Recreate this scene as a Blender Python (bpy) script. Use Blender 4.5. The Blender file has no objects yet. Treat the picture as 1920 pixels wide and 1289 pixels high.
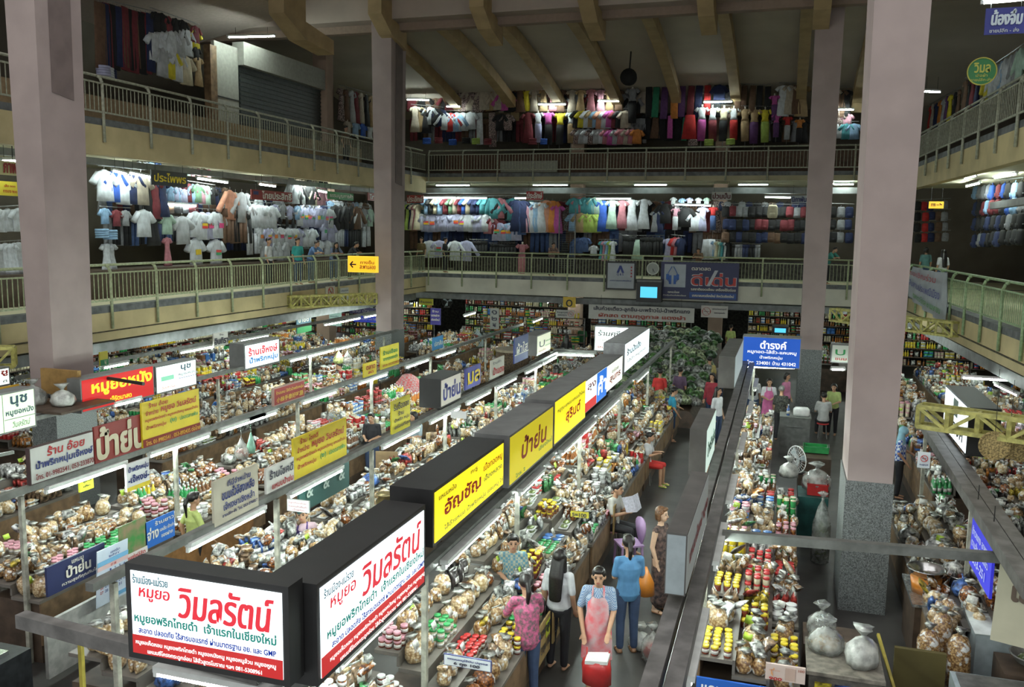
import bpy, math, random
import numpy as np
from mathutils import Vector, Matrix
random.seed(7); rng = np.random.RandomState(11)
S = bpy.context.scene; COL = S.collection
R_ = math.radians
# ---------------------------------------------------------------- camera
FPX, YAW, PITCH, ROLL, CH = 1641.76, -0.3029, 0.1276, 0.0142, 5.5804
def _cam():
    cy, sy, cp, sp = math.cos(YAW), math.sin(YAW), math.cos(PITCH), math.sin(PITCH)
    F = np.array([sy*cp, cy*cp, -sp]); R = np.array([cy, -sy, 0.]); U = np.cross(R, F)
    cr, sr = math.cos(ROLL), math.sin(ROLL)
    return R*cr+U*sr, -R*sr+U*cr, F
CR, CU, CF = _cam()
cd = bpy.data.cameras.new('camera'); cam = bpy.data.objects.new('camera', cd); COL.objects.link(cam)
cd.sensor_width = 36; cd.lens = FPX/1920*36; cd.clip_end = 200; cd.clip_start = .1
M = Matrix.Identity(4)
for i in range(3): M[i][0], M[i][1], M[i][2] = CR[i], CU[i], -CF[i]
M[2][3] = CH; cam.matrix_world = M; S.camera = cam
def ray(px, py): return CF + CR*(px-960)/FPX - CU*(py-644.5)/FPX
def HZ(px, py, z): d = ray(px, py); t = (z-CH)/d[2]; return (d[0]*t, d[1]*t, z)      # point of a pixel at height z
def DP(px, py, Y): d = ray(px, py); t = Y/d[1]; return (d[0]*t, Y, CH+d[2]*t)         # ... on the plane y = Y
def AX(px, py, X): d = ray(px, py); t = X/d[0]; return (X, d[1]*t, CH+d[2]*t)         # ... on the plane x = X
def PJ(p):
    d = np.array(p, float)-np.array([0, 0, CH]); z = d@CF
    return 960+FPX*(d@CR)/z, 644.5-FPX*(d@CU)/z, z
def seen(p, m=60):
    x, y, z = PJ(p); return z > .3 and -m < x < 1920+m and -m < y < 1289+m
# ---------------------------------------------------------------- world, exposure
w = bpy.data.worlds.new('hall_daylight'); S.world = w; w.use_nodes = True
nt = w.node_tree; bg = nt.nodes['Background']; tc = nt.nodes.new('ShaderNodeTexCoord'); sx = nt.nodes.new('ShaderNodeSeparateXYZ')
cr = nt.nodes.new('ShaderNodeValToRGB'); nt.links.new(tc.outputs['Generated'], sx.inputs[0]); nt.links.new(sx.outputs[2], cr.inputs[0])
cr.color_ramp.elements[0].color = (.34, .36, .36, 1); cr.color_ramp.elements[1].color = (.62, .60, .60, 1)
nt.links.new(cr.outputs[0], bg.inputs[0]); bg.inputs[1].default_value = 2.3
S.view_settings.view_transform = 'Standard'; S.view_settings.look = 'None'; S.view_settings.gamma = 1
S.view_settings.exposure = 0.0; S.view_settings.use_curve_mapping = False
S.cycles.max_bounces = 5; S.cycles.diffuse_bounces = 3; S.cycles.glossy_bounces = 2; S.cycles.transmission_bounces = 3
S.cycles.transparent_max_bounces = 6; S.cycles.caustics_reflective = False; S.cycles.caustics_refractive = False
S.cycles.sample_clamp_indirect = 3.0
TUBE = 115.0
# ---------------------------------------------------------------- materials
MC = {}
def mat(name, c, rough=.6, metal=0, emit=0, var=.12, sc=9., bump=0., coat=0., coord='Object', c2=None, alpha=1.):
    key = (name, tuple(c), rough, metal, emit, var, sc, bump, coat, c2, alpha)
    if key in MC: return MC[key]
    m = bpy.data.materials.new(name); m.use_nodes = True; n = m.node_tree.nodes; l = m.node_tree.links
    b = n['Principled BSDF']; b.inputs['Roughness'].default_value = rough; b.inputs['Metallic'].default_value = metal
    if emit and not var:
        b.inputs['Base Color'].default_value = (*[x*.5 for x in c], 1)
        b.inputs['Emission Color'].default_value = (*c, 1); b.inputs['Emission Strength'].default_value = emit
    else:
        t = n.new('ShaderNodeTexCoord'); no = n.new('ShaderNodeTexNoise'); no.inputs['Scale'].default_value = sc; no.inputs['Detail'].default_value = 4
        l.new(t.outputs[coord], no.inputs['Vector'])
        r = n.new('ShaderNodeValToRGB'); d = c2 or tuple(max(0, x*(1-var*2)) for x in c)
        r.color_ramp.elements[0].position = .36; r.color_ramp.elements[1].position = .64
        r.color_ramp.elements[0].color = (*d, 1); r.color_ramp.elements[1].color = (*[min(1, x*(1+var*.4)) for x in c], 1)
        l.new(no.outputs['Fac'], r.inputs[0]); l.new(r.outputs[0], b.inputs['Base Color'])
        if emit: l.new(r.outputs[0], b.inputs['Emission Color']); b.inputs['Emission Strength'].default_value = emit
        if bump:
            bp = n.new('ShaderNodeBump'); bp.inputs['Strength'].default_value = bump; bp.inputs['Distance'].default_value = .02
            l.new(no.outputs['Fac'], bp.inputs['Height']); l.new(bp.outputs[0], b.inputs['Normal'])
    if coat: b.inputs['Coat Weight'].default_value = coat; b.inputs['Coat Roughness'].default_value = .12
    if alpha < 1: b.inputs['Alpha'].default_value = alpha
    MC[key] = m; return m
def snack(name, c, c2, sc=38., coat=1.):
    """crumbly food seen through a glossy clear bag"""
    key = (name, c, c2, sc)
    if key in MC: return MC[key]
    m = bpy.data.materials.new(name); m.use_nodes = True; n = m.node_tree.nodes; l = m.node_tree.links; b = n['Principled BSDF']
    t = n.new('ShaderNodeTexCoord'); v = n.new('ShaderNodeTexVoronoi'); v.inputs['Scale'].default_value = sc
    no = n.new('ShaderNodeTexNoise'); no.inputs['Scale'].default_value = 14; no.inputs['Detail'].default_value = 5
    l.new(t.outputs['Object'], v.inputs['Vector']); l.new(t.outputs['Object'], no.inputs['Vector'])
    r = n.new('ShaderNodeValToRGB'); r.color_ramp.elements[0].color = (*c, 1); r.color_ramp.elements[1].color = (*c2, 1)
    r.color_ramp.elements[0].position = .05; r.color_ramp.elements[1].position = .75
    l.new(v.outputs['Distance'], r.inputs[0])
    r2 = n.new('ShaderNodeValToRGB'); r2.color_ramp.elements[0].position = .55; r2.color_ramp.elements[1].position = .63   # crinkles of clear film
    l.new(no.outputs['Fac'], r2.inputs[0]); mx = n.new('ShaderNodeMix'); mx.data_type = 'RGBA'
    l.new(r2.outputs[0], mx.inputs[0]); l.new(r.outputs[0], mx.inputs[6]); mx.inputs[7].default_value = (.78, .80, .78, 1)
    l.new(mx.outputs[2], b.inputs['Base Color']); b.inputs['Roughness'].default_value = .45
    b.inputs['Coat Weight'].default_value = coat; b.inputs['Coat Roughness'].default_value = .1
    bp = n.new('ShaderNodeBump'); bp.inputs['Strength'].default_value = .7; bp.inputs['Distance'].default_value = .03
    l.new(no.outputs['Fac'], bp.inputs['Height']); l.new(bp.outputs[0], b.inputs['Normal'])
    MC[key] = m; return m
# ---------------------------------------------------------------- mesh building
class MB:
    def __init__(s): s.v = []; s.f = []; s.m = []; s.cur = 0; s.sm = []; s.smooth = False
    def add(s, vs, fs):
        o = len(s.v); s.v += [tuple(map(float, q)) for q in vs]; s.f += [tuple(i+o for i in f) for f in fs]
        s.m += [s.cur]*len(fs); s.sm += [s.smooth]*len(fs); return s
    def box(s, x0, x1, y0, y1, z0, z1):
        return s.add([(x0, y0, z0), (x1, y0, z0), (x1, y1, z0), (x0, y1, z0), (x0, y0, z1), (x1, y0, z1), (x1, y1, z1), (x0, y1, z1)],
                     [(0, 3, 2, 1), (4, 5, 6, 7), (0, 1, 5, 4), (1, 2, 6, 5), (2, 3, 7, 6), (3, 0, 4, 7)])
    def hexa(s, b, t): return s.add(list(b)+list(t), [(0, 3, 2, 1), (4, 5, 6, 7), (0, 1, 5, 4), (1, 2, 6, 5), (2, 3, 7, 6), (3, 0, 4, 7)])
    def bar(s, a, b, w, h=None):
        a, b = Vector(a), Vector(b); h = h or w; d = (b-a).normalized(); u = Vector((0, 0, 1))
        if abs(d.z) > .95: u = Vector((0, 1, 0))
        x = d.cross(u).normalized(); y = x.cross(d)
        c = [x*i*w/2+y*j*h/2 for i, j in ((-1, -1), (1, -1), (1, 1), (-1, 1))]
        return s.hexa([a+q for q in c], [b+q for q in c])
    def ring(s, c, d, rx, ry, n, ph=0.):
        d = Vector(d).normalized(); u = Vector((1, 0, 0)) if abs(d.x) < .8 else Vector((0, 1, 0))
        x = (u-d*u.dot(d)).normalized(); y = d.cross(x)
        return [Vector(c)+x*rx*math.cos(ph+2*math.pi*i/n)+y*ry*math.sin(ph+2*math.pi*i/n) for i in range(n)]
    def loft(s, rings, cap=True):
        n = len(rings[0]); vs = [p for r in rings for p in r]; fs = []
        for k in range(len(rings)-1):
            for i in range(n): j = (i+1) % n; fs.append((k*n+i, k*n+j, (k+1)*n+j, (k+1)*n+i))
        if cap: fs += [tuple(range(n-1, -1, -1)), tuple((len(rings)-1)*n+i for i in range(n))]
        return s.add(vs, fs)
    def cyl(s, a, b, r, r2=None, n=8, cap=True):
        a, b = Vector(a), Vector(b); r2 = r if r2 is None else r2
        return s.loft([s.ring(a, b-a, r, r, n), s.ring(b, b-a, r2, r2, n)], cap)
    def lathe(s, prof, n=12, c=(0, 0, 0), wob=0., sx=1., sy=1.):
        rs = []
        for k, (r, z) in enumerate(prof):
            rs.append([(c[0]+r*sx*math.cos(2*math.pi*i/n)*(1+wob*math.sin(i*2.3+k*1.7)), c[1]+r*sy*math.sin(2*math.pi*i/n)*(1+wob*math.cos(i*1.9+k)), c[2]+z) for i in range(n)])
        return s.loft(rs)
    def cap(s, a, b, ra, rb, n=10, k=3):
        """tapered capsule; radii may be (rx, ry)"""
        a, b = Vector(a), Vector(b); ra = ra if isinstance(ra, tuple) else (ra, ra); rb = rb if isinstance(rb, tuple) else (rb, rb)
        d = b-a; L = d.length; d = d.normalized() if L > 1e-6 else Vector((0, 0, 1)); rs = []
        ma, mb = min(ra), min(rb)
        for i in range(1, k+1):
            t = math.pi/2*i/k; q = math.sin(t)
            if i < k+1: rs.append(s.ring(a-d*ma*math.cos(t), d, max(ra[0]*q, .001), max(ra[1]*q, .001), n))
        for i in range(k, 0, -1):
            t = math.pi/2*i/k; q = math.sin(t); rs.append(s.ring(b+d*mb*math.cos(t), d, max(rb[0]*q, .001), max(rb[1]*q, .001), n))
        return s.loft(rs)
    def ell(s, c, rx, ry, rz, n=10, k=6):
        rs = []
        for i in range(k+1):
            t = math.pi*(i+.15)/(k+.3); rs.append([(c[0]+rx*math.sin(t)*math.cos(2*math.pi*j/n), c[1]+ry*math.sin(t)*math.sin(2*math.pi*j/n), c[2]-rz*math.cos(t)) for j in range(n)])
        return s.loft(rs)
    def mesh(s, name, mats):
        me = bpy.data.meshes.new(name); me.from_pydata(s.v, [], s.f)
        for q in (mats if isinstance(mats, (list, tuple)) else [mats]): me.materials.append(q)
        me.polygons.foreach_set('material_index', s.m); me.polygons.foreach_set('use_smooth', s.sm); me.update(); return me
    def build(s, name, mats, parent=None, loc=None, rz=0.):
        o = bpy.data.objects.new(name, s.mesh(name, mats)); COL.objects.link(o)
        if parent is not None: o.parent = parent
        if loc is not None: o.location = loc
        if rz: o.rotation_euler = (0, 0, rz)
        return o
def tag(o, label, cat, group=None):
    o['label'] = label; o['category'] = cat
    if group: o['group'] = group
    return o
def thing(name, label, cat, loc=(0, 0, 0), rz=0., group=None):
    o = bpy.data.objects.new(name, None); COL.objects.link(o); o.location = loc; o.rotation_euler = (0, 0, rz); o.empty_display_size = .1
    return tag(o, label, cat, group)
def struct(name, mb, m): o = mb.build(name, m); o['kind'] = 'structure'; return o
KIDS = {}
def setmat(o, ms):
    for i, m in ms.items():
        if m is not None and i < len(o.material_slots): o.material_slots[i].link = 'OBJECT'; o.material_slots[i].material = m
# ---------------------------------------------------------------- lettering
TM = {}
def text_mesh(s):
    if s in TM: return TM[s]
    c = bpy.data.curves.new('t', 'FONT'); c.body = s; c.size = 1; c.resolution_u = 4; c.offset = .01
    o = bpy.data.objects.new('t', c); me = bpy.data.meshes.new_from_object(o)
    n = len(me.vertices); co = np.zeros(n*3); me.vertices.foreach_get('co', co); co = co.reshape(-1, 3)[:, :2]
    fs = [tuple(p.vertices) for p in me.polygons]; bpy.data.objects.remove(o); bpy.data.meshes.remove(me)
    lo, hi = (co.min(0), co.max(0)) if n else (np.zeros(2), np.ones(2)); TM[s] = ((co-lo)/np.maximum(hi-lo, 1e-6), fs); return TM[s]
def put_text(mb, s, x0, x1, z0, z1, y, slant=0., bold=1):
    v, fs = text_mesh(s); w_ = x1-x0; h = z1-z0; e = h*.022
    for k in range(bold*2-1):
        dx, dz = ((0, 0), (e, 0), (-e, 0), (0, e), (0, -e), (1.6*e, e), (-1.6*e, -e), (1.6*e, -e), (-1.6*e, e))[k]
        mb.add([(x0+p[0]*w_+dx+slant*p[1]*h, y-.0006*k, z0+p[1]*h+dz) for p in v], fs)
# ================================================================ THE HALL
PINK = mat('pink_painted_concrete', (.40, .325, .308), .8, var=.05, sc=1.6)
CREAM = mat('cream_painted_concrete', (.60, .50, .27), .8, var=.10, sc=1.2)
CREAMD = mat('grey_cream_paint', (.48, .44, .34), .8, var=.08, sc=1.)
SOFF = mat('pale_soffit', (.66, .62, .42), .8, var=.07, sc=.8)
GRAN = mat('speckled_granite', (.22, .24, .235), .5, var=.35, sc=70.)
OCHRE = mat('ochre_rib_paint', (.46, .34, .18), .8, var=.08, sc=2.)
GRVAULT = mat('grey_vault', (.52, .47, .40), .9, var=.06, sc=.6)
GREEN_M = mat('pale_green_rail_paint', (.42, .47, .28), .45, var=.15, sc=14.)
GREY_M = mat('grey_green_rail_paint', (.40, .41, .31), .5, var=.15, sc=14.)
KERB = mat('grey_kerb', (.16, .17, .17), .7, var=.2, sc=5.)
BLK = mat('matt_black', (.015, .015, .015), .5)
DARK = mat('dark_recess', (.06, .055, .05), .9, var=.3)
L2, L3 = 3.65, 8.08
mb = MB(); mb.box(-26, 12, 1, 48, -.2, 0)
struct('floor', mb, mat('wet_dark_concrete', (.055, .052, .048), .42, var=.25, sc=1.5, bump=.15))
# columns: pink shaft, granite foot, slot shade painted as a darker flat sheet on one side
def column(name, x0, x1, y0, y1, slot):
    mb = MB(); t = .06
    z0, z1 = 2.0, 14.
    def sec(z, g=0.):
        e = t*(z-2)/8+g; return [(x0-e, y0-e, z), (x1+e, y0-e, z), (x1+e, y1+e, z), (x0-e, y1+e, z)]
    mb.hexa(sec(z0), sec(z1)); mb.cur = 1; mb.hexa([(a, b, 0) for a, b, _ in sec(2, .02)], sec(2.0, .02))
    if slot:
        mb.cur = 2; sx0, sx1, zb = slot; X = x1+.012+t*.7 if sx0 == '+' else x0-.012-t*.7; ym = y0+(y1-y0)*.25; yM = y0+(y1-y0)*.78
        e = .004
        mb.hexa([(X-e, ym, zb), (X+e, ym, zb), (X+e, yM, zb-.08), (X-e, yM, zb-.08)], [(X-e+.06, ym, 13.9), (X+e+.06, ym, 13.9), (X+e+.06, yM, 13.9), (X-e+.06, yM, 13.9)])
    return struct(name, mb, [PINK, GRAN, mat('slot_brown', (.20, .155, .145), .8, var=.08, sc=3.)])
column('column_near_left', -13.68, -13.12, 13., 13.98, ('+', 0, 8.0))
column('column_far_left', -13.80, -13.22, 28., 29.05, ('+', 0, 7.2))
column('column_near_right', 1.0, 1.62, 13.5, 14.75, None)
column('column_far_right', .50, 1.16, 29., 30., None)
# rear column of the upper shops
for i, (x, y) in enumerate(((-18.6, 33.0), (-9.5, 40.4), (-3.0, 40.4))):
    mb = MB(); mb.box(x-.3, x+.3, y-.3, y+.3, 0, 13.2); struct('column_shop_%s' % 'abc'[i], mb, mat('brown_pink_paint', (.36, .25, .19), .8, var=.06, sc=2.))
# balconies: slab with fascia
def slab(name, pts, zt, zb, over=6., soff=None, zin=None):
    """pts: fascia line; slab extends outwards (away from the hall) by over"""
    mb = MB(); (xa, ya), (xb, yb) = pts; d = Vector((xb-xa, yb-ya)).normalized(); n = Vector((-d.y, d.x))*over
    th = .28
    def q(a, b, z): return (a, b, z)
    mb.cur = 0; m2 = Vector((-d.y, d.x))*th
    mb.hexa([(xa, ya, zb), (xb, yb, zb), (xb+m2.x, yb+m2.y, zb), (xa+m2.x, ya+m2.y, zb)], [(xa, ya, zt-.16), (xb, yb, zt-.16), (xb+m2.x, yb+m2.y, zt-.16), (xa+m2.x, ya+m2.y, zt-.16)])
    mb.cur = 1; m3 = m2*1.02; o = Vector((d.y, -d.x))*.0
    mb.hexa([(xa, ya, zt-.16), (xb, yb, zt-.16), (xb+m3.x, yb+m3.y, zt-.16), (xa+m3.x, ya+m3.y, zt-.16)], [(xa, ya, zt), (xb, yb, zt), (xb+m3.x, yb+m3.y, zt), (xa+m3.x, ya+m3.y, zt)])
    mb.cur = 2; zi = zin if zin is not None else zb+.18
    mb.hexa([(xa+m2.x, ya+m2.y, zi), (xb+m2.x, yb+m2.y, zi), (xb+n.x, yb+n.y, zi), (xa+n.x, ya+n.y, zi)], [(xa+m2.x, ya+m2.y, zt-.01), (xb+m2.x, yb+m2.y, zt-.01), (xb+n.x, yb+n.y, zt-.01), (xa+n.x, ya+n.y, zt-.01)])
    return struct(name, mb, [soff or CREAM, KERB, SOFF])
LX, FY = -15.6, 36.7
def RX(y): return 4.0+(33.-y)*.05
slab('balcony_slab_left_lower', ((LX, 1), (LX, FY)), L2, L2-.83, soff=CREAM)
slab('balcony_slab_left_upper', ((LX, 1), (LX, FY)), L3, L3-.85, soff=mat('shaded_cream_paint', (.60, .50, .27), .8, var=.1, sc=1.2))  # upper fascia, same cream colour as the lower one
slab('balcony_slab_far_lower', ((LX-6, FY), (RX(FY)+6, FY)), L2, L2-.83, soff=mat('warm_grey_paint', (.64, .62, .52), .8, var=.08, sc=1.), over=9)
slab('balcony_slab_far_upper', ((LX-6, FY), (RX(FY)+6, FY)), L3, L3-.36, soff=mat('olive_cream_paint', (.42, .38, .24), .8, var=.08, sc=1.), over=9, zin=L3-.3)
slab('balcony_slab_right_lower', ((RX(FY), FY), (RX(4.), 4.)), L2, L2-.83, soff=CREAM)
slab('balcony_slab_right_upper', ((RX(FY), FY), (RX(4.), 4.)), L3, L3-.85, soff=mat('shaded_cream_paint', (.60, .50, .27), .8, var=.1, sc=1.2))
# grooves and stained lines on the fascia
DIRT = mat('dark_drip_stain', (.10, .085, .05), .9, var=.3, sc=6.)
for nm, za in (('left', L2-.62), ('right', L2-.62)):
    mb = MB()
    if nm == 'left': mb.box(LX+.0, LX+.025, 8, FY-.1, za, za+.03)
    else: mb.hexa([(RX(8)-.03, 8, za), (RX(8), 8, za), (RX(36), 36, za), (RX(36)-.03, 36, za)], [(RX(8)-.03, 8, za+.03), (RX(8), 8, za+.03), (RX(36), 36, za+.03), (RX(36)-.03, 36, za+.03)])
    struct('trim_%d' % (1 if nm == 'left' else 2), mb, DIRT)
# back walls
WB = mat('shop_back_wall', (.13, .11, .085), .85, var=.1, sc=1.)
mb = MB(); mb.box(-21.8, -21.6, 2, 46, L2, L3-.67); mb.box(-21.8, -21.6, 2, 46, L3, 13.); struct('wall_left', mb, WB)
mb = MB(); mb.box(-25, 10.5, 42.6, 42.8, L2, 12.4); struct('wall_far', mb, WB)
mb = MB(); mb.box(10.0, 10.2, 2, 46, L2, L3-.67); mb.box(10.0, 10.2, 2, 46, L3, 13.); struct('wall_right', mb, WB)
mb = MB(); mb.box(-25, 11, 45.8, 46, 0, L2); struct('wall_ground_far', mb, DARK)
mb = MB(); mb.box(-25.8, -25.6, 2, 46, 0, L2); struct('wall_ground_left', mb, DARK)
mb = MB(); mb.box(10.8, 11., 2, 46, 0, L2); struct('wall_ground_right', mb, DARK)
mb = MB(); mb.box(-25, -21.6, 2, 46, L2-.4, L2-.2); mb.box(10.2, 11, 2, 46, L2-.4, L2-.2); struct('ceiling_ground_edge', mb, SOFF)
# roof: vault over the far bay, sloping down to the far wall, with ochre ribs
def vz(t): return 13.35-2.15*(t**1.7)          # t 0 at the beam .. 1 at the far wall
mb = MB(); N = 10
for k in range(N):
    t0, t1 = k/N, (k+1)/N; y0, y1 = 28.6+t0*14.1, 28.6+t1*14.1
    mb.hexa([(-26, y0, vz(t0)), (12, y0, vz(t0)), (12, y1, vz(t1)), (-26, y1, vz(t1))], [(-26, y0, vz(t0)+.2), (12, y0, vz(t0)+.2), (12, y1, vz(t1)+.2), (-26, y1, vz(t1)+.2)])
struct('ceiling_far_vault', mb, GRVAULT)
for i, px in enumerate((660, 790, 905, 1047, 1195, 1345, 1512, 1660)):
    mb = MB(); X = DP(px, 55, 29)[0]; N = 10
    for k in range(N):
        t0, t1 = k/N, (k+1)/N; y0, y1 = 28.6+t0*11.6, 28.6+t1*11.6; a, b = vz(t0*.93), vz(t1*.93)
        mb.hexa([(X-.2, y0, a-.42), (X+.2, y0, a-.42), (X+.2, y1, b-.42), (X-.2, y1, b-.42)], [(X-.2, y0, a+.02), (X+.2, y0, a+.02), (X+.2, y1, b+.02), (X-.2, y1, b+.02)])
    mb.box(X-.2, X+.2, 40.0, 40.4, vz(.93)-.75, vz(.93)-.2)
    struct('ceiling_rib_%d' % (i+1), mb, OCHRE)
mb = MB(); mb.box(-30, 14, 27.7, 28.3, 12.55, 13.5); mb.cur = 1; mb.box(-30, 14, 28.3, 28.62, 12.30, 13.4)
struct('ceiling_beam_main', mb, [mat('pinkish_beam_paint', (.46, .385, .33), .8, var=.05, sc=1.), mat('brown_beam_paint', (.30, .22, .17), .8, var=.05)])
mb = MB(); mb.box(-30, 14, 15.5, 27.7, 13.45, 13.7); struct('ceiling_middle', mb, mat('beige_ceiling', (.5, .42, .34), .85, var=.04))
for i, px in enumerate((705, 895, 1098, 1320, 1543)):
    mb = MB(); X = DP(px, 20, 27)[0]
    mb.hexa([(X-.24, 26.9, 12.55), (X+.24, 26.9, 12.55), (X+.24, 27.7, 12.05), (X-.24, 27.7, 12.05)], [(X-.24, 26.9, 13.45), (X+.24, 26.9, 13.45), (X+.24, 27.7, 13.45), (X-.24, 27.7, 13.45)])
    mb.hexa([(X-.24, 27.7, 12.05), (X+.24, 27.7, 12.05), (X+.24, 28.9, 11.75), (X-.24, 28.9, 11.75)], [(X-.24, 27.7, 12.6), (X+.24, 27.7, 12.6), (X+.24, 28.9, 12.35), (X-.24, 28.9, 12.35)])
    struct('ceiling_corbel_%d' % (i+1), mb, OCHRE)
mb = MB(); X = DP(518, 20, 24.)[0]
mb.hexa([(X-.26, 24., 12.0), (X+.26, 24., 12.0), (X+.3, 25.2, 11.45), (X-.3, 25.2, 11.45)], [(X-.3, 24., 13.4), (X+.3, 24., 13.4), (X+.3, 25.2, 13.4), (X-.3, 25.2, 13.4)])
mb.hexa([(X-.3, 25.2, 11.45), (X+.3, 25.2, 11.45), (X+.5, 26.6, 11.25), (X-.1, 26.6, 11.25)], [(X-.3, 25.2, 12.0), (X+.3, 25.2, 12.0), (X+.5, 26.6, 11.7), (X-.1, 26.6, 11.7)])
struct('ceiling_corbel_6', mb, OCHRE)
mb = MB(); mb.hexa([(-22, 2, 11.9), (-16.6, 2, 12.9), (-16.6, 27.7, 12.9), (-22, 27.7, 11.9)], [(-22, 2, 12.1), (-16.6, 2, 13.1), (-16.6, 27.7, 13.1), (-22, 27.7, 12.1)])
struct('ceiling_left_gallery', mb, mat('pinkish_ceiling', (.45, .38, .33), .85, var=.04))
mb = MB(); mb.hexa([(5.6, 4, 12.9), (11, 4, 11.9), (11, 27.7, 11.9), (5.6, 27.7, 12.9)], [(5.6, 4, 13.1), (11, 4, 12.1), (11, 27.7, 12.1), (5.6, 27.7, 13.1)])
struct('ceiling_right_gallery', mb, mat('pinkish_ceiling', (.45, .38, .33), .85, var=.04))
# ---------------------------------------------------------------- railings
def rail_run(name, label, a, b, z, m, start=0., step=1.61, nrm=(1, 0), drop=.55):
    """a->b along the balcony edge; nrm points into the hall"""
    a, b = Vector(a), Vector(b); d = (b-a); L = d.length; d.normalize(); n = Vector(nrm)*.05
    t = thing(name, label, 'railing', (a.x, a.y, z))
    def P(s, zz, o=0.): return (d.x*s+n.x+nrm[0]*o, d.y*s+n.y+nrm[1]*o, zz)
    mb = MB(); mb.smooth = True; mb.cyl(P(0, .985, -.14), P(L, .985, -.14), .032, n=8); mb.build('top_rail', m, t)
    mb = MB(); mb.bar(P(0, .80), P(L, .80), .04, .035); mb.build('upper_rail', m, t)
    mb = MB(); mb.bar(P(0, .14), P(L, .14), .04, .04); mb.build('lower_rail', m, t)
    s = start
    while s < L:
        c = d*s
        if seen((a.x+c.x, a.y+c.y, z+.5), 90):
            mb = MB(); mb.smooth = True
            mb.cyl(P(s, -drop), P(s, .80), .036, n=8); mb.cyl(P(s, .80), P(s, .93, -.05), .036, n=8); mb.cyl(P(s, .93, -.05), P(s, .985, -.14), .036, n=8); mb.build('post', m, t)
            mb = MB(); k = 1
            while k*.13 < step-.05:
                q = s+k*.134
                if q < L and q < s+step-.05: mb.bar(P(q, .14), P(q, .80), .016)
                k += 1
            mb.build('baluster_panel', m, t)
        s += step
    return t
rail_run('railing', 'pale green railing along the lower left balcony', (LX, 4.35), (LX, FY-.2), L2, GREEN_M, .03)
rail_run('railing', 'grey green railing along the upper left gallery', (LX, 4.35), (LX, FY-.2), L3, GREY_M, .03)
rail_run('railing', 'pale green railing along the lower far balcony behind the blue banner', (-15.5, FY), (RX(FY)+.2, FY), L2, GREEN_M, .05, nrm=(0, -1))
rail_run('railing', 'grey green railing along the upper far gallery below the mannequins', (-15.5, FY), (RX(FY)+.2, FY), L3, GREY_M, .05, nrm=(0, -1), drop=.36)
rail_run('railing', 'pale green railing along the lower right balcony above the trusses', (RX(36.4), 36.4), (RX(8.), 8.), L2, mat('fresh_green_rail_paint', (.33, .46, .25), .45, var=.15, sc=14.), .4, nrm=(-1, -.05))
rail_run('railing', 'grey green railing along the upper right gallery under the hanging clothes', (RX(36.4), 36.4), (RX(8.), 8.), L3, GREY_M, .4, nrm=(-1, -.05))
# grey header beams hung under the lower balconies
HB = mat('grey_steel_header', (.20, .21, .21), .5, var=.15, sc=4.)
for nm, p0, p1, lb in (('header_beam', (LX-.3, 8, 2.62), (LX-.3, 36, 2.62), 'grey steel header under the left balcony'),
                   ('header_beam', (-17, FY+.4, 2.62), (3.6, FY+.4, 2.62), 'grey steel header under the far balcony'),
                   ('header_beam', (RX(34)+.3, 34, 2.58), (RX(9)+.3, 9, 2.58), 'grey steel header under the right balcony')):
    mb = MB(); mb.bar(p0, p1, .25, .26); tag(mb.build(nm, HB), lb+' above the ground floor stalls', 'beam')
# yellow lattice trusses
TY = mat('yellow_truss_paint', (.50, .47, .14), .5, var=.2, sc=12.)
def truss(a, b, h, n, label, wd=.26):
    a, b = Vector(a), Vector(b); t = thing('lattice_truss', label, 'truss', a); L = b-a; d = L.normalized(); s = Vector((-d.y, d.x, 0))*wd/2; Z = Vector((0, 0, h)); w_ = .06
    o = Vector((0, 0, 0))
    for sg in (-1, 1):
        mb = MB(); mb.bar(o+s*sg, L+s*sg, w_); mb.build('bottom_chord', TY, t)
        mb = MB(); mb.bar(o+s*sg+Z, L+s*sg+Z, w_); mb.build('top_chord', TY, t)
        mb = MB()
        for k in range(n+1): p = L*(k/n); mb.bar(p+s*sg, p+s*sg+Z, w_*.9)
        for k in range(n):
            p, q = L*(k/n), L*((k+1)/n)
            if k % 2: mb.bar(p+s*sg, q+s*sg+Z, w_*.75)
            else: mb.bar(p+s*sg+Z, q+s*sg, w_*.75)
        mb.build('lattice_web', TY, t)
    mb = MB()
    for k in range(n+1): p = L*(k/n); mb.bar(p+s, p-s, w_*.7); mb.bar(p+s+Z, p-s+Z, w_*.7)
    mb.build('cross_ties', TY, t)
truss((1.95, 13.75, 2.86), (5.2, 12.4, 2.84), .29, 9, 'yellow lattice truss running from the near right column across the picture edge')
truss((1.42, 28.8, 2.98), (4.28, 25.3, 3.0), .36, 9, 'yellow lattice truss between the far right column and the balcony below the cloth banner')
truss((-13.8, 27.9, 2.98), (-15.5, 25.1, 3.0), .36, 9, 'yellow lattice truss from the far left column to the left balcony')
truss((-13.95, 12.9, 2.9), (-15.5, 11.6, 2.9), .36, 6, 'yellow lattice truss behind the near left column')
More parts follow.
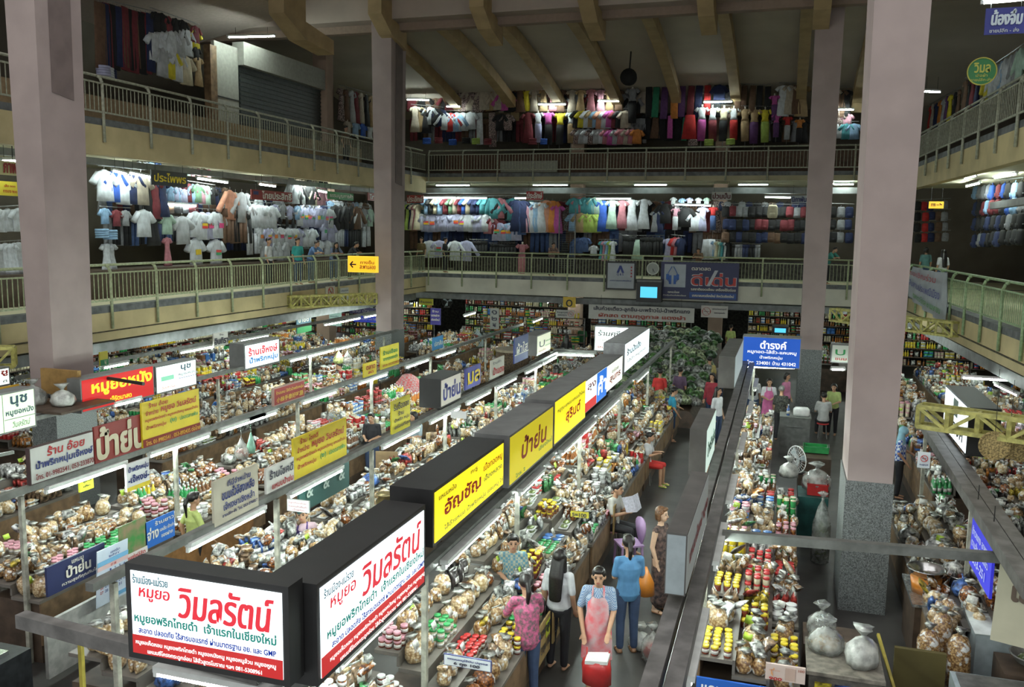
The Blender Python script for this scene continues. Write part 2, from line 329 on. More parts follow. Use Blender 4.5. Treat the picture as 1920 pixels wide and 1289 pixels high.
# ================================================================ TUBES, BEAMS, POSTS
STEEL = mat('grey_galvanised_steel', (.20, .21, .195), .45, .3, var=.15, sc=6.)
STEELD = mat('dark_weathered_steel', (.20, .195, .185), .5, .2, var=.2, sc=5.)
TUBEM = mat('fluorescent_tube_glow', (.86, 1., .93), emit=TUBE, var=0)
TUBEP = mat('pink_fluorescent_tube_glow', (1., .62, .85), emit=TUBE*.5, var=0)
TUBED = mat('dim_fluorescent_tube', (.80, 1., .95), emit=TUBE*.14, var=0)
TFIX = mat('white_enamel_fitting', (.72, .75, .72), .4, var=.06)
NT = [0]
def tube(a, b, label, hang=0., m=None, refl=True):
    a, b = Vector(a), Vector(b); t = thing('fluorescent_lamp', label, 'lamp', a); d = b-a; n = d.normalized()
    mb = MB(); mb.smooth = True; mb.cyl((0, 0, 0), d, .021, n=8); mb.build('tube', m or TUBEM, t)
    mb = MB(); mb.bar(Vector((0, 0, .055))-n*.03, d+Vector((0, 0, .055))+n*.03, .09, .05)
    mb.bar(Vector((0, 0, .035))-n*.03, Vector((0, 0, -.02))-n*.03, .035, .04); mb.bar(d+Vector((0, 0, .035))+n*.03, d+Vector((0, 0, -.02))+n*.03, .035, .04); mb.build('fitting', TFIX, t)
    if hang:
        mb = MB(); [mb.cyl(p+Vector((0, 0, .08)), p+Vector((0, 0, hang)), .006, n=5) for p in (d*.15, )]; mb.build('hanger_wire', BLK, t)
        mb = MB(); [mb.cyl(p+Vector((0, 0, .08)), p+Vector((0, 0, hang)), .006, n=5) for p in (d*.85, )]; mb.build('hanger_wire', BLK, t)
    return t
def tpix(q, z, X=None):
    a = HZ(q[0], q[1], z); b = HZ(q[2], q[3], z)
    if X is not None: a = (X, a[1], z); b = (X, b[1], z)
    return a, b
for X, z, lst in (
    (-5.93, 2.16, (((350, 1030, 488, 957), 'long lit tube under the beige peanut sign board'), ((540, 932, 630, 882), 'lit tube under the yellow board of red and green writing beside the white lucky-shop board'),
        ((732, 842, 783, 805), 'lit tube under the handwritten yellow board'), ((808, 794, 862, 757), 'lit tube under the white box sign with blue letters'), ((870, 758, 910, 733), 'lit tube under the blue board with yellow letters'),
        ((918, 728, 950, 707), 'lit tube under the small white board with red letters'), ((960, 699, 984, 684), 'lit tube under the blue board with a white band'), ((998, 683, 1022, 668), 'lit tube under the small white box sign with a bowl'))),
    (-8.95, 2.16, (((85, 922, 220, 872), 'long lit tube under the white phone number board'), ((270, 855, 375, 817), 'lit tube under the yellow board with the dark red phone band'), ((410, 810, 480, 782), 'lit tube over the hanging bag of pink snacks'),
        ((482, 794, 522, 776), 'lit tube between the hanging bags and the red board'), ((567, 757, 635, 737), 'lit tube right of the red board with Chinese characters'), ((692, 722, 740, 702), 'lit tube under the two yellow boards'),
        ((760, 690, 800, 674), 'lit tube right of the tall yellow and green board'), ((812, 670, 845, 657), 'lit tube below the little blue board'))),
    (-12.0, 2.2, (((582, 670, 630, 655), 'lit tube above the hanging melons left of the far column'), ((640, 657, 683, 644), 'lit tube just left of the far left column foot'), ((455, 672, 478, 665), 'short lit tube at the right end of the box sign in red and blue'),
        ((225, 762, 265, 750), 'lit tube under the red box sign with yellow letters'), ((0, 836, 68, 824), 'lit tube under the green-white box sign at the left edge'))),
    (-15.0, 2.3, (((440, 640, 496, 629), 'lit tube above the box sign in red and blue'), ((330, 662, 390, 647), 'lit tube above the white box sign with a green leaf'), ((190, 690, 226, 681), 'lit tube beside the yellow and green poster'),
        ((560, 600, 600, 590), 'lit tube beneath the left balcony header near the green sign'), ((900, 606, 920, 600), 'lit tube far behind the fan in the middle stalls'), ((840, 622, 864, 613), 'lit tube right of the tall blue board'))),
    (-18.2, 2.3, (((786, 572, 812, 568), 'lit tube under the yellow notice beside the far left column'), ((826, 570, 850, 562), 'lit tube below the far balcony left end'), ((640, 592, 664, 586), 'lit tube above the blue fascia sign'), ((480, 612, 512, 604), 'lit tube under the left balcony beyond the red name board')))):
    for q, lb in lst:
        a, b = tpix(q, z, X)
        b = (b[0], min(b[1], a[1]+1.36), b[2])
        if b[1]-a[1] > .25: tube(a, b, lb)
tube(*tpix((1034, 665, 1112, 668), 2.2), 'lit tube crossing behind the row of box signs')
tube(*tpix((1400, 688, 1493, 691), 2.2), 'lit tube under the blue box sign with white letters')
tube(*tpix((1560, 693, 1582, 694), 2.2), 'short lit tube just left of the near right column')
tube(*tpix((1806, 709, 1890, 714), 2.25), 'lit tube above the foil packets on the right', .4)
tube(*tpix((1866, 722, 1907, 742), 2.25), 'pink lit tube slanting at the right above the foil packets', .4, m=TUBEP)
# front row, X = -3.2
for q, lb in (((640, 1252, 765, 1127), 'long lit tube under the big white and red box sign'), ((822, 1062, 925, 967), 'long lit tube under the yellow box sign with red letters'),
              ((958, 925, 1000, 885), 'bright lit tube under the yellow box sign with a name in brown script'), ((1040, 852, 1110, 792), 'lit tube under the sign box in green and red on yellow'),
              ((1118, 782, 1150, 750), 'lit tube under the white and blue box sign'), ((1168, 714, 1192, 696), 'lit tube under the last white box sign of the front row')):
    a, b = tpix(q, 2.15, -3.2); L = b[1]-a[1]; tube(a, b if L < 2 else (a[0], a[1]+1.35, a[2]), lb)
    if L > 2: tube((a[0], a[1]+1.45, a[2]), (b[0], b[1], b[2]), 'second '+lb)
tube((-4.5, 5.33, 2.12), (-3.45, 5.33, 2.12), 'lit tube under the near box sign facing the camera')
for k, y in enumerate((6.5, 9.0, 11.2, 14., 17., 20.)):
    tube((-.56, y, 2.13), (-.56, y+1.25, 2.13), ('lit tube right of the long aisle beam, %s from the near end' % ('first', 'second', 'third', 'fourth', 'fifth', 'sixth')[k]))
# row beams + posts
def beam(a, b, w_, h, label, m=STEEL, name='stall_beam'):
    mb = MB(); mb.bar(a, b, w_, h); return tag(mb.build(name, m), label, 'beam')
beam((-3.3, 5.35, 2.23), (-3.3, 27.5, 2.23), .10, .08, 'grey beam carrying the front row of box signs')
beam((-5.98, 6.2, 2.27), (-5.98, 24., 2.27), .09, .08, 'grey beam carrying the second row of sign boards')
beam((-9.0, 7.2, 2.27), (-9.0, 30., 2.27), .09, .08, 'grey beam carrying the white phone number board and the yellow boards')
beam((-12.05, 8., 2.32), (-12.05, 26, 2.32), .09, .08, 'grey beam carrying the green-white and red box signs')
beam((-15.1, 14., 2.42), (-15.1, 34, 2.42), .09, .08, 'grey beam under the left balcony carrying small tubes')
beam((-6.15, 5.6, 2.2), (-3.6, 5.35, 2.2), .11, .12, 'grey cross beam at the bottom left running to the near box sign', STEELD)
beam((-.78, 4.2, 2.3), (-.92, 25.5, 2.3), .13, .16, 'long dark steel beam over the aisle, its left channel', STEELD)
beam((-.62, 4.2, 2.28), (-.76, 25.5, 2.28), .13, .14, 'long dark steel beam over the aisle, its right channel', STEELD)
beam((-.55, 9.85, 2.2), (2.5, 10.15, 2.2), .10, .10, 'grey cross beam in front of the near right column')
beam((2.3, 8.8, 2.34), (2.42, 17.2, 2.34), .15, .14, 'dark steel beam slanting across the right stalls, left channel', STEELD)
beam((2.48, 8.8, 2.32), (2.6, 17.2, 2.32), .15, .12, 'dark steel beam slanting across the right stalls, right channel', STEELD)
beam((-6.1, 23.45, 2.3), (-4.9, 23.5, 2.3), .12, .1, 'white cross beam with the far tube behind the front sign row')
beam((-12.3, 7.9, 1.95), (-11.7, 10.7, 1.95), .05, .05, 'thin rail at the left edge')
PW = mat('dirty_white_post', (.46, .46, .38), .5, var=.25, sc=8.)
for X, ys, lb in ((-3.3, (5.5, 7.75, 10.9, 14.6, 18.4, 22.4, 27.), 'front sign row'), (-5.98, (6.5, 9.3, 11.95, 15.0, 18.0, 21.2), 'second sign row'), (-9.0, (8.3, 11.2, 14.8, 18.0, 21.5, 26.), 'third sign row'),
                  (-12.05, (9.5, 16.5, 20.5, 25.), 'fourth sign row'), (-.72, (9.9, 16.5, 24.), 'long aisle beam'), (2.5, (12.6, 16.8), 'dark beam on the right')):
    for k, y in enumerate(ys):
        if not seen((X, y, 1.5)): continue
        mb = MB(); mb.bar((0, 0, 0), (0, 0, 2.2), .055); o = mb.build('stall_post', PW, None, (X, y, 0))
        tag(o, 'slim painted post under the %s, %s from the near end' % (lb, ('first', 'second', 'third', 'fourth', 'fifth', 'sixth', 'seventh')[k]), 'post')
# ================================================================ SIGNS
WHT = (1., 1., .97); RED = (.42, .012, .012); BLU = (.015, .04, .30); YEL = (.85, .72, .03); GRN = (.02, .30, .09); DBL = (.03, .05, .22); BRN = (.22, .03, .02); NAVY = (.025, .03, .12); CRM = (.62, .60, .50)
def flat(c, rough=.5, var=.05): return mat('painted_board', c, rough, var=var, sc=3.)
def lit(c, e): return mat('backlit_acrylic', c, emit=e, var=0)
def ink(c, e=0): return mat('sign_ink', c, .5, emit=e, var=0 if e else .03)
def sign(name, label, o, u, w_, h, face, texts=(), bands=(), thick=.04, frame=None, fw=.02, rim=(.45, .45, .42), extra=None, tilt=0., cat='sign', group=None, behind=None):
    """o: lower left corner of the face; u: 'x+' reads along +x and faces -y, 'y+' reads along +y and faces +x, 'y-' faces -x, or an angle"""
    rz = {'x+': 0., 'y+': math.pi/2, 'y-': -math.pi/2}.get(u, u)
    t = thing(name, label, cat, o, rz, group); t.rotation_euler = (tilt, 0, rz)
    mb = MB(); mb.box(0, w_, 0, thick, 0, h); mb.build('panel' if thick < .1 else 'housing', face if thick < .1 and not frame else (frame or STEELD), t)
    f0 = fw
    if thick >= .1 or frame:
        mb = MB(); mb.box(fw, w_-fw, -.006, 0, fw, h-fw); mb.build('face_panel', face, t)
    else: f0 = 0.; 
    yb = -.010
    for (x0, x1, z0, z1, m) in bands:
        mb = MB(); mb.box(f0+x0*(w_-2*f0), f0+x1*(w_-2*f0), yb, -.006, f0+z0*(h-2*f0), f0+z1*(h-2*f0)); mb.build('colour_band', m, t)
    by = {}
    for q in texts:
        s, x0, x1, z0, z1, m = q[:6]; sl = q[6] if len(q) > 6 else 0.; bo = q[7] if len(q) > 7 else 2
        W, Hh = w_-2*f0, h-2*f0; by.setdefault(m.name, (m, MB()))
        put_text(by[m.name][1], s, f0+x0*W, f0+x1*W, f0+z0*Hh, f0+z1*Hh, yb-.003-.0055*(len(by)-1), sl, bo)
    for m, q in by.values(): q.build('lettering', m, t)
    if extra: extra(t, w_, h)
    if name in ('name_board', 'exit_sign', 'hanging_sign') and not tilt:
        for q in (.12, .88): mb = MB(); mb.cyl((w_*q, thick/2, h-.01), (w_*q, thick/2, h+.42), .006, n=5); mb.build('hanger_wire', BLK, t)
    return t
def sX(name, label, X, tl, br, face, texts=(), **k):   # board in a plane of constant x, read along +y
    a, b = AX(*tl, X), AX(*br, X); return sign(name, label, (X, a[1], b[2]), 'y+', b[1]-a[1], a[2]-b[2], face, texts, **k)
def sY(name, label, Y, tl, br, face, texts=(), **k):
    a, b = DP(*tl, Y), DP(*br, Y); return sign(name, label, (a[0], Y, b[2]), 'x+', b[0]-a[0], a[2]-b[2], face, texts, **k)
BLKF = mat('black_sign_box', (.022, .022, .022), .45, var=.1, sc=4.)
GRYF = mat('grey_sign_box', (.17, .175, .17), .45, var=.12, sc=4.)
LW = lit((.86, .96, 1.), 1.9)
def wimon(far):
    r = ink((.75, .03, .05), .8); g = ink((.02, .30, .24), .5); b = ink((.01, .05, .42), .5); wt = ink((1., .95, .93), 1.)
    return [('ร้านเมือง-แม่รวย', .02, .26, .86, .97, ink((.05, .20, .25), .4)), ('หมูยอ', .06, .27, .66, .82, r, .1), ('วิมลรัตน์', .32, .93, .53, .93, r, .12, 2),
            ('หมูยอพริกไทยดำ  เจ้าแรกในเชียงใหม่', .03, .97, .37, .52, g, 0, 3), ('สะอาด ปลอดภัย ไร้สารบอแรกซ์ ผ่านมาตรฐาน อย. และ GMP', .06, .97, .26, .355, b, 0, 3),
            ('หมูยอเห็ดหอม หมูยอพริกไทยดำ หมูยอหนังหมู หมูยอหมูล้วน หมูยอหูหมู', .04, .97, .125, .20, wt), ('แหนมซี่โครงกระดูกอ่อน ไส้อั่วสูตรโบราณ ฯลฯ 081-5308961', .12, .88, .025, .10, wt)]
RB = lit((.50, .02, .02), .9)
sign('box_sign', 'black box sign with lit white and red face turned to the camera', (-4.58, 5.1, 2.36), 'x+', 1.38, .74, LW, wimon(0), bands=[(0, 1, 0, .225, RB)], thick=.19, frame=BLKF, fw=.05)
sign('box_sign', 'long black box sign with lit white and red face running along the aisle', (-3.1, 5.31, 2.27), 'y+', 1.98, .78, LW, wimon(1), bands=[(0, 1, 0, .225, RB)], thick=.42, frame=BLKF, fw=.045)
YL = lit((1., .83, .02), 1.0)
def ySX(nm, lab, X, x0, ytop, x1, ybot, *r, **k): return sX(nm, lab, X, (x0, ytop), (x1, ybot), *r, **k)
sX('box_sign', 'black box sign with bright yellow face and big red letters over the snack bags', -3.1, (812, 920), (944, 912), YL,
   [('แหนมหม้อ', .04, .26, .80, .92, ink((.18, .14, .02))), ('กะรู', .46, .56, .82, .92, ink((.18, .14, .02))), ('อัญชัญ', .10, .60, .36, .72, ink((.55, .05, .02)), .05, 4), ('เนื้อทอดหมู', .64, .95, .66, .88, ink((.7, .12, .02))), ('เอื้องหลวง', .64, .94, .48, .62, ink((.10, .28, .08))),
    ('ไส้อั่วแหนม น้ำพริกหนุ่ม แคบหมู ไก่', .08, .95, .12, .26, ink((.08, .25, .06)))], thick=.45, frame=BLKF, fw=.035)
sX('box_sign', 'grey box sign with dull yellow face and name in brown script', -3.1, (955, 818), (1036, 842), lit((.75, .64, .02), .62),
   [('ป้าย่น', .22, .80, .35, .82, ink((.38, .05, .02)), .2, 3), ('เชียงใหม่', .62, .95, .22, .33, ink((.05, .3, .1))), ('โทร. 2', .1, .3, .06, .15, ink((.05, .3, .1)))], thick=.45, frame=GRYF, fw=.03)
sX('box_sign', 'grey box sign glowing yellow with green and red lettering', -3.1, (1040, 752), (1097, 785), lit((1., .82, .02), 1.0),
   [('หมูทุบ-แหนม-แหนมป้าโหน', .06, .94, .68, .82, ink((.06, .28, .08))), ('สุรินต์', .30, .78, .26, .62, ink((.75, .08, .02)), .05, 3)], thick=.45, frame=GRYF, fw=.03)
sX('box_sign', 'box sign lit white with blue end and red corner', -3.1, (1097, 715), (1136, 742), lit((.85, .98, .95), 1.25), [('ลุง', .08, .45, .6, .85, ink((.6, .1, .1))), ('ค้ำ', .55, .96, .25, .85, ink(WHT, 1.2), 0, 3)], bands=[(.52, 1, 0, 1, lit((.03, .20, .75), .9)), (0, .5, 0, .30, lit((.65, .03, .03), .9))], thick=.45, frame=GRYF, fw=.02)
sX('box_sign', 'box sign lit pale cream with scattered red letters', -3.1, (1136, 688), (1166, 712), lit((.92, .96, .85), 1.1), [('สุนทร', .2, .85, .2, .5, ink((.65, .08, .05)), 0, 3), ('อร่อย', .3, .7, .62, .78, ink((.4, .5, .3)))], thick=.45, frame=GRYF, fw=.02)
sX('box_sign', 'tallest white box sign at the far end of the front row', -3.1, (1172, 645), (1216, 662), lit((.82, .97, 1.), 1.5), [('ร้านนั้งเฮ้ง', .06, .6, .55, .8, ink((.05, .2, .25)), 0, 3), ('ไส้อั่ว หมูทอด', .06, .8, .25, .4, ink((.6, .5, .4)))], thick=.45, frame=mat('light_grey_sign_box', (.34, .36, .36), .45, .2, var=.1), fw=.02)
sY('box_sign', 'wide white box sign facing the camera behind the front row', 25.5, (1115, 611), (1205, 663), lit((.88, 1., .98), 1.5), [('ร้านศรีพรรณ', .05, .98, .62, .88, ink((.12, .14, .12)), .2), ('เจ้าเก่า ขายส่ง', .05, .6, .40, .52, ink((.5, .5, .4))), ('แหนมซี่โครง ไส้อั่ว', .05, .7, .08, .24, ink((.6, .15, .1)))], thick=.3, frame=mat('light_grey_sign_box', (.34, .36, .36), .45, .2, var=.1), fw=.03)
PB = dict(thick=.03)
R1, B1, DB, K1, W1, G1, Y1 = ink(RED), ink((.015, .03, .17)), ink((.012, .022, .11)), ink((.03, .03, .05)), ink((.72, .70, .6)), ink((.03, .28, .08)), ink((.85, .65, .05))
Xs = -5.93
sX('sign_board', 'beige board with blue writing about peanut sweets on the second sign row', Xs, (400, 905), (485, 948), flat((.52, .49, .38)), [('ที่นี่จำหน่าย', .28, .80, .78, .93, B1), ('ขนมถั่วลิสงเหลือ', .15, .88, .52, .76, B1, .1, 3), ('เจ๊หงษาเชิงหล้า', .18, .88, .28, .46, B1), ('ขายปลีก-ส่ง โทร. 053-276027', .15, .95, .14, .22, B1)], **PB)
sX('sign_board', 'white shop board with black and red lines left of the big yellow board', Xs, (499, 880), (552, 902), flat((.60, .60, .56)), [('ร้านโชคดี', .08, .92, .52, .88, K1, .1, 3), ('แหนมป้าย่น', .15, .9, .12, .38, R1, .1, 3)], **PB)
ylw = flat((.70, .56, .02), .5)
def yboard(n1): return [('ร้าน '+n1, .1, .42, .82, .96, R1, .1), ('จำหน่าย', .05, .26, .62, .76, R1), ('หมูยอ วิมลรัตน์', .3, .92, .58, .82, R1, .15, 2), ('หมูยอพริกไทยดำ หมูยอหนังหมู แหนมป้าย่น', .04, .96, .42, .54, R1), ('น้ำพริกหนุ่ม', .05, .38, .2, .34, R1), ('ปลอดสารพิษ', .62, .95, .24, .36, G1), ('(๒)', .45, .56, .22, .38, G1)]
sX('sign_board', 'yellow board with red script on the second sign row beside the white lucky-shop board', Xs, (550, 824), (650, 853), ylw, yboard('โชคดี'), **PB)
sX('sign_board', 'dark green board printed with three white boxed words below the yellow board', -6.45, (560, 888), (655, 912), flat((.018, .06, .055)), [('PARAGON', .04, .32, .74, .92, ink((.45, .5, .45))), ('PARAGON', .36, .64, .74, .92, ink((.45, .5, .45))), ('PARAGON', .68, .96, .74, .92, ink((.45, .5, .45))), ('&', .12, .24, .3, .6, ink((.3, .36, .33))), ('&', .44, .56, .3, .6, ink((.3, .36, .33))), ('&', .76, .88, .3, .6, ink((.3, .36, .33)))], **PB)
sX('sign_board', 'small yellow board with black handwriting on the second sign row', Xs, (735, 754), (769, 799), flat((.62, .55, .03)), [('รับซื้อของ', .06, .9, .7, .92, K1), ('ร้าน', .3, .6, .5, .64, K1), ('น้ำพริก หนุ่ม', .1, .9, .3, .45, K1), ('อร่อยที่สุด', .1, .95, .1, .25, K1)], **PB)
sX('box_sign', 'black box sign with white face and dark blue letters on the second sign row', Xs, (826, 712), (864, 748), lit((.66, .64, .55), .42), [('ป้าย่น', .08, .95, .2, .85, ink((.02, .03, .2)), 0, 4)], thick=.42, frame=BLKF, fw=.03)
sX('sign_board', 'blue board with big yellow letters right of the black box sign', Xs, (873, 693), (901, 719), flat((.10, .11, .38)), [('มล', .12, .9, .22, .78, Y1, 0, 4)], **PB)
sX('sign_board', 'small greyish board with red letters right of the blue and yellow board', Xs, (921, 677), (945, 701), flat((.50, .49, .42)), [('ร้านค้า', .1, .7, .74, .9, K1), ('ป้าแดง', .1, .92, .2, .6, R1, 0, 3)], **PB)
sX('sign_board', 'tall blue board with white letters and a white band on the second sign row', Xs, (965, 635), (990, 671), flat((.04, .07, .26)), [('ผ้าใส', .12, .92, .36, .75, ink((.8, .82, .8)), 0, 3)], bands=[(0, 1, .30, .34, flat((.7, .72, .7)))], **PB)
sX('box_sign', 'little cream lit box sign with a drawn bowl at the far second row end', Xs, (1007, 630), (1032, 656), lit((.78, .85, .62), .75), [('ขนมจีน', .1, .6, .1, .2, R1), ('ไทยอินเตอร์', .55, .95, .55, .65, G1), ('อาหารไทย', .55, .95, .3, .4, G1), ('U', .1, .5, .35, .7, K1)], thick=.4, frame=GRYF, fw=.03)
Xs = -8.92
sX('sign_board', 'white board with red and blue writing and a phone number at the left', Xs, (54, 842), (177, 872), flat((.60, .62, .58)), [('ร้าน อ้อย', .24, .84, .68, .95, R1, .15, 3), ('น้ำพริกหนุ่มเจ๊หงษ์', .06, .97, .33, .62, B1, .05, 3), ('โทร. 01-9982541, 053-233870', .05, .98, .06, .26, ink((.25, .04, .04)))], thick=.06, frame=mat('dark_board_frame', (.06, .03, .03), .5), fw=.012)
sX('sign_board', 'maroon board with large beige letters between the white and yellow boards', Xs+.02, (176, 802), (272, 840), flat((.26, .035, .03)), [('ป้าย่น', .03, .98, .08, .95, ink((.60, .54, .38)), 0, 4)], **PB)
sX('sign_board', 'yellow board with red script and a dark red phone band on the third sign row', Xs+.06, (265, 757), (375, 806), ylw, [(s, a_, b_, .2+c_*.8, .2+d_*.8, *r) for s, a_, b_, c_, d_, *r in yboard('อ้อย')]+[('โทร. 01-9982541 . 053-892435 ต่อไทย', .03, .98, .04, .15, ink((.80, .45, .05)))], bands=[(0, 1, 0, .18, flat((.26, .03, .02)))], **PB)
sX('sign_board', 'dark red board with yellow Thai line over Chinese characters', Xs, (513, 729), (571, 744), flat((.34, .03, .03)), [('ร้านแหม ไส้อั่วน้ำพริกหนุ่ม', .04, .96, .56, .84, ink((.75, .5, .08))), ('小妹手泰好吃肠', .05, .95, .12, .44, ink((.75, .5, .08)), 0, 3)], thick=.05, frame=flat((.45, .3, .25)), fw=.02)
sX('sign_board', 'small yellow board with red letters left of the taller yellow board', Xs, (682, 683), (706, 701), flat((.72, .58, .03)), [('ตลาด', .15, .85, .5, .78, R1, 0, 3), ('สด', .3, .7, .18, .36, R1, 0, 3)], **PB)
sX('sign_board', 'tall yellow board with green lines at the foot of the far left column', Xs, (714, 652), (748, 683), flat((.72, .62, .03)), [('ร้านเอื้อง', .1, .9, .62, .82, G1, 0, 3), ('จากดอยเต่า', .1, .9, .36, .54, G1, 0, 3), ('053-2232282', .06, .95, .1, .2, R1)], **PB)
sX('sign_board', 'little blue board left of the green drums', Xs, (812, 634), (831, 652), flat((.04, .20, .42)), [('ปลาส้ม', .1, .9, .3, .7, W1)], **PB)
Xs = -12.0
sX('box_sign', 'box sign lit white with red line over blue line at mid left', Xs, (457, 646), (525, 680), lit((.88, 1., .98), 1.5), [('ร้านเจ๊หงษ์', .08, .94, .52, .88, ink((.7, .03, .05), .8), 0, 4), ('น้ำพริกหนุ่ม', .10, .94, .12, .45, ink((.02, .22, .55), .8), 0, 4)], thick=.4, frame=GRYF, fw=.05)
sX('box_sign', 'red box sign with big glowing yellow letters behind the near left column', Xs, (150, 712), (290, 742), lit((.62, .02, .02), .8), [('หมูยอหนัง', .12, .97, .40, .92, ink((1., .72, .02), 1.2), 0, 4), ('เจ๊รัตนาสด', .36, .66, .12, .3, ink((1., .72, .02), 1.2))], thick=.3, frame=GRYF, fw=.03)
def leafbox(t, w_, h): pass
sX('box_sign', 'box sign lit white with a green leaf right of the red box sign', Xs, (291, 688), (369, 722), lit((.86, 1., .93), 1.6), [('นุช', .6, .86, .66, .92, ink((.02, .10, .16), .3), 0, 4), ('หมูยอหนัง', .54, .97, .46, .62, ink((.02, .10, .16), .3)), ('ฮ้องฮักเรือน', .1, .45, .1, .22, ink((.7, .05, .05), .6))], bands=[(.1, .42, .42, .60, lit((.25, .62, .42), 1.)), (.53, 1, .38, .40, ink(BLU))], thick=.3, frame=GRYF, fw=.03)
sX('box_sign', 'greenish white box sign with black letters at the left picture edge', Xs+.8, (-66, 752), (69, 800), lit((.72, .92, .66), 1.0), [('นุช', .62, .88, .62, .92, ink((.02, .08, .14), .2), 0, 4), ('หมูยอหนัง', .54, .98, .38, .58, ink((.02, .08, .14), .2), 0, 3), ('วิมลรัตน์', .62, .9, .08, .25, ink((.1, .2, .1)), .2, 1)], bands=[(.52, 1, .31, .325, ink((.05, .1, .05))), (.5, .506, 0, 1, ink((.05, .1, .05)))], thick=.3, frame=GRYF, fw=.03)
sX('sign_board', 'orange board with dark writing above the greenish box sign', Xs-1, (-30, 733), (37, 742), flat((.62, .36, .03)), [('แหนมป้าย่น แคบหมูเจ๊หงษ์', .4, .97, .2, .8, ink((.3, .05, .02)))], **PB)
sX('box_sign', 'white box sign with red ornament at the far left picture edge', Xs-1.6, (-40, 697), (20, 722), lit((.85, .95, .88), 1.1), [('ชู', .7, .95, .55, .9, ink((.4, .02, .02), .3), 0, 4), ('ดี', .75, .9, .15, .3, K1)], thick=.2, frame=GRYF, fw=.03)
sX('sign_board', 'white board with black letters beneath the left balcony header', -14.8, (400, 626), (428, 646), flat((.58, .57, .52)), [('ร้าน', .4, .65, .76, .92, K1), ('อินทิรา', .05, .95, .15, .62, K1, 0, 4)], **PB)
sX('poster', 'yellow over green poster right of the near left column', -14.0, (187, 661), (203, 684), flat((.66, .60, .05)), [('๓', .4, .8, .05, .35, ink((.5, .6, .4)))], bands=[(0, 1, 0, .42, flat((.03, .28, .10)))], **PB)
sX('sign_board', 'blue over green board with Thai letters below the truss', -16.2, (556, 594), (584, 621), flat((.05, .14, .20)), [('ขายยา', .1, .95, .62, .92, W1, 0, 3)], bands=[(0, 1, 0, .5, flat((.03, .26, .08)))], **PB)
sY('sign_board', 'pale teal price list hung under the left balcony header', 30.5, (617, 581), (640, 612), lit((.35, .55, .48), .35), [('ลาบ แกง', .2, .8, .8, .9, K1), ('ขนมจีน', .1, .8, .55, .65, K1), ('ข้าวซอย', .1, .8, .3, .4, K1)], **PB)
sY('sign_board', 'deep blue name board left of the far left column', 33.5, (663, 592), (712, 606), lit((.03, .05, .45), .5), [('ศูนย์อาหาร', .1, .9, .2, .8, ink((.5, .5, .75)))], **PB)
sY('sign_board', 'purple name board above the deep blue one', 34., (655, 576), (712, 590), flat((.06, .05, .14)), [('ร้าน บ้านเรา', .1, .95, .2, .8, ink((.4, .38, .4)))], **PB)
sY('sign_board', 'upright violet-blue board right of the far left column', 27., (807, 578), (826, 610), flat((.06, .05, .30)), [('ร้าน', .2, .8, .75, .9, W1), ('ของฝาก', .1, .9, .5, .65, W1), ('เชียงใหม่', .1, .9, .25, .4, W1)], **PB)
sY('sign_board', 'grey boards with faded writing left of the wicker basket', 27.5, (919, 578), (935, 618), flat((.30, .32, .29)), [('๑', .2, .8, .7, .9, K1), ('๒', .2, .8, .4, .6, K1), ('๓', .2, .8, .1, .3, K1)], **PB)
sY('notice', 'yellow notice under the far balcony next to the far left column', 36.2, (786, 560), (812, 573), flat((.58, .55, .04)), [('ห้ามจอด', .1, .9, .3, .7, K1)], **PB)
# cardboard / paper signs
sX('paper_notice', 'white and yellow notice hung below the yellow board', -8.8, (236, 872), (281, 907), flat((.70, .71, .70)), [('น้ำพริกหนุ่ม', .06, .94, .62, .88, B1, 0, 3), ('-เจ๊หงษ์-', .04, .96, .28, .56, B1, 0, 3)], bands=[(0, 1, 0, .14, flat((.75, .6, .05)))], **PB)
sX('paper_notice', 'bright yellow price slip behind the tall heap of cans at the left', -9.6, (149, 899), (176, 915), flat((.66, .68, .05)), [('สูตร', .2, .8, .6, .8, K1), ('เด็ด', .2, .7, .3, .45, K1)], **PB)
sY('paper_notice', 'small white notice hanging in front of the pink-shirted seller', 9.2, (538, 936), (579, 963), flat((.66, .70, .68)), [('มีลูกค้ามาด้วย', .1, .9, .68, .85, ink((.5, .2, .25))), ('ตลอดเช้าเย็นค่ำ', .1, .95, .4, .55, ink((.5, .2, .25))), ('น้ำพริก', .3, .8, .12, .3, ink((.5, .2, .25)))], **PB)
sY('paper_notice', 'blank white plate dangling from the beam under the white box sign', 12.6, (845, 771), (874, 786), flat((.85, .88, .86)), (), **PB)
sY('price_card', 'yellow 5=100 price card on the snack heap', 10.0, (1070, 959), (1103, 973), flat((.62, .56, .05)), [('5=100', .1, .9, .15, .85, K1, 0, 3)], **PB)
sY('price_card', 'white cardboard price sign for six bags at the front of the snack bags', 7.72, (832, 1226), (921, 1262), flat((.62, .66, .68)), [('แหนมหมูไร้มัน ปรุงรส', .08, .95, .56, .86, B1), ('6 ถุง 100', .22, .78, .12, .5, K1, 0, 4)], thick=.02, frame=flat((.05, .06, .2)), fw=.008)
a = DP(1306, 1270, 8.85); sign('counter_banner', 'blue counter banner with white letters at the bottom edge', (a[0], 8.85, a[2]-.38), 'x+', 1.12, .38, flat((.02, .12, .50)), [('แคบหมู น้ำพริกหนุ่ม', .05, .95, .55, .93, ink((.85, .88, .88)), 0, 3)], thick=.03)
sY('price_banner', 'hundred banknote style price banner clipped at the bottom right counter', 8.80, (1436, 1244), (1509, 1285), flat((.62, .50, .45)), [('๙', .12, .22, .3, .8, ink((.7, .35, .15))), ('100', .82, .97, .78, .93, ink((.4, .15, .1))), ('900', .1, .42, .08, .26, R1, 0, 4), ('100 บาท', .1, .36, .65, .75, ink((.6, .3, .2)))], bands=[(.5, .75, .12, .9, flat((.50, .36, .30)))], **PB)
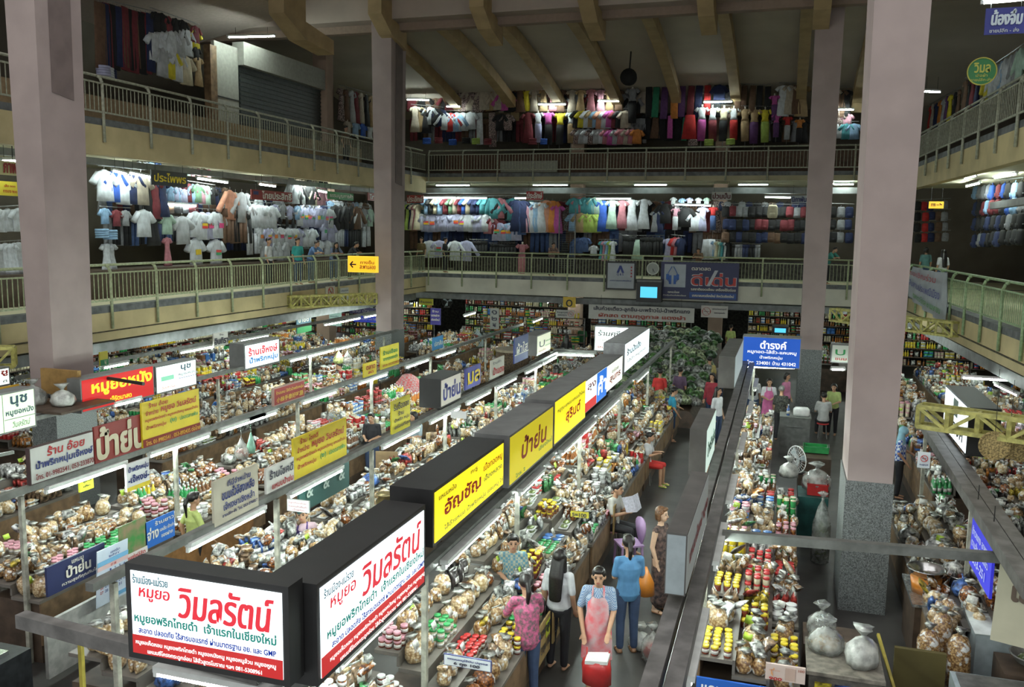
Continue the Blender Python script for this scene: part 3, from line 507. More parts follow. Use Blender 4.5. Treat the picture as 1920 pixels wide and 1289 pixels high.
# counter fronts at the left
sX('counter_banner', 'navy banner with pale letters on the counter front of the third row', -8.25, (87, 1066), (198, 1068), flat((.022, .03, .10)), [('แหนม', .40, .60, .78, .90, W1), ('ป้าย่น', .30, .72, .36, .76, W1, 0, 4), ('ความสุขที่คุณกินได้', .22, .85, .12, .28, W1)], thick=.03)
def cal_extra(t, w_, h): pass
cl = [('มรกตนี้มา', .4, .7, .88, .93, ink(DBL)), ('๒๕๔๙', .35, .7, .82, .86, ink(DBL)), ('07 08', .4, .58, .66, .70, R1)]
for r_, row in enumerate((('', '', '1', '2', '3', '4'), ('6', '7', '8', '9', '10', '11'), ('13', '14', '15', '16', '17', '18'), ('20', '21', '22', '23', '24', '25'), ('27', '28', '29', '30', '31', ''))):
    for c_, s in enumerate(row):
        if s: cl.append((s, .07+c_*.15, .07+c_*.15+.05*len(s), .57-r_*.085, .62-r_*.085, R1 if c_ == 0 or s in ('17', '18') else ink(DBL)))
sX('calendar', 'large wall calendar sheet hung on the third row counter front', -8.1, (176, 1035), (238, 1112), flat((.56, .64, .74)), cl, bands=[(0, 1, .72, .80, flat((.18, .42, .66))), (.4, 1, .05, .12, flat((.15, .40, .66))), (0, 1, .64, .715, flat((.7, .5, .5)))], thick=.012, tilt=R_(4))
sX('poster', 'photo poster of a seller with greenery beside the calendar', -8.15, (222, 990), (276, 1035), mat('printed_photo', (.22, .16, .10), .4, var=.6, sc=6., c2=(.05, .22, .06)), [('ตักแซ่งมีสิต', .1, .9, .02, .14, R1)], bands=[(0, 1, 0, .18, flat((.66, .62, .6)))], thick=.012)
sX('poster', 'bright blue poster with pale Thai letters right of the photo poster', -8.15, (272, 982), (328, 1005), flat((.03, .15, .52)), [('จ่าง', .02, .4, .3, .75, W1, .1, 3), ('ร้านยาว', .3, .95, .75, .92, W1), ('รสเด็ด เจ้าเก่า', .45, .95, .45, .6, W1), ('ของฝาก', .5, .9, .2, .35, W1)], thick=.012)
# box signs along the right beam
BG = mat('brown_grey_sign_box', (.13, .125, .115), .5, .1, var=.15, sc=3.); Y2 = (HZ(1341, 808, 3.03)[1], HZ(1356, 768, 3.03)[1]); Y3 = (HZ(1387, 670, 3.03)[1], HZ(1398, 636, 3.03)[1])
t = sign('box_sign', 'unlit grey box sign on the long aisle beam, nearest the camera', (-.70, 7.35, 2.47), 'y+', 2.05, .56, lit((.34, .37, .35), .35), [('แหนมเจ๊หงษ์ หมูยอ', .06, .94, .35, .7, ink((.4, .1, .1)), 0, 3)], thick=.18, frame=BG, fw=.02)  # faint glow put into the face of this unlit sign
mb = MB(); mb.box(-.004, 0., 0.01, .17, .01, .54); mb.build('end_plate', mat('pale_blue_grey_sheet', (.36, .42, .44), .4, .2, var=.06), t)
sign('box_sign', 'box sign with greenish lit face on the long aisle beam, middle one', (-.90, Y2[0], 2.40), 'y+', Y2[1]-Y2[0], .63, lit((.62, .80, .70), .9), [('น้ำพริกอ่อง', .06, .94, .35, .7, ink((.1, .3, .2)), 0, 3)], thick=.22, frame=BG, fw=.02)
sign('box_sign', 'box sign on the long aisle beam seen edge on left of the blue box sign', (-.95, Y3[0], 2.35), 'y+', Y3[1]-Y3[0], .68, lit((.45, .55, .55), .5), (), thick=.34, frame=BG, fw=.02)
sY('box_sign', 'blue box sign with white letters and a phone line facing the camera', 22.9, (1393, 630), (1500, 693), lit((.02, .12, .62), .62), [('ดำรงค์', .30, .76, .62, .9, ink(WHT, .9), 0, 3), ('หมูทอด-ไส้อั่ว-แคบหมู', .08, .94, .42, .58, ink(WHT, .9), 0, 2), ('น้ำพริกหนุ่ม', .3, .7, .24, .38, ink(WHT, .9), 0, 2), ('โทร. 234001 บ้าน 431042', .08, .94, .06, .2, ink(WHT, .9), 0, 2)], thick=.5, frame=mat('light_grey_sign_box', (.34, .36, .36), .45, .2, var=.1), fw=.025)
sY('box_sign', 'dim white box sign with a leaf drawing behind the near right column', 24., (1559, 645), (1592, 682), lit((.45, .50, .42), .45), [('ขนม', .2, .9, .1, .25, R1), ('U', .2, .8, .4, .75, G1)], thick=.3, frame=GRYF, fw=.03)
t = sign('box_sign', 'dark box sign with bright face turned to the left, right of the near right column', (2.62, 15.9, 2.42), 'y-', 2.0, .72, LW, [('ราชวงศ์', .1, .9, .15, .5, K1, 0, 4)], bands=[(.4, .6, .55, .95, ink((.1, .15, .12)))], thick=.42, frame=BLKF, fw=.03)
# far balcony banners
sY('banner_board', 'framed white award board with a pointed emblem on the far balcony', 36.5, (1137, 490), (1191, 545), flat((.40, .43, .46)), [('Q & S', .35, .6, .5, .6, B1), ('^', .35, .62, .62, .9, ink(DBL), 0, 5), ('★', .86, .94, .8, .9, R1), ('★', .86, .94, .68, .78, R1), ('★', .86, .94, .56, .66, R1), ('★', .86, .94, .44, .54, R1), ('เทศบาลนครเชียงใหม่', .1, .9, .28, .34, B1)], thick=.06, frame=BLKF, fw=.07)
def emblem(t, w_, h):
    mb = MB(); c = (.155*w_, .62*h); y = -.02
    for sgn in (-1, 1):
        pts = [(.02, .26), (.12, .05), (.12, -.10), (.03, -.20)]
        for p, q in zip(pts, pts[1:]): mb.bar((c[0]+sgn*p[0]*w_*.55, y, c[1]+p[1]*h), (c[0]+sgn*q[0]*w_*.55, y, c[1]+q[1]*h), .11, .02)
        mb.bar((c[0]+sgn*.03*w_, y, c[1]+.02*h), (c[0]+sgn*.03*w_, y, c[1]-.22*h), .10, .02)
    mb.build('emblem', ink((.03, .12, .42)), t)
sY('banner_board', 'wide navy market banner with a blue emblem and red outlined word on the far balcony', 36.45, (1240, 491), (1383, 565), flat((.035, .04, .105)), [('ตลาดสด', .40, .64, .79, .87, W1, 0, 2), ('ดีเด่น', .40, .97, .38, .73, ink((.55, .55, .58)), 0, 5), ('ดีเด่น', .405, .965, .39, .72, ink((.50, .05, .04)), 0, 2), ('/', .60, .74, .38, .80, ink((.5, .52, .56)), 0, 1), ('รสชาติยอดเยี่ยม เครื่องใช้อร่อย', .40, .97, .25, .33, W1), ('เทศบาลนครเชียงใหม่ จังหวัดเชียงใหม่', .42, .95, .08, .16, W1), ('ตลาดวโรรส', .1, .25, .16, .22, W1), ('ห้างหุ้นส่วนจำกัดวโรรส', .04, .34, .07, .12, W1)],
   bands=[(.045, .325, .32, .94, flat((.42, .46, .50))), (.38, .98, .04, .2, flat((.03, .08, .28)))], thick=.05, extra=emblem)
sY('hanging_sign', 'long white hanging board with black and brown Thai lines under the far balcony', 36.2, (1104, 571), (1301, 606), flat((.50, .50, .46)), [('เส้นก๋วยเตี๋ยว-ลูกชิ้น-มะพร้าวโม่-น้ำพริกแกง', .05, .96, .55, .92, K1, 0, 3), ('ผักสด ตามฤดูกาล แตงษำ', .10, .92, .08, .44, ink((.32, .05, .03)), 0, 4)], thick=.05)
def nosmoke(rx, rz, cx, cz, sc=.3):
    def f(t, w_, h):
        mb = MB(); n = 20; r = min(w_, h)*rx
        for i in range(n):
            a0, a1 = 2*math.pi*i/n, 2*math.pi*(i+1)/n; mb.bar((cx*w_+r*math.cos(a0), -.016, cz*h+r*math.sin(a0)), (cx*w_+r*math.cos(a1), -.016, cz*h+r*math.sin(a1)), r*.16, .008)
        mb.bar((cx*w_-r*.7, -.016, cz*h+r*.7), (cx*w_+r*.7, -.016, cz*h-r*.7), r*.16, .008); mb.build('prohibition_ring', ink((.5, .04, .03)), t)
        mb = MB(); mb.bar((cx*w_-r*.6, -.014, cz*h), (cx*w_+r*.6, -.014, cz*h), r*.2, .006); mb.build('cigarette_mark', K1, t)
    return f
sY('notice', 'white no smoking board under the far balcony', 36.3, (1315, 573), (1364, 597), flat((.52, .50, .46)), [('เขตปลอดบุหรี่', .42, .95, .65, .82, K1), ('ขอบคุณค่ะ', .5, .9, .3, .5, K1)], extra=nosmoke(.34, 0, .2, .5), **PB)
sY('notice', 'smaller white no smoking board left of the long hanging board', 36.0, (1043, 581), (1076, 597), flat((.45, .45, .42)), [('ห้ามสูบบุหรี่', .05, .65, .55, .8, K1), ('ขอบคุณ', .1, .6, .2, .42, K1)], extra=nosmoke(.34, 0, .82, .5), **PB)
sY('notice', 'yellow notice with dark ring above the small no smoking board', 36.35, (1056, 557), (1079, 577), flat((.62, .42, .04)), [('O', .25, .75, .05, .75, BLK)], **PB)
sX('notice', 'oval no smoking plate on the left balcony face', LX+.04, (611, 538), (628, 557), flat((.60, .60, .50)), (), extra=nosmoke(.42, 0, .5, .5), **PB)
sX('notice', 'pale printed notice beside the no smoking plate on the left balcony', LX+.04, (638, 541), (654, 561), flat((.52, .55, .50)), [('ประกาศ', .1, .9, .7, .85, B1), ('งดสูบบุหรี่', .1, .9, .4, .55, B1)], **PB)
sY('exit_sign', 'glowing yellow-orange arrow sign pointing left in front of the far left column', 26.6, (652, 480), (706, 512), lit((1., .50, .02), 1.1), [('←', .05, .28, .25, .7, BLK, 0, 5), ('ทางขึ้น', .45, .95, .52, .78, ink((.35, .1, .02))), ('สะพานลอย', .42, 1., .18, .44, ink((.35, .1, .02)))], thick=.16, frame=lit((1., .66, .05), .9), fw=.03)
sY('exit_sign', 'glowing yellow exit sign with an arrow pointing right under the upper right gallery', 29., (1743, 378), (1769, 391), lit((1., .55, .06), 1.0), [('→', .5, .95, .2, .8, BLK, 0, 5), ('ทาง', .08, .42, .25, .75, BLK, 0, 4)], thick=.12, frame=lit((1., .66, .05), .9), fw=.02)
# gallery shop name boards
sX('name_board', 'black name board with yellow Thai letters on the lower left gallery', -16.4, (283, 318), (352, 352), flat((.045, .05, .055)), [('ประไพพร', .06, .94, .25, .85, Y1, .1, 3)], **PB)
sX('name_board', 'dark red name board with white letters on the lower left gallery', -16.4, (471, 355), (548, 379), flat((.26, .035, .03)), [('ไทยประสิทธิ์', .24, .97, .15, .92, ink((.72, .7, .62)), 0, 4)], bands=[(.04, .16, .5, .85, flat((.04, .05, .16)))], **PB)
sX('name_board', 'green name board with pale letters on the lower left gallery', -16.4, (615, 359), (663, 377), flat((.03, .27, .07)), [('ธรรมนูญการค้า', .06, .96, .15, .85, ink((.62, .7, .55)), 0, 3)], **PB)
sX('name_board', 'second red name board cut by the far left column', -16.4, (690, 361), (716, 378), flat((.30, .04, .03)), [('ไทย', .1, .7, .2, .8, ink((.6, .55, .5)), 0, 3)], **PB)
sX('name_board', 'cream name board with red letters at the left picture edge', -16.4, (-30, 298), (33, 330), flat((.62, .58, .30)), [('ภาพ', .55, .98, .15, .85, ink((.3, .03, .03)), 0, 4)], **PB)
for lb, q, c, tx, ci in (('left', (763, 366, 794, 381), (.28, .035, .03), 'ประอักษ์', (.62, .55, .5)), ('middle', (987, 359, 1018, 375), (.40, .03, .03), 'ประอักษ์', (.75, .7, .65)), ('', (1335, 360, 1371, 375), (.46, .46, .42), 'ป่วนปั่น', (.10, .02, .02)), ('', (1484, 367, 1513, 381), (.40, .44, .46), 'นิภาพัน', (.03, .04, .12))):
    nm = {'left': 'red name board at the left end of the lower far gallery', 'middle': 'bright red name board near the middle of the lower far gallery'}.get(lb) or ('white name board with dark brown letters on the lower far gallery' if c[0] > .45 else 'pale name board with navy letters by the far right column')
    sY('name_board', nm, 37.2, q[:2], q[2:], flat(c), [(tx, .05, .95, .15, .88, ink(ci), 0, 4)], **PB)
sY('name_board', 'blue hanging sign with white Thai words at the top right corner', 15., (1849, 16), (1921, 62), flat((.04, .05, .28)), [('น้องจิ๋ม', .15, .9, .35, .92, ink((.62, .72, .80)), .05, 4), ('ขายปลีก - ส่ง', .12, .85, .06, .22, ink((.5, .55, .6)))], **PB)
tube(DP(1845, 5, 15.1), DP(1925, -2, 15.1), 'lit tube above the blue hanging sign at the top right corner', .5)
# round green sign
c = DP(1841, 134, 19.); t = thing('round_sign', 'round green sign with yellow rim and lettering on the upper right gallery', 'sign', c)
mb = MB(); mb.cyl((0, 0, 0), (0, .05, 0), .25, n=28); mb.build('disc', flat((.03, .20, .06)), t)
mb = MB()
for i in range(28): a0, a1 = 2*math.pi*i/28, 2*math.pi*(i+1)/28; mb.bar((.25*math.cos(a0), -.01, .25*math.sin(a0)), (.25*math.cos(a1), -.01, .25*math.sin(a1)), .02)
mb.build('rim', flat((.45, .42, .06)), t)
mb = MB(); put_text(mb, 'วิมล', -.14, .14, -.02, .16, -.006, 0, 3); put_text(mb, 'เสื้อผ้า', -.1, .1, -.10, -.04, -.006); put_text(mb, 'ขายปลีก-ส่ง', -.18, .18, -.18, -.12, -.006); mb.build('lettering', ink((.5, .5, .08)), t)
# wall clock, screens
c = DP(1224, 504, 36.45); t = thing('wall_clock', 'round white clock on the far balcony railing', 'clock', c); mb = MB(); mb.cyl((0, 0, 0), (0, .06, 0), .26, n=28); mb.build('rim', flat((.55, .60, .52)), t)
mb = MB(); mb.cyl((0, -.006, 0), (0, 0, 0), .22, n=28); mb.build('dial', flat((.34, .36, .33)), t)
mb = MB(); mb.bar((0, -.015, 0), (.02, -.015, -.14), .018); mb.build('hour_hand', BLK, t); mb = MB(); mb.bar((0, -.02, 0), (.09, -.02, -.16), .012); mb.build('minute_hand', BLK, t)
def screen(label, Y, tl, br, d, m):
    a, b = DP(*tl, Y), DP(*br, Y); t = thing('television', label, 'television', (a[0], Y, b[2])); W, Hh = b[0]-a[0], a[2]-b[2]
    mb = MB(); mb.box(0, W, 0, d, 0, Hh); mb.build('casing', BLKF, t); mb = MB(); mb.box(W*.16, W*.84, -.01, 0, Hh*.2, Hh*.68); mb.build('screen', m, t)
    mb = MB(); mb.box(0, W, -.01, .0, Hh*.9, Hh*.97); mb.build('speaker_strip', GRYF, t); return t
CY = lit((.10, .62, .95), 1.1)
screen('television with a bright blue screen hung below the clock', 36.1, (1194, 524), (1239, 568), .45, CY)
screen('smaller television with a blue screen deep under the far balcony', 37.5, (1448, 610), (1478, 628), .4, CY)
a = HZ(590, 1066, 1.35); t = thing('television', 'small television with violet picture half hidden behind the long box sign', 'television', (a[0], a[1], 1.05), R_(20))
mb = MB(); mb.box(0, .42, 0, .35, 0, .34); mb.build('casing', BLKF, t); mb = MB(); mb.box(.03, .39, -.008, 0, .04, .31); mb.build('screen', lit((.35, .30, .95), .9), t)
# cloth banner on the right balcony, blue hanging sign, no smoking card
mb = MB(); a = (RX(31.6)-.12, 31.6); b = (RX(26.3)-.12, 26.3); N = 16; mb.smooth = True
va = []; 
for sd in (0, .012):
    for i in range(N+1):
        t_ = i/N; x = a[0]+(b[0]-a[0])*t_; y = a[1]+(b[1]-a[1])*t_
        for j in range(5):
            zz = 4.63-.20*math.sin(math.pi*t_)*.25-j/4*(1.0+.35*t_); va.append((x-.06*math.sin(i*1.3+j*.8)-sd-.02*j, y, zz))
n1 = (N+1)*5; fs = []
for i in range(N):
    for j in range(4):
        q = i*5+j; fs.append((q, q+1, q+6, q+5)); fs.append((q+n1, q+n1+5, q+n1+6, q+n1+1))
t = thing('cloth_banner', 'white cloth banner with multicoloured Thai writing sagging from the right balcony rail', 'banner', (0, 0, 0))
mb.add(va, fs); mb.build('cloth', flat((.46, .50, .54)), t)
for s, z0, z1, f0, f1, c_ in (('ขอเชิญร่วม', .72, .92, .05, .8, (.5, .08, .12)), ('สืบสานประเพณีเมือง', .42, .62, .05, .92, (.08, .08, .34)), ('ตลาดวโรรส ๒ เมษายน', .14, .30, .2, .96, (.12, .40, .10))):
    mb = MB(); v, f_ = text_mesh(s)
    vs = []
    for p in v:
        t_ = f0+(f1-f0)*p[0]; vs.append((a[0]+(b[0]-a[0])*t_-.14, a[1]+(b[1]-a[1])*t_, 4.63-.05*math.sin(math.pi*t_)-(1-(z0+(z1-z0)*p[1]))*(1.0+.35*t_)))
    mb.add(vs, f_); mb.build('lettering', ink(c_), t)
sign('hanging_sign', 'bright blue plastic sign with white lines hung from the dark beam on the right', (2.35, 11.75, 1.55), 'y-', 1.15, .62, lit((.05, .05, .80), .45), [('ข้าวแกง อาหาร', .1, .9, .68, .86, ink((.6, .65, .9))), ('ตามสั่ง ก๋วยเตี๋ยว', .1, .9, .45, .62, ink((.6, .65, .9))), ('053-251', .2, .8, .16, .34, ink((.6, .65, .9)))], thick=.03)
sY('notice', 'white no smoking card on a pole right of the near right column', 12.3, (1722, 848), (1743, 879), flat((.72, .80, .82)), [('ห้ามสูบบุหรี่', .15, .85, .15, .28, B1)], extra=nosmoke(.28, 0, .5, .62), **PB)
t = sign('hanging_sign', 'tilted beige cardboard sign with brown letters at the right edge', DP(1856, 1200, 10.), R_(-20), .75, 1.0, flat((.42, .40, .29)), [('ไส้อั่ว', .15, .9, .45, .75, ink((.08, .05, .03)), 0, 3), ('แหนม', .2, .7, .78, .92, ink((.4, .1, .08)))], thick=.02, tilt=R_(-18))
# ================================================================ COUNTERS AND GOODS
LAM = mat('worn_grey_board', (.17, .155, .135), .4, var=.12, sc=3.)
WOOD = mat('brown_plywood', (.22, .14, .075), .6, var=.2, sc=6.)
DKW = mat('dark_stained_board', (.09, .06, .04), .6, var=.2, sc=5.)
def counter(x0, x1, y0, y1, tiers, label, face=1, front=None, ztop=None):
    """stepped display counter; tiers = [(width, height)...] from the low edge; face=+1 the low edge is on +x"""
    t = thing('display_counter', label, 'counter', ((x0+x1)/2, y0, 0)); hw = (x1-x0)/2; L = y1-y0
    x = hw*face
    for k, (w_, h) in enumerate(tiers):
        xn = x-w_*face; a, b = min(x, xn), max(x, xn)
        mb = MB(); mb.box(a, b, 0, L, h-.04, h); mb.build('display_step', LAM, t)
        mb = MB(); mb.box(b-.03 if face > 0 else a, b if face > 0 else a+.03, 0.02, L-.02, (tiers[k-1][1] if k else .25), h-.04); mb.build('riser', (front or WOOD) if k == 0 else LAM, t)
        x = xn
    mb = MB(); mb.box(-hw+.02, hw-.04, .04, L-.04, 0, min(h for _, h in tiers)-.05); mb.build('carcass', DKW, t)
    return t
# --- food and package prototypes. Each: body mesh + optional parts, materials chosen per copy
def rgb(h): return tuple(((int(h[i:i+2], 16)/255)**2.2) for i in (0, 2, 4))
SN = [snack('pork_crackling', rgb('e6d2a8'), rgb('8c6a42')), snack('fried_crackers', rgb('d4b078'), rgb('6a4828')), snack('dried_fruit', rgb('b87030'), rgb('3a1c0c')), snack('pale_puffed_rice', rgb('f0e4c4'), rgb('a88a58'), 26.), snack('dried_shrimp', rgb('d89078'), rgb('6a2418'), 55.), snack('green_beans', rgb('90a850'), rgb('2c3c18'), 50.)]
def foil(n, c): return mat(n, c, .28, .35, var=.45, sc=16., bump=.8, coat=.6)
FO = [foil('silver_film', (.62, .64, .63)), foil('clear_film', (.50, .52, .48)), foil('brown_film', (.30, .20, .12)), foil('red_film', (.45, .05, .04)), foil('green_film', (.07, .30, .10)), foil('yellow_film', (.65, .50, .06)), foil('white_film', (.75, .76, .74)), foil('blue_film', (.08, .18, .50)), foil('dark_film', (.07, .06, .06)), foil('orange_film', (.55, .22, .04))]
PL = {k: mat(k+'_plastic', c, .35, var=.08, coat=.4) for k, c in dict(red=(.50, .03, .03), pink=(.62, .30, .36), white=(.72, .74, .72), yellow=(.72, .56, .03), green=(.04, .34, .10), blue=(.05, .18, .50), orange=(.62, .22, .03), brown=(.22, .10, .04), black=(.02, .02, .02), amber=(.35, .12, .02), cream=(.60, .54, .38), lightgreen=(.40, .55, .35), teal=(.05, .32, .34), lime=(.42, .62, .06)).items()}
CHILI = mat('dark_red_chili_paste', (.20, .035, .015), .4, var=.3, sc=40., coat=.6)
LBL = mat('white_paper_label', (.66, .66, .62), .6, var=.12, sc=60.)
PROTO = {}
def proto(kind, parts):
    """parts: [(name, MB, material)] first = body"""
    PROTO[kind] = [(n, b.mesh(n, m), m) for n, b, m in parts]
def P_(f): b = MB(); b.smooth = True; f(b); return b
proto('snack_bag', [('bag', P_(lambda b: b.lathe([(.01, 0), (.085, .01), (.105, .07), (.10, .15), (.075, .20), (.03, .225), (.022, .235)], 12, wob=.07)), SN[0]),
      ('gathered_neck', P_(lambda b: b.lathe([(.02, .228), (.026, .24), (.05, .27), (.075, .29)], 9, wob=.25)), FO[1]), ('paper_label', P_(lambda b: b.add([(-.035, -.108, .09), (.035, -.108, .09), (.035, -.104, .14), (-.035, -.104, .14), (-.035, -.10, .09), (.035, -.10, .09), (.035, -.096, .14), (-.035, -.096, .14)], [(0, 1, 2, 3), (4, 7, 6, 5), (0, 4, 5, 1), (2, 6, 7, 3), (1, 5, 6, 2), (0, 3, 7, 4)])), LBL)])
def pillow(b, w_, h, d, z0=0.):
    rs = []
    for i in range(7):
        t = i/6; e = .012+d*math.sin(math.pi*min(1, t*1.05+.02))**.6 if i < 6 else .006
        rs.append([(w_/2*math.copysign(abs(math.cos(a))**.5, math.cos(a)), e*math.copysign(abs(math.sin(a))**.8, math.sin(a)), z0+h*t) for a in [2*math.pi*j/12 for j in range(12)]])
    b.loft(rs)
proto('standing_pouch', [('pouch', P_(lambda b: pillow(b, .15, .21, .035)), FO[0]), ('paper_label', P_(lambda b: b.box(-.04, .04, -.046, -.036, .05, .12)), LBL), ('heat_seal', P_(lambda b: b.box(-.07, .07, -.005, .005, .205, .225)), FO[1])])
proto('foil_packet', [('packet', P_(lambda b: pillow(b, .17, .19, .028)), FO[0])])
proto('lidded_jar', [('jar', P_(lambda b: b.lathe([(.046, 0), (.05, .01), (.05, .085), (.042, .095)], 12)), CHILI), ('lid', P_(lambda b: b.lathe([(.05, .092), (.052, .096), (.052, .118), (.046, .122)], 12)), PL['red']), ('paper_label', P_(lambda b: b.lathe([(.0515, .025), (.0515, .07)], 12)), LBL)])
proto('sauce_bottle', [('bottle', P_(lambda b: b.lathe([(.03, 0), (.034, .01), (.034, .14), (.014, .19), (.013, .225)], 10)), PL['amber']), ('cap', P_(lambda b: b.lathe([(.016, .222), (.016, .25), (.012, .253)], 10)), PL['white']), ('paper_label', P_(lambda b: b.lathe([(.0355, .045), (.0355, .11)], 10)), LBL)])
proto('food_tin', [('tin', P_(lambda b: b.lathe([(.042, 0), (.044, .004), (.044, .112), (.042, .116)], 14)), PL['yellow']), ('lid', P_(lambda b: b.lathe([(.045, .108), (.045, .12), (.040, .122)], 14)), PL['cream'])])
proto('carton', [('carton', P_(lambda b: b.box(-.08, .08, -.05, .05, 0, .13)), PL['white']), ('printed_band', P_(lambda b: b.box(-.0815, .0815, -.0515, .0515, .03, .075)), PL['red'])])
for k_ in ('carton',):
    for q in PROTO[k_]: q[1].polygons.foreach_set('use_smooth', [False]*len(q[1].polygons))
def knot(b):
    b.lathe([(.02, 0), (.12, .015), (.155, .09), (.13, .17), (.06, .215), (.025, .23)], 12, wob=.12); 
proto('knotted_bag', [('bag', P_(knot), FO[6]), ('knot_ears', P_(lambda b: (b.cyl((0, 0, .225), (-.05, .01, .29), .022, .008, 7), b.cyl((0, 0, .225), (.06, -.01, .285), .022, .008, 7))), FO[6])])
proto('plastic_tub', [('tub', P_(lambda b: b.lathe([(.05, 0), (.065, .075)], 12)), PL['white']), ('lid', P_(lambda b: b.lathe([(.069, .072), (.069, .084), (.06, .088)], 12)), PL['pink'])])
proto('wrapped_roll', [('roll', P_(lambda b: b.lathe([(.012, 0), (.034, .012), (.036, .20), (.012, .215)], 9, wob=.04)), FO[4]), ('twisted_end', P_(lambda b: b.lathe([(.010, .213), (.026, .24)], 8, wob=.2)), FO[1])])
proto('snack_tray', [('tray', P_(lambda b: b.hexa([(-.09, -.06, 0), (.09, -.06, 0), (.09, .06, 0), (-.09, .06, 0)], [(-.105, -.075, .03), (.105, -.075, .03), (.105, .075, .03), (-.105, .075, .03)])), PL['white']), ('filling', P_(lambda b: b.ell((0, 0, .032), .09, .062, .028, 10, 5)), SN[1])])
proto('price_slip', [('card', P_(lambda b: b.hexa([(-.05, 0, 0), (.05, 0, 0), (.05, .004, 0), (-.05, .004, 0)], [(-.05, .03, .065), (.05, .03, .065), (.05, .034, .065), (-.05, .034, .065)])), LBL)])
def alias(new, old, sx_, sy, sz, m=None):
    out = []
    for i, (n, me, mm) in enumerate(PROTO[old]):
        q = me.copy(); q.transform(Matrix.Diagonal((sx_, sy, sz, 1))); mm = m if (m and i == 0) else mm
        if m and i == 0: q.materials[0] = m
        out.append((n, q, mm))
    PROTO[new] = out
alias('cracker_bag', 'snack_bag', .8, .8, .78, SN[3]); alias('noodle_bag', 'snack_bag', 1.05, 1.05, .95, SN[0]); alias('nut_bag', 'standing_pouch', .75, 1.1, .75, SN[1]); alias('candy_packet', 'foil_packet', .72, 1., .7, FO[0]); alias('dried_fish_packet', 'foil_packet', .9, .8, 1.1, FO[2]); alias('spice_jar', 'lidded_jar', .8, .8, .8, PL['cream'])  # added as resized copies of the bags, pouches, packets and jars above
CNAME = {}
def mname(m): return {'silver_film': 'silvery', 'clear_film': 'clear', 'brown_film': 'brown', 'white_film': 'white', 'dark_film': 'dark'}.get(m.name.split('.')[0], m.name.split('_')[0])
QUEUE = []
def put(kind, loc, rz, label, group, body=None, second=None, sc=1., tilt=0.):
    if len(label.split()) > 16: label = label.replace('lying on top ', '').replace('small ', '').replace('the dark red ', 'the red ')
    group = label[:60]
    if seen(loc, 70): QUEUE.append((kind, loc, rz, label, group, body, second, sc, tilt))
KDESC = {'cracker_bag': 'small tied bag of %s', 'noodle_bag': 'plump tied bag of %s', 'nut_bag': 'small %s pouch', 'candy_packet': 'little %s packet', 'dried_fish_packet': 'long %s packet', 'spice_jar': 'little jar with a %s lid', 'snack_bag': 'tied bag of %s', 'standing_pouch': '%s labelled pouch', 'foil_packet': '%s crinkled packet', 'lidded_jar': 'jar with a %s lid', 'sauce_bottle': '%s capped bottle', 'food_tin': '%s food tin', 'carton': '%s banded carton',
         'knotted_bag': '%s knotted plastic bag', 'plastic_tub': 'tub with a %s lid', 'wrapped_roll': '%s wrapped roll', 'snack_tray': 'tray of %s'}
SPACE = {'cracker_bag': (.175, .17), 'noodle_bag': (.235, .225), 'nut_bag': (.125, .11), 'candy_packet': (.135, .10), 'dried_fish_packet': (.17, .09), 'spice_jar': (.09, .09), 'snack_bag': (.23, .22), 'standing_pouch': (.175, .11), 'foil_packet': (.19, .09), 'lidded_jar': (.112, .112), 'sauce_bottle': (.085, .085), 'food_tin': (.098, .1), 'carton': (.175, .125), 'knotted_bag': (.33, .32), 'plastic_tub': (.145, .145), 'wrapped_roll': (.085, .085), 'snack_tray': (.225, .165)}
TOPH = {'spice_jar': .098, 'lidded_jar': .122, 'food_tin': .122, 'carton': .13, 'plastic_tub': .088, 'snack_tray': .06}
def variant(kind):
    r = random.random
    if kind in ('snack_bag', 'cracker_bag', 'noodle_bag'): m = random.choice(SN[:4]+SN[:2]+[SN[3]]); return m, None, m.name.split('.')[0].replace('_', ' ')
    if kind in ('standing_pouch', 'foil_packet', 'nut_bag', 'candy_packet', 'dried_fish_packet'): m = random.choice((FO[:3]+[FO[6], FO[1]])*3+FO) if r() < .62 else random.choice(SN[:4]); return m, None, (mname(m) if m in FO else 'snack filled')
    if kind in ('lidded_jar', 'spice_jar'): c = random.choice(('red', 'pink', 'white', 'pink', 'yellow', 'green')); return random.choice((CHILI, SN[2], PL['cream'])), PL[c], c
    if kind == 'sauce_bottle': c = random.choice(('amber', 'brown', 'green', 'yellow', 'orange')); return PL[c], None, c
    if kind == 'food_tin': c = random.choice(('yellow', 'cream', 'green', 'red')); return PL[c], None, c
    if kind == 'carton': c = random.choice(('white', 'cream', 'brown', 'green', 'blue')); return PL[c], PL[random.choice(('red', 'blue', 'green', 'yellow'))], c
    if kind == 'knotted_bag': m = random.choice((FO[6], FO[1], FO[1], FO[7], FO[6])); return m, m, mname(m)
    if kind == 'plastic_tub': c = random.choice(('pink', 'red', 'white', 'blue')); return PL['white'], PL[c], c
    if kind == 'wrapped_roll': m = random.choice((FO[4], FO[0], FO[2], FO[6])); return m, None, mname(m)
    if kind == 'snack_tray': m = random.choice(SN); return PL['white'], m, m.name.split('.')[0].replace('_', ' ')
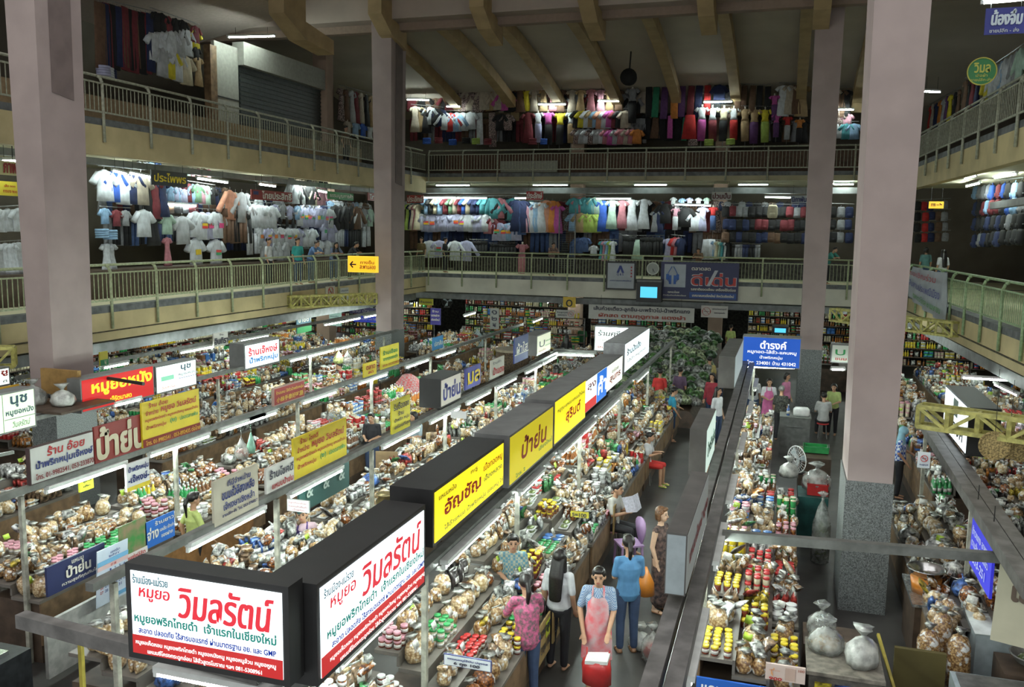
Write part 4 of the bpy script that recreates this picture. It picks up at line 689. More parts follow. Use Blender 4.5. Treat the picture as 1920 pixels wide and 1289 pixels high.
def fill(x0, x1, y0, y1, z, where, kinds, face=1, jit=.012, tilt=0.):
    """fill a shelf strip with runs of one kind each; where = the counter as read in the photo"""
    y = y0+.02
    while y < y1-.15:
        kind = random.choice(kinds); body, second, cn = variant(kind); sy, sx_ = SPACE[kind]; sc = 1.
        run = min(y1-y, random.uniform(.22, .62)); nx = max(1, int((x1-x0)/sx_+.12)); ny = max(1, int(run/sy)); gx = (x1-x0)/nx
        lb = (KDESC[kind] % cn)+' '+where; stack = 1
        if kind in TOPH: stack = random.choice((1, 2, 3)) if kind != 'carton' else random.choice((1, 2))
        for i in range(ny):
            for j in range(nx):
                for s in range(stack if (i+j) % 3 else max(1, stack-1)):
                    X = x0+gx*(j+.5)+random.uniform(-jit, jit)*(s == 0); Y = y+sy*(i+.5)+random.uniform(-jit, jit)*(s == 0)
                    soft = kind not in TOPH and kind != 'sauce_bottle'; rz = (math.pi/2 if face > 0 else -math.pi/2 if face < 0 else 0)+random.uniform(-.6, .6)*(soft or .15)
                    if kind in TOPH: put(kind, (X, Y, z+TOPH[kind]*s), rz, lb, lb, body, second)
                    else:
                        put(kind, (X+random.uniform(-.02, .02)*soft, Y+random.uniform(-.02, .02)*soft, z+soft*.008), rz, lb, lb, body, second, random.uniform(.9, 1.12), random.uniform(-.28, .12)*soft)
                        if soft and random.random() < .38:
                            k2 = random.choice(('candy_packet', 'dried_fish_packet', 'cracker_bag', 'nut_bag', 'foil_packet')); b2, s2, c2 = variant(k2); l2 = (KDESC[k2] % c2)+' lying on top '+where
                            put(k2, (X-.02*face, Y, z+random.uniform(.13, .2)), random.uniform(0, 6.2), l2, l2, b2, s2, random.uniform(.85, 1.05), random.uniform(-1.3, -.7))
        if random.random() < .30: l3 = 'white price slip among goods '+where; put('price_slip', ((x0+x1)/2+face*.05, y, z+random.uniform(.16, .24)), math.pi/2 if face > 0 else -.6, l3, l3, random.choice((LBL, LBL, LBL, PL['lime'])), None, random.uniform(.9, 1.3))
        y += sy*ny+.03
def row(segs, x0, x1, tiers, face, kindsets, fronts=None):
    for k, (y0, y1, where, ci) in enumerate(segs):
        ks = kindsets[ci]
        counter(x0, x1, y0, y1-.06, tiers, ci_lab[ci]+' '+where, face, front=(fronts or {}).get(k))
        x = x1 if face > 0 else x0
        for w_, h in tiers:
            a, b = (x-w_, x) if face > 0 else (x, x+w_); fill(a+.01, b-.01, y0+.02, y1-.08, h+.001, where, ks, face); x = a if face > 0 else b
ci_lab = ['stepped wooden display counter', 'stepped counter of mixed packets', 'stepped counter heaped with bags', 'stepped counter of jars and packets', 'low display counter']
KS = [['snack_bag', 'noodle_bag', 'cracker_bag', 'snack_bag', 'standing_pouch', 'spice_jar'], ['standing_pouch', 'foil_packet', 'lidded_jar', 'cracker_bag', 'candy_packet', 'wrapped_roll', 'plastic_tub', 'nut_bag', 'dried_fish_packet', 'spice_jar', 'snack_tray'], ['foil_packet', 'knotted_bag', 'snack_bag', 'dried_fish_packet', 'noodle_bag', 'standing_pouch', 'snack_tray', 'candy_packet', 'cracker_bag'],
      ['lidded_jar', 'standing_pouch', 'sauce_bottle', 'food_tin', 'plastic_tub', 'cracker_bag', 'spice_jar', 'nut_bag', 'candy_packet'], ['knotted_bag', 'snack_tray', 'foil_packet', 'noodle_bag', 'dried_fish_packet']]
T4 = [(.34, .72), (.32, .88), (.30, 1.04), (.28, 1.20)]
# front row, along the aisle
row([(5.35, 7.55, 'under the long white and red box sign', 1), (7.9, 10.5, 'under the bright yellow box sign', 0), (10.6, 12.9, 'under the dull yellow box sign', 1), (13.0, 15.6, 'under the glowing yellow box sign', 1), (15.7, 18.4, 'under the box sign with the blue end', 3), (18.5, 21.4, 'under the pale cream box sign', 0), (21.5, 24.6, 'under the tallest white box sign', 0)],
    -3.95, -2.7, T4, 1, KS)
T3 = [(.46, .85), (.44, 1.0), (.42, 1.14)]
row([(6.9, 8.9, 'right of the beige peanut board', 4), (9.0, 11.4, 'behind the long white and red box sign', 2), (11.5, 14.0, 'behind the bright yellow box sign', 2), (14.1, 17.2, 'before the black box sign with blue letters', 2), (17.3, 20.4, 'below the blue board with yellow letters', 1), (20.5, 23.4, 'below the tall blue board', 1)],
    -7.0, -5.65, T3, 1, KS)
row([(8.3, 10.9, 'under the white phone number board', 0), (11.0, 13.4, 'under the yellow board with the dark red band', 3), (13.6, 16.4, 'below the dark red board with Chinese characters', 2), (16.5, 19.6, 'under the two yellow boards', 3), (19.7, 23., 'below the little blue board', 3), (23.1, 27., 'between the far left column and the fan', 2)],
    -10.2, -8.8, T3, 1, KS)
row([(9.0, 12.3, 'under the greenish box sign at the left edge', 2), (14.4, 17.6, 'under the red box sign with yellow letters', 2), (17.7, 20.9, 'under the box sign in red and blue', 2), (21., 24.4, 'left of the hanging melons', 3), (24.5, 27.5, 'just in front of the far left column', 3)],
    -13.1, -11.9, T3, 1, KS)
row([(14.2, 17.6, 'by the yellow and green poster', 3), (17.7, 21.2, 'under the white board with black letters', 3), (21.3, 25., 'under the left balcony near the truss', 3), (25.1, 29.5, 'under the left balcony left of the far left column', 1)],
    -16.6, -15.2, T3, 1, KS)
# right of the aisle, under the long dark beam
row([(16.6, 19.4, 'left of the green crate and the fan', 1), (19.5, 22.3, 'in front of the pink-aproned seller', 0)], -.80, -.12, [(.36, 1.16), (.32, 1.02)], -1, KS)
row([(8.95, 10.6, 'at the bottom behind the blue counter banner', 0), (10.7, 13.4, 'below the grey cross beam right of the aisle', 3), (13.5, 16.5, 'left of the dark teal tarpaulin', 3)],
    -.70, .36, [(.36, 1.16), (.35, 1.0), (.34, .86)], -1, KS)
row([(11.2, 13.2, 'behind the near right column', 2), (13.3, 16.3, 'right of the near right column beside the dark beam', 2)], 1.9, 2.85, [(.34, .8), (.32, .92), (.28, 1.04)], -1, KS)
row([(15.2, 18.6, 'under the pink tube on the right', 2), (18.7, 23.4, 'under the tube hanging at the right', 2)], 3.5, 4.85, T3, -1, KS)
row([(24., 28.4, 'below the right balcony and the cloth banner', 1), (28.5, 33., 'deep under the right balcony', 3)], 2.3, 3.7, T3, -1, KS)
# ---- flush the queue: nearest 290 of a kind as objects with parts, the rest as one heap per kind
MADE = {}
def make(kind, loc, rz, label, group, body, second, sc, tilt, parts=True):
    pr = PROTO[kind]; o = bpy.data.objects.new(kind, pr[0][1]); COL.objects.link(o); o.location = loc; o.rotation_euler = (tilt, 0, rz); o.scale = (sc, sc, sc)
    if body: o.material_slots[0].link = 'OBJECT'; o.material_slots[0].material = body
    tag(o, label, CATS.get(kind, kind.replace('_', ' ')), group)
    if parts:
        for i, (n, me, m) in enumerate(pr[1:]):
            c = bpy.data.objects.new(n, me); COL.objects.link(c); c.parent = o
            if i == 0 and second: c.material_slots[0].link = 'OBJECT'; c.material_slots[0].material = second
    return o
CATS = {'cracker_bag': 'snack bag', 'noodle_bag': 'snack bag', 'nut_bag': 'pouch', 'candy_packet': 'packet', 'dried_fish_packet': 'packet', 'spice_jar': 'jar', 'snack_bag': 'snack bag', 'standing_pouch': 'pouch', 'foil_packet': 'packet', 'lidded_jar': 'jar', 'sauce_bottle': 'bottle', 'food_tin': 'tin', 'plastic_tub': 'tub', 'knotted_bag': 'plastic bag', 'wrapped_roll': 'roll', 'snack_tray': 'tray'}
def joined(items, pr_of, name, label, cat):
    mats, mi, V, F, MI = [], {}, [], [], []; off = 0
    for (kind, loc, rz, lb, g, body, second, sc, tilt) in items:
        c, s = math.cos(rz)*sc, math.sin(rz)*sc
        for i, (n, me, m) in enumerate(pr_of[kind][:2]):
            mm = (body or m) if i == 0 else (second or m)
            if mm.name not in mi: mi[mm.name] = len(mats); mats.append(mm)
            co = np.empty(len(me.vertices)*3); me.vertices.foreach_get('co', co); co = co.reshape(-1, 3)
            V.append(np.column_stack((co[:, 0]*c-co[:, 1]*s+loc[0], co[:, 0]*s+co[:, 1]*c+loc[1], co[:, 2]*sc+loc[2])))
            F += [tuple(v+off for v in p.vertices) for p in me.polygons]; MI += [mi[mm.name]]*len(me.polygons); off += len(co)
    me = bpy.data.meshes.new(name); me.from_pydata(np.vstack(V).tolist(), [], F)
    for m in mats: me.materials.append(m)
    me.polygons.foreach_set('material_index', MI); me.polygons.foreach_set('use_smooth', [True]*len(F)); me.update()
    o = bpy.data.objects.new(name, me); COL.objects.link(o); tag(o, label, cat); o['kind'] = 'stuff'; return o
def flush():
    by = {}
    for q in QUEUE: by.setdefault(q[0], []).append(q)
    n = 0
    for k, L in by.items():
        L.sort(key=lambda q: q[1][1]); near, far = L[:290], L[290:]
        for q in near: make(*q, parts=q[1][1] < 22); n += 1
        if far: joined(far, PROTO, 'far_'+k+'_heap', 'the many small %s goods standing farther back in the hall' % k.replace('_', ' '), 'goods')
    print('GOODS', n, {k: len(v) for k, v in by.items()})
# ================================================================ PEOPLE
SKIN = mat('warm_skin', (.50, .29, .18), .55, var=.06, sc=8.); SKIN2 = mat('pale_skin', (.60, .40, .28), .55, var=.06, sc=8.)
HAIRM = mat('black_hair', (.013, .010, .009), .38, var=.4, sc=60.); HAIRB = mat('light_brown_hair', (.17, .08, .035), .45, var=.3, sc=50.); HAIRG = mat('grey_hair', (.24, .24, .23), .5, var=.3, sc=50.)
EYE = mat('dark_eye', (.02, .015, .012), .3); LIP = mat('lip', (.35, .10, .08), .5)
def cloth(n, c, **k): return mat(n, c, .8, var=k.pop('var', .10), sc=k.pop('sc', 7.), bump=.25, **k)
J0 = dict(pel=(0, 0, .86), wai=(0, 0, 1.0), che=(0, .01, 1.18), nec=(0, .01, 1.34), hea=(0, -.01, 1.485),
          ls=(.148, .01, 1.275), le=(.195, .03, 1.03), lw=(.20, -.05, .82), rs=(-.148, .01, 1.275), re=(-.195, .03, 1.03), rw=(-.20, -.05, .82),
          lh=(.085, 0, .84), lk=(.09, -.01, .46), la=(.095, .02, .07), rh=(-.085, 0, .84), rk=(-.09, -.01, .46), ra=(-.095, .02, .07))
POSES = {
 'stand': {},
 'step': dict(lk=(.09, -.10, .47), la=(.09, -.02, .08), rk=(-.09, .04, .46), ra=(-.09, .20, .09), le=(.20, .12, 1.06), lw=(.20, .08, .83), re=(-.2, -.06, 1.05), rw=(-.17, -.2, .88)),
 'reach': dict(che=(0, -.03, 1.18), nec=(0, -.05, 1.34), hea=(0, -.10, 1.47), ls=(.150, -.04, 1.30), rs=(-.150, -.04, 1.30), le=(.22, -.16, 1.08), lw=(.16, -.38, 1.02), re=(-.22, -.16, 1.08), rw=(-.16, -.38, 1.02)),
 'carry': dict(le=(.22, -.02, 1.05), lw=(.12, -.24, .98), re=(-.22, .02, 1.04), rw=(-.14, -.16, .80), hea=(0, -.05, 1.47)),
 'look_down': dict(hea=(0, -.07, 1.465), le=(.185, -.02, 1.04), lw=(.08, -.24, 1.02), re=(-.185, -.02, 1.04), rw=(-.08, -.24, 1.02)),
 'sit': dict(pel=(0, 0, .52), wai=(0, .0, .66), che=(0, -.02, .86), nec=(0, -.04, 1.02), hea=(0, -.09, 1.155), ls=(.150, -.03, .98), rs=(-.150, -.03, .98), le=(.20, -.10, .74), lw=(.12, -.30, .80), re=(-.20, -.10, .74), rw=(-.12, -.30, .80),
             lh=(.09, -.02, .50), rh=(-.09, -.02, .50), lk=(.11, -.40, .50), rk=(-.11, -.40, .50), la=(.11, -.40, .08), ra=(-.11, -.40, .08)),
 'lean': dict(che=(0, -.12, 1.14), wai=(0, -.03, .99), nec=(0, -.22, 1.27), hea=(0, -.30, 1.37), ls=(.152, -.20, 1.23), rs=(-.152, -.20, 1.23), le=(.22, -.38, 1.05), re=(-.22, -.38, 1.05), lw=(.04, -.46, 1.06), rw=(-.04, -.44, 1.08)),
 'bend': dict(wai=(0, -.10, .98), che=(0, -.30, 1.06), nec=(0, -.44, 1.10), hea=(0, -.56, 1.10), ls=(.150, -.40, 1.08), rs=(-.150, -.40, 1.08), le=(.19, -.50, .84), re=(-.19, -.50, .84), lw=(.10, -.62, .72), rw=(-.10, -.62, .74)),
}
def remeshed(mb, vox, name, m, parent, smooth=2):
    o = mb.build(name, m, parent); md = o.modifiers.new('v', 'REMESH'); md.mode = 'VOXEL'; md.voxel_size = vox; md.use_smooth_shade = True
    if smooth: s = o.modifiers.new('s', 'SMOOTH'); s.factor = .5; s.iterations = smooth
    PENDING.append(o); return o
PENDING = []
def person(label, loc, rz, pose='stand', top=None, low=None, skin=None, hair='short', hairm=None, lowkind='trousers', sleeve=.55, vox=.014, h=1.58, over=None, apron=None, hem=None, toplen=0., fingers=False, shoes=None, group=None, straps=False, mod=None):
    j = dict(J0); j.update(POSES[pose]); j.update(mod or {}); j = {k: Vector(v) for k, v in j.items()}
    t = thing('person', label, 'person', loc, rz, group); t.scale = (h/1.6,)*3
    sk = skin or SKIN; b = MB(); c = b.cap
    up = (j['nec']-j['che']).normalized(); hu = (j['hea']-j['nec']).normalized()
    c(j['pel'], j['wai'], (.135, .095), (.115, .085), 12); c(j['wai'], j['che'], (.115, .085), (.145, .095), 12); c(j['che'], j['nec']-up*.06, (.145, .095), (.10, .065), 12)
    [c(j['che'].lerp(j['nec'], .62), j[q_+'s'], .050, .043) for q_ in 'lr']; c(j['nec']-up*.04, j['hea']-hu*.05, .046, .046)
    hd = j['hea']; b.ell((hd.x, hd.y+.008, hd.z+.022), .074, .090, .094, 14, 9); b.ell((hd.x, hd.y-.030, hd.z-.045), .052, .052, .058, 12, 7)
    c((hd.x, hd.y-.082, hd.z+.012), (hd.x, hd.y-.098, hd.z-.018), .008, .014)                      # nose
    for s in (-1, 1): b.ell((hd.x+s*.076, hd.y+.01, hd.z), .012, .022, .030, 8, 5)                   # ears
    for s in 'lr':
        c(j[s+'s'], j[s+'e'], .047, .037); c(j[s+'e'], j[s+'w'], .037, .025)
        d = (j[s+'w']-j[s+'e']).normalized(); w0 = j[s+'w']; sg = 1 if s == 'l' else -1
        side = d.cross(Vector((0, 1, 0) if abs(d.z) > .5 else (0, 0, 1))).normalized()*sg
        pal = w0+d*.055; c(w0, pal, (.024, .020), (.033, .018), 8, 2)
        dn = Vector((0, -.35, -.25)) if abs(d.z) > .5 else Vector((0, -.1, -.5))
        for q in range(4):
            root = pal+side*(.024-.016*q); l = (.066, .075, .071, .056)[q]; k1 = root+d*l*.5+dn*.010; k2 = root+d*l*.92+dn*.035
            if fingers: c(root, k1, .0095, .009, 6, 2); c(k1, k2, .009, .0075, 6, 2)
            else: c(root, k2, .011, .010, 6, 2)
        c(w0+d*.02+side*.022, w0+d*.055+side*.052+dn*.02, .012, .009, 6, 2)
        c(j[s+'h'], j[s+'k'], .078, .052); c(j[s+'k'], j[s+'a'], .050, .033)
        f = j[s+'a']; c(f+Vector((0, .015, -.03)), f+Vector((0, -.13, -.045)), (.032, .026), (.036, .02), 8)
    body = remeshed(b, vox, 'body', sk, t)
    # face
    for s in (-1, 1):
        mb = MB(); mb.ell((hd.x+s*.030, hd.y-.078, hd.z+.016), .014, .008, .008, 8, 5); mb.build('eye', EYE, t)
        mb = MB(); mb.bar((hd.x+s*.014, hd.y-.086, hd.z+.037), (hd.x+s*.046, hd.y-.076, hd.z+.036), .006, .006); mb.build('eyebrow', HAIRM, t)
    mb = MB(); mb.ell((hd.x, hd.y-.080, hd.z-.045), .022, .008, .008, 8, 5); mb.build('mouth', LIP, t)
    # hair
    hm = hairm or HAIRM; b = MB(); b.ell((hd.x, hd.y+.022, hd.z+.042), .086, .094, .088, 14, 9)
    if hair in ('short', 'bob', 'long', 'pony'): b.ell((hd.x, hd.y-.045, hd.z+.092), .062, .045, .032, 12, 6)
    if hair == 'bob': c = b.cap; [b.cap((hd.x+s*.07, hd.y+.02, hd.z+.03), (hd.x+s*.074, hd.y+.01, hd.z-.07), .034, .026) for s in (-1, 1)]; b.cap((hd.x, hd.y+.07, hd.z), (hd.x, hd.y+.07, hd.z-.07), (.07, .04), (.06, .03))
    if hair == 'long':
        b.cap((hd.x, hd.y+.055, hd.z), (hd.x, hd.y+.125, hd.z-.22), (.088, .045), (.10, .04), 12); b.cap((hd.x, hd.y+.125, hd.z-.22), (hd.x, hd.y+.15, hd.z-.50), (.10, .04), (.085, .03), 12); [b.cap((hd.x+s*.065, hd.y+.02, hd.z+.03), (hd.x+s*.085, hd.y+.03, hd.z-.28), .034, .03) for s in (-1, 1)]
    if hair == 'pony': b.cap((hd.x, hd.y+.10, hd.z+.03), (hd.x, hd.y+.14, hd.z-.05), .032, .034); b.cap((hd.x, hd.y+.14, hd.z-.05), (hd.x+.01, hd.y+.12, hd.z-.26), .034, .014)
    if hair == 'hat':
        b = MB(); b.ell((hd.x, hd.y+.01, hd.z+.075), .10, .11, .075, 14, 8); b.cap((hd.x-.05, hd.y-.10, hd.z+.055), (hd.x+.05, hd.y-.10, hd.z+.055), (.03, .012), (.03, .012))
        remeshed(b, vox, 'cap', hm, t, 1)
    elif hair == 'scarf':
        b = MB(); b.ell((hd.x, hd.y+.018, hd.z+.03), .094, .104, .105, 14, 9); b.cap((hd.x, hd.y+.05, hd.z), (hd.x, hd.y+.06, hd.z-.25), (.09, .07), (.17, .10), 12); remeshed(b, vox, 'headscarf', hm, t, 1)
    else: remeshed(b, vox, 'hair', hm, t, 2)
    # upper garment
    if top:
        b = MB(); g = .014; bot = j['pel']-(j['wai']-j['pel']).normalized()*toplen
        b.cap(bot, j['wai'], (.155+g, .112+g), (.127+g, .096+g), 14, 2); b.cap(j['wai'], j['che'], (.127+g, .096+g), (.152+g, .104+g), 14, 2); b.cap(j['che'], j['nec']-up*.075, (.152+g, .104+g), (.105+g, .068+g), 14, 2)
        [b.cap(j['che'].lerp(j['nec'], .58), j[q_+'s'], .062, .052) for q_ in 'lr']
        if sleeve > 0 and not straps:
            for s in 'lr':
                e = j[s+'s'].lerp(j[s+'e'], min(1, sleeve*1.5)); b.cap(j[s+'s'], e, .055, .050)
                if sleeve > .8: b.cap(j[s+'e'], j[s+'e'].lerp(j[s+'w'], .9), .050, .037)
        remeshed(b, vox, 'shirt' if not straps else 'sleeveless_top', top, t, 2)
    if low:
        b = MB(); g = .012
        b.cap(j['pel']-(j['wai']-j['pel'])*.35, j['pel']+(j['wai']-j['pel'])*.30, (.146+g, .105+g), (.122+g, .090+g), 14, 2)
        if lowkind == 'skirt':
            e = (j['lk']+j['rk'])/2 if pose != 'sit' else (j['lk']+j['rk'])/2+Vector((0, -.02, -.04)); b.cap((j['lh']+j['rh'])/2, e+(e-(j['lh']+j['rh'])/2)*(hem or 0), (.155, .112), (.165 if pose != 'sit' else .19, .13 if pose != 'sit' else .09), 14, 2)
        else:
            q = hem if hem is not None else .92
            for s in 'lr':
                b.cap(j[s+'h'], j[s+'k'], .090, .066)
                if q > .05: b.cap(j[s+'k'], j[s+'k'].lerp(j[s+'a'], q), .064, .050)
        remeshed(b, vox, {'skirt': 'skirt'}.get(lowkind, 'trousers' if (hem is None or hem > .3) else 'shorts'), low, t, 2)
    if apron:
        b = MB(); n = 10; vs = []
        pts = [(.075, j['che']+up*.05), (.12, j['che']), (.135, j['wai']), (.165, j['pel']), (.18, j['pel']+Vector((0, -.02, -.18))), (.185, j['pel']+Vector((0, -.02, -.40)))]
        if pose == 'sit': pts = pts[:4]+[(.18, (j['lk']+j['rk'])/2+Vector((0, 0, .06)))]
        for dd in (0, .012):
            for w_, p in pts:
                for i in range(n+1):
                    a_ = (i/n-.5)*2; vs.append((p.x+w_*a_, p.y-.145+.085*a_*a_-dd+.006*math.sin(i*2.), p.z))
        N1 = len(pts)*(n+1); fs = []
        for r in range(len(pts)-1):
            for i in range(n): q = r*(n+1)+i; fs += [(q, q+1, q+n+2, q+n+1), (q+N1, q+N1+n+1, q+N1+n+2, q+N1+1)]
        b.smooth = True; b.add(vs, fs)
        for s in (-1, 1): b.cap((j['che'].x+s*.07, j['che'].y-.10, j['che'].z+.06), (j['nec'].x+s*.06, j['nec'].y-.02, j['nec'].z-.01), .012, .012, 6)
        b.build('apron', apron, t)
    if shoes:
        for s in 'lr':
            b = MB(); f = j[s+'a']; b.smooth = True; b.cap(f+Vector((0, .02, -.052)), f+Vector((0, -.145, -.056)), (.038, .014), (.042, .014), 10); b.cap(f+Vector((-.03, -.09, -.03)), f+Vector((.03, -.09, -.03)), .012, .012, 6); b.build('sandal', shoes, t)
    return t
def finish_people():
    dg = bpy.context.evaluated_depsgraph_get()
    for o in PENDING:
        me = bpy.data.meshes.new_from_object(o.evaluated_get(dg)); o.modifiers.clear(); old = o.data; m = old.materials[0]; o.data = me; bpy.data.meshes.remove(old)
        if not me.materials: me.materials.append(m)
        me.polygons.foreach_set('use_smooth', [True]*len(me.polygons))
def at_head(px, py, Y, h, sit=False):
    """floor point of someone whose head top is seen at that pixel at depth Y"""
    p = DP(px, py, Y); return (p[0], p[1], 0.)
def flo(px, py, h):            # floor point under a head-top pixel for a person whose head top is at height h
    p = HZ(px, py, h); return (p[0], p[1], 0.)
FLOR = mat('pink_floral_print', (.50, .10, .22), .8, var=.6, sc=26., c2=(.12, .10, .10)); APR = mat('red_and_white_batik', (.60, .12, .14), .8, var=.5, sc=7., c2=(.58, .42, .44))
def check(n, a, b_, s=60.):
    m = bpy.data.materials.new(n); m.use_nodes = True; nn = m.node_tree.nodes; l = m.node_tree.links; ch = nn.new('ShaderNodeTexChecker'); t = nn.new('ShaderNodeTexCoord'); ch.inputs['Scale'].default_value = s
    ch.inputs[1].default_value = (*a, 1); ch.inputs[2].default_value = (*b_, 1); l.new(t.outputs['Object'], ch.inputs[0]); l.new(ch.outputs[0], nn['Principled BSDF'].inputs['Base Color']); nn['Principled BSDF'].inputs['Roughness'].default_value = .8; return m
BLUEC = check('blue_check_cotton', (.10, .20, .38), (.42, .50, .58), 75.)
JEAN = cloth('blue_denim', (.045, .075, .15)); BLK_C = cloth('black_cloth', (.018, .018, .022)); WHT_C = cloth('white_cotton', (.62, .64, .66)); PANT = cloth('light_grey_trousers', (.40, .40, .37))
F_ = .0105
T1 = cloth('sky_blue_cotton', (.10, .27, .50)); TUR = cloth('turquoise_cotton', (.04, .38, .58)); REDC = cloth('red_cotton', (.55, .035, .03)); YELC = cloth('pale_yellow_cotton', (.60, .50, .20)); LIMEC = cloth('lime_cotton', (.52, .62, .20)); PNK = cloth('pink_cotton', (.62, .22, .38)); PUR = cloth('dark_plum_cotton', (.13, .08, .14)); DRK = mat('dark_floral_dress', (.11, .07, .06), .8, var=.7, sc=20., c2=(.02, .015, .02))
def ground(px, py, h, *a, **k): return person(k.pop('label'), flo(px, py, h*.99 if k.get('pose', 'stand') != 'sit' else k.pop('sh', 1.22)), *a, h=h, **k)
# near ones
ground(1124, 1061, 1.62, R_(8), label='woman in a blue checked shirt and red batik apron standing in the aisle', pose='look_down', top=BLUEC, low=REDC, apron=APR, vox=.0075, fingers=True, toplen=.04, mod=dict(rw=(-.16, -.16, .80), re=(-.22, 0, 1.05), lw=(.14, -.22, .86)), lowkind='skirt', hem=.3, shoes=BLK)
ground(1050, 1033, 1.60, R_(172), label='person with very long black hair, white shirt and black trousers seen from behind', hair='long', top=WHT_C, low=BLK_C, vox=.0085, fingers=True)
ground(990, 1083, 1.60, R_(215), label='woman with a ponytail in a pink floral blouse and jeans leaning to the snack bags', pose='reach', hair='pony', top=FLOR, low=JEAN, vox=.0085, fingers=True, toplen=.05)
ground(1181, 1007, 1.62, R_(205), label='person in a sky blue T-shirt and jeans with a low ponytail, back turned', pose='look_down', hair='pony', top=T1, low=JEAN, vox=.0085, fingers=True, toplen=.04, shoes=PL['brown'])
ground(1241, 953, 1.60, R_(70), label='person with short light brown hair in a dark strappy flowered dress', hair='bob', hairm=HAIRB, skin=SKIN2, top=DRK, low=DRK, lowkind='skirt', straps=True, hem=.75, vox=.0085, fingers=True, shoes=PL['brown'])
t = ground(1150, 914, 1.60, R_(75), sh=1.18, label='seated person in a pale shirt and black trousers reading a newspaper', pose='sit', top=cloth('pale_grey_cotton', (.52, .52, .48)), low=BLK_C, vox=.0085, fingers=True, hem=.9)
SEAT1 = tuple(t.location)
ground(962, 1000, 1.60, R_(20), label='seller in a striped shirt looking down behind the snack bags', pose='look_down', top=check('striped_cotton', (.35, .38, .30), (.10, .25, .32), 30.), low=JEAN, vox=.010)
t = ground(1213, 818, 1.50, R_(80), sh=1.10, label='seated child in white shirt and red shorts with green slippers', pose='sit', top=WHT_C, low=REDC, vox=.011, hem=.05, shoes=PL['lime']); SEAT2 = tuple(t.location)
ground(1262, 727, 1.50, R_(-70)+math.pi, label='person in a bright turquoise shirt and dark shorts by the stacked snacks', pose='carry', top=TUR, low=cloth('navy_shorts', (.02, .05, .12)), hem=.15, vox=.012, toplen=.08)
ground(1238, 693, 1.58, R_(180), label='person in a red T-shirt with back turned by the vegetables', top=REDC, low=BLK_C, vox=.014)
ground(1276, 690, 1.58, R_(165), label='person in a plum top and light trousers with a pink shoulder strap', top=PUR, low=PANT, hem=.6, vox=.013)
ground(1331, 670, 1.62, R_(190), label='person in a pale yellow shirt walking away down the aisle', top=YELC, low=BLK_C, pose='step', vox=.014)
ground(1351, 679, 1.30, R_(170), label='child in a pink hat and white shirt in the aisle', hair='hat', hairm=cloth('pink_hat_cloth', (.62, .16, .34)), top=WHT_C, low=JEAN, vox=.014)
ground(1336, 701, 1.60, R_(-20), label='woman in a long crimson blouse facing the camera in the aisle', top=cloth('crimson_cotton', (.32, .03, .05)), low=JEAN, sleeve=1., toplen=.10, hair='bob', vox=.013)
ground(1347, 727, 1.60, R_(60), label='person in a white shirt with long hair beside the woman in crimson', hair='long', top=WHT_C, low=JEAN, vox=.013)
ground(1371, 610, 1.60, R_(170), label='person in a yellow-green shirt far down the aisle', top=LIMEC, low=BLK_C, vox=.016)
ground(1318, 862, 1.55, R_(120), label='person in a dark blue print top partly hidden by the grey box sign', pose='reach', top=mat('blue_white_print', (.3, .36, .45), .8, var=.7, sc=30., c2=(.02, .04, .12)), low=JEAN, vox=.012)
# right side
person('seller in a white shirt and pink apron laughing behind the counter', flo(1443, 708, 1.58), R_(5), 'look_down', top=WHT_C, low=JEAN, apron=cloth('pink_apron_cloth', (.62, .16, .36)), vox=.012, hair='bob')
person('grey-haired person in a black patterned shirt facing the laughing seller', flo(1466, 724, 1.52), R_(170), 'stand', top=mat('black_patterned_cloth', (.06, .06, .05), .8, var=.7, sc=30.), low=BLK_C, hair='short', hairm=HAIRG, vox=.012, h=1.52)
person('person in a rose pink shirt standing by the far right column', flo(1476, 698, 1.6), R_(60), 'stand', top=PNK, low=BLK_C, hair='bob', vox=.013)
person('person with long hair in a pale blouse under the blue box sign', flo(1414, 703, 1.55), R_(180), 'stand', top=WHT_C, low=JEAN, hair='long', hairm=HAIRM, vox=.013)
t = person('person in a grey T-shirt seated with back to the camera by the near right column', flo(1546, 742, 1.2), R_(185), 'sit', top=cloth('light_grey_jersey', (.42, .43, .42)), low=BLK_C, vox=.012, h=1.6); SEAT3 = tuple(t.location)
person('person in a light green top facing the seated one in grey', flo(1565, 718, 1.5), R_(-10), 'look_down', top=cloth('light_green_cotton', (.40, .50, .18)), low=BLK_C, hair='bob', vox=.013, h=1.5)
person('person in a light blue headscarf and striped sleeves by the near right column', flo(1692, 802, 1.55), R_(80), 'carry', top=check('blue_white_stripes', (.55, .6, .65), (.04, .10, .38), 18.), low=BLK_C, hair='scarf', hairm=cloth('light_blue_scarf', (.24, .45, .55)), vox=.012)
person('person in a white blouse bending over the foil packets at the right', flo(1788, 800, 1.35), R_(200), 'bend', top=WHT_C, low=BLK_C, vox=.012, sleeve=.9)
person('person in a lemon yellow shirt leaning forward, back turned, at the right', flo(1848, 828, 1.5), R_(185), 'lean', top=LIMEC, low=BLK_C, vox=.011, toplen=.05)
person('person in dark dungarees and a white T-shirt beside the lemon yellow shirt', flo(1813, 850, 1.45), R_(-10), 'look_down', top=WHT_C, low=BLK_C, apron=BLK_C, vox=.012, h=1.45)
person('seated cook with a blue apron of white flowers behind the metal bowls', (2.72, 13.55, 0), R_(10), 'sit', top=cloth('dark_brown_cotton', (.10, .07, .05)), low=cloth('navy_cloth', (.02, .03, .12)), apron=mat('blue_floral_apron', (.60, .62, .66), .8, var=.8, sc=14., c2=(.03, .05, .30)), vox=.011)
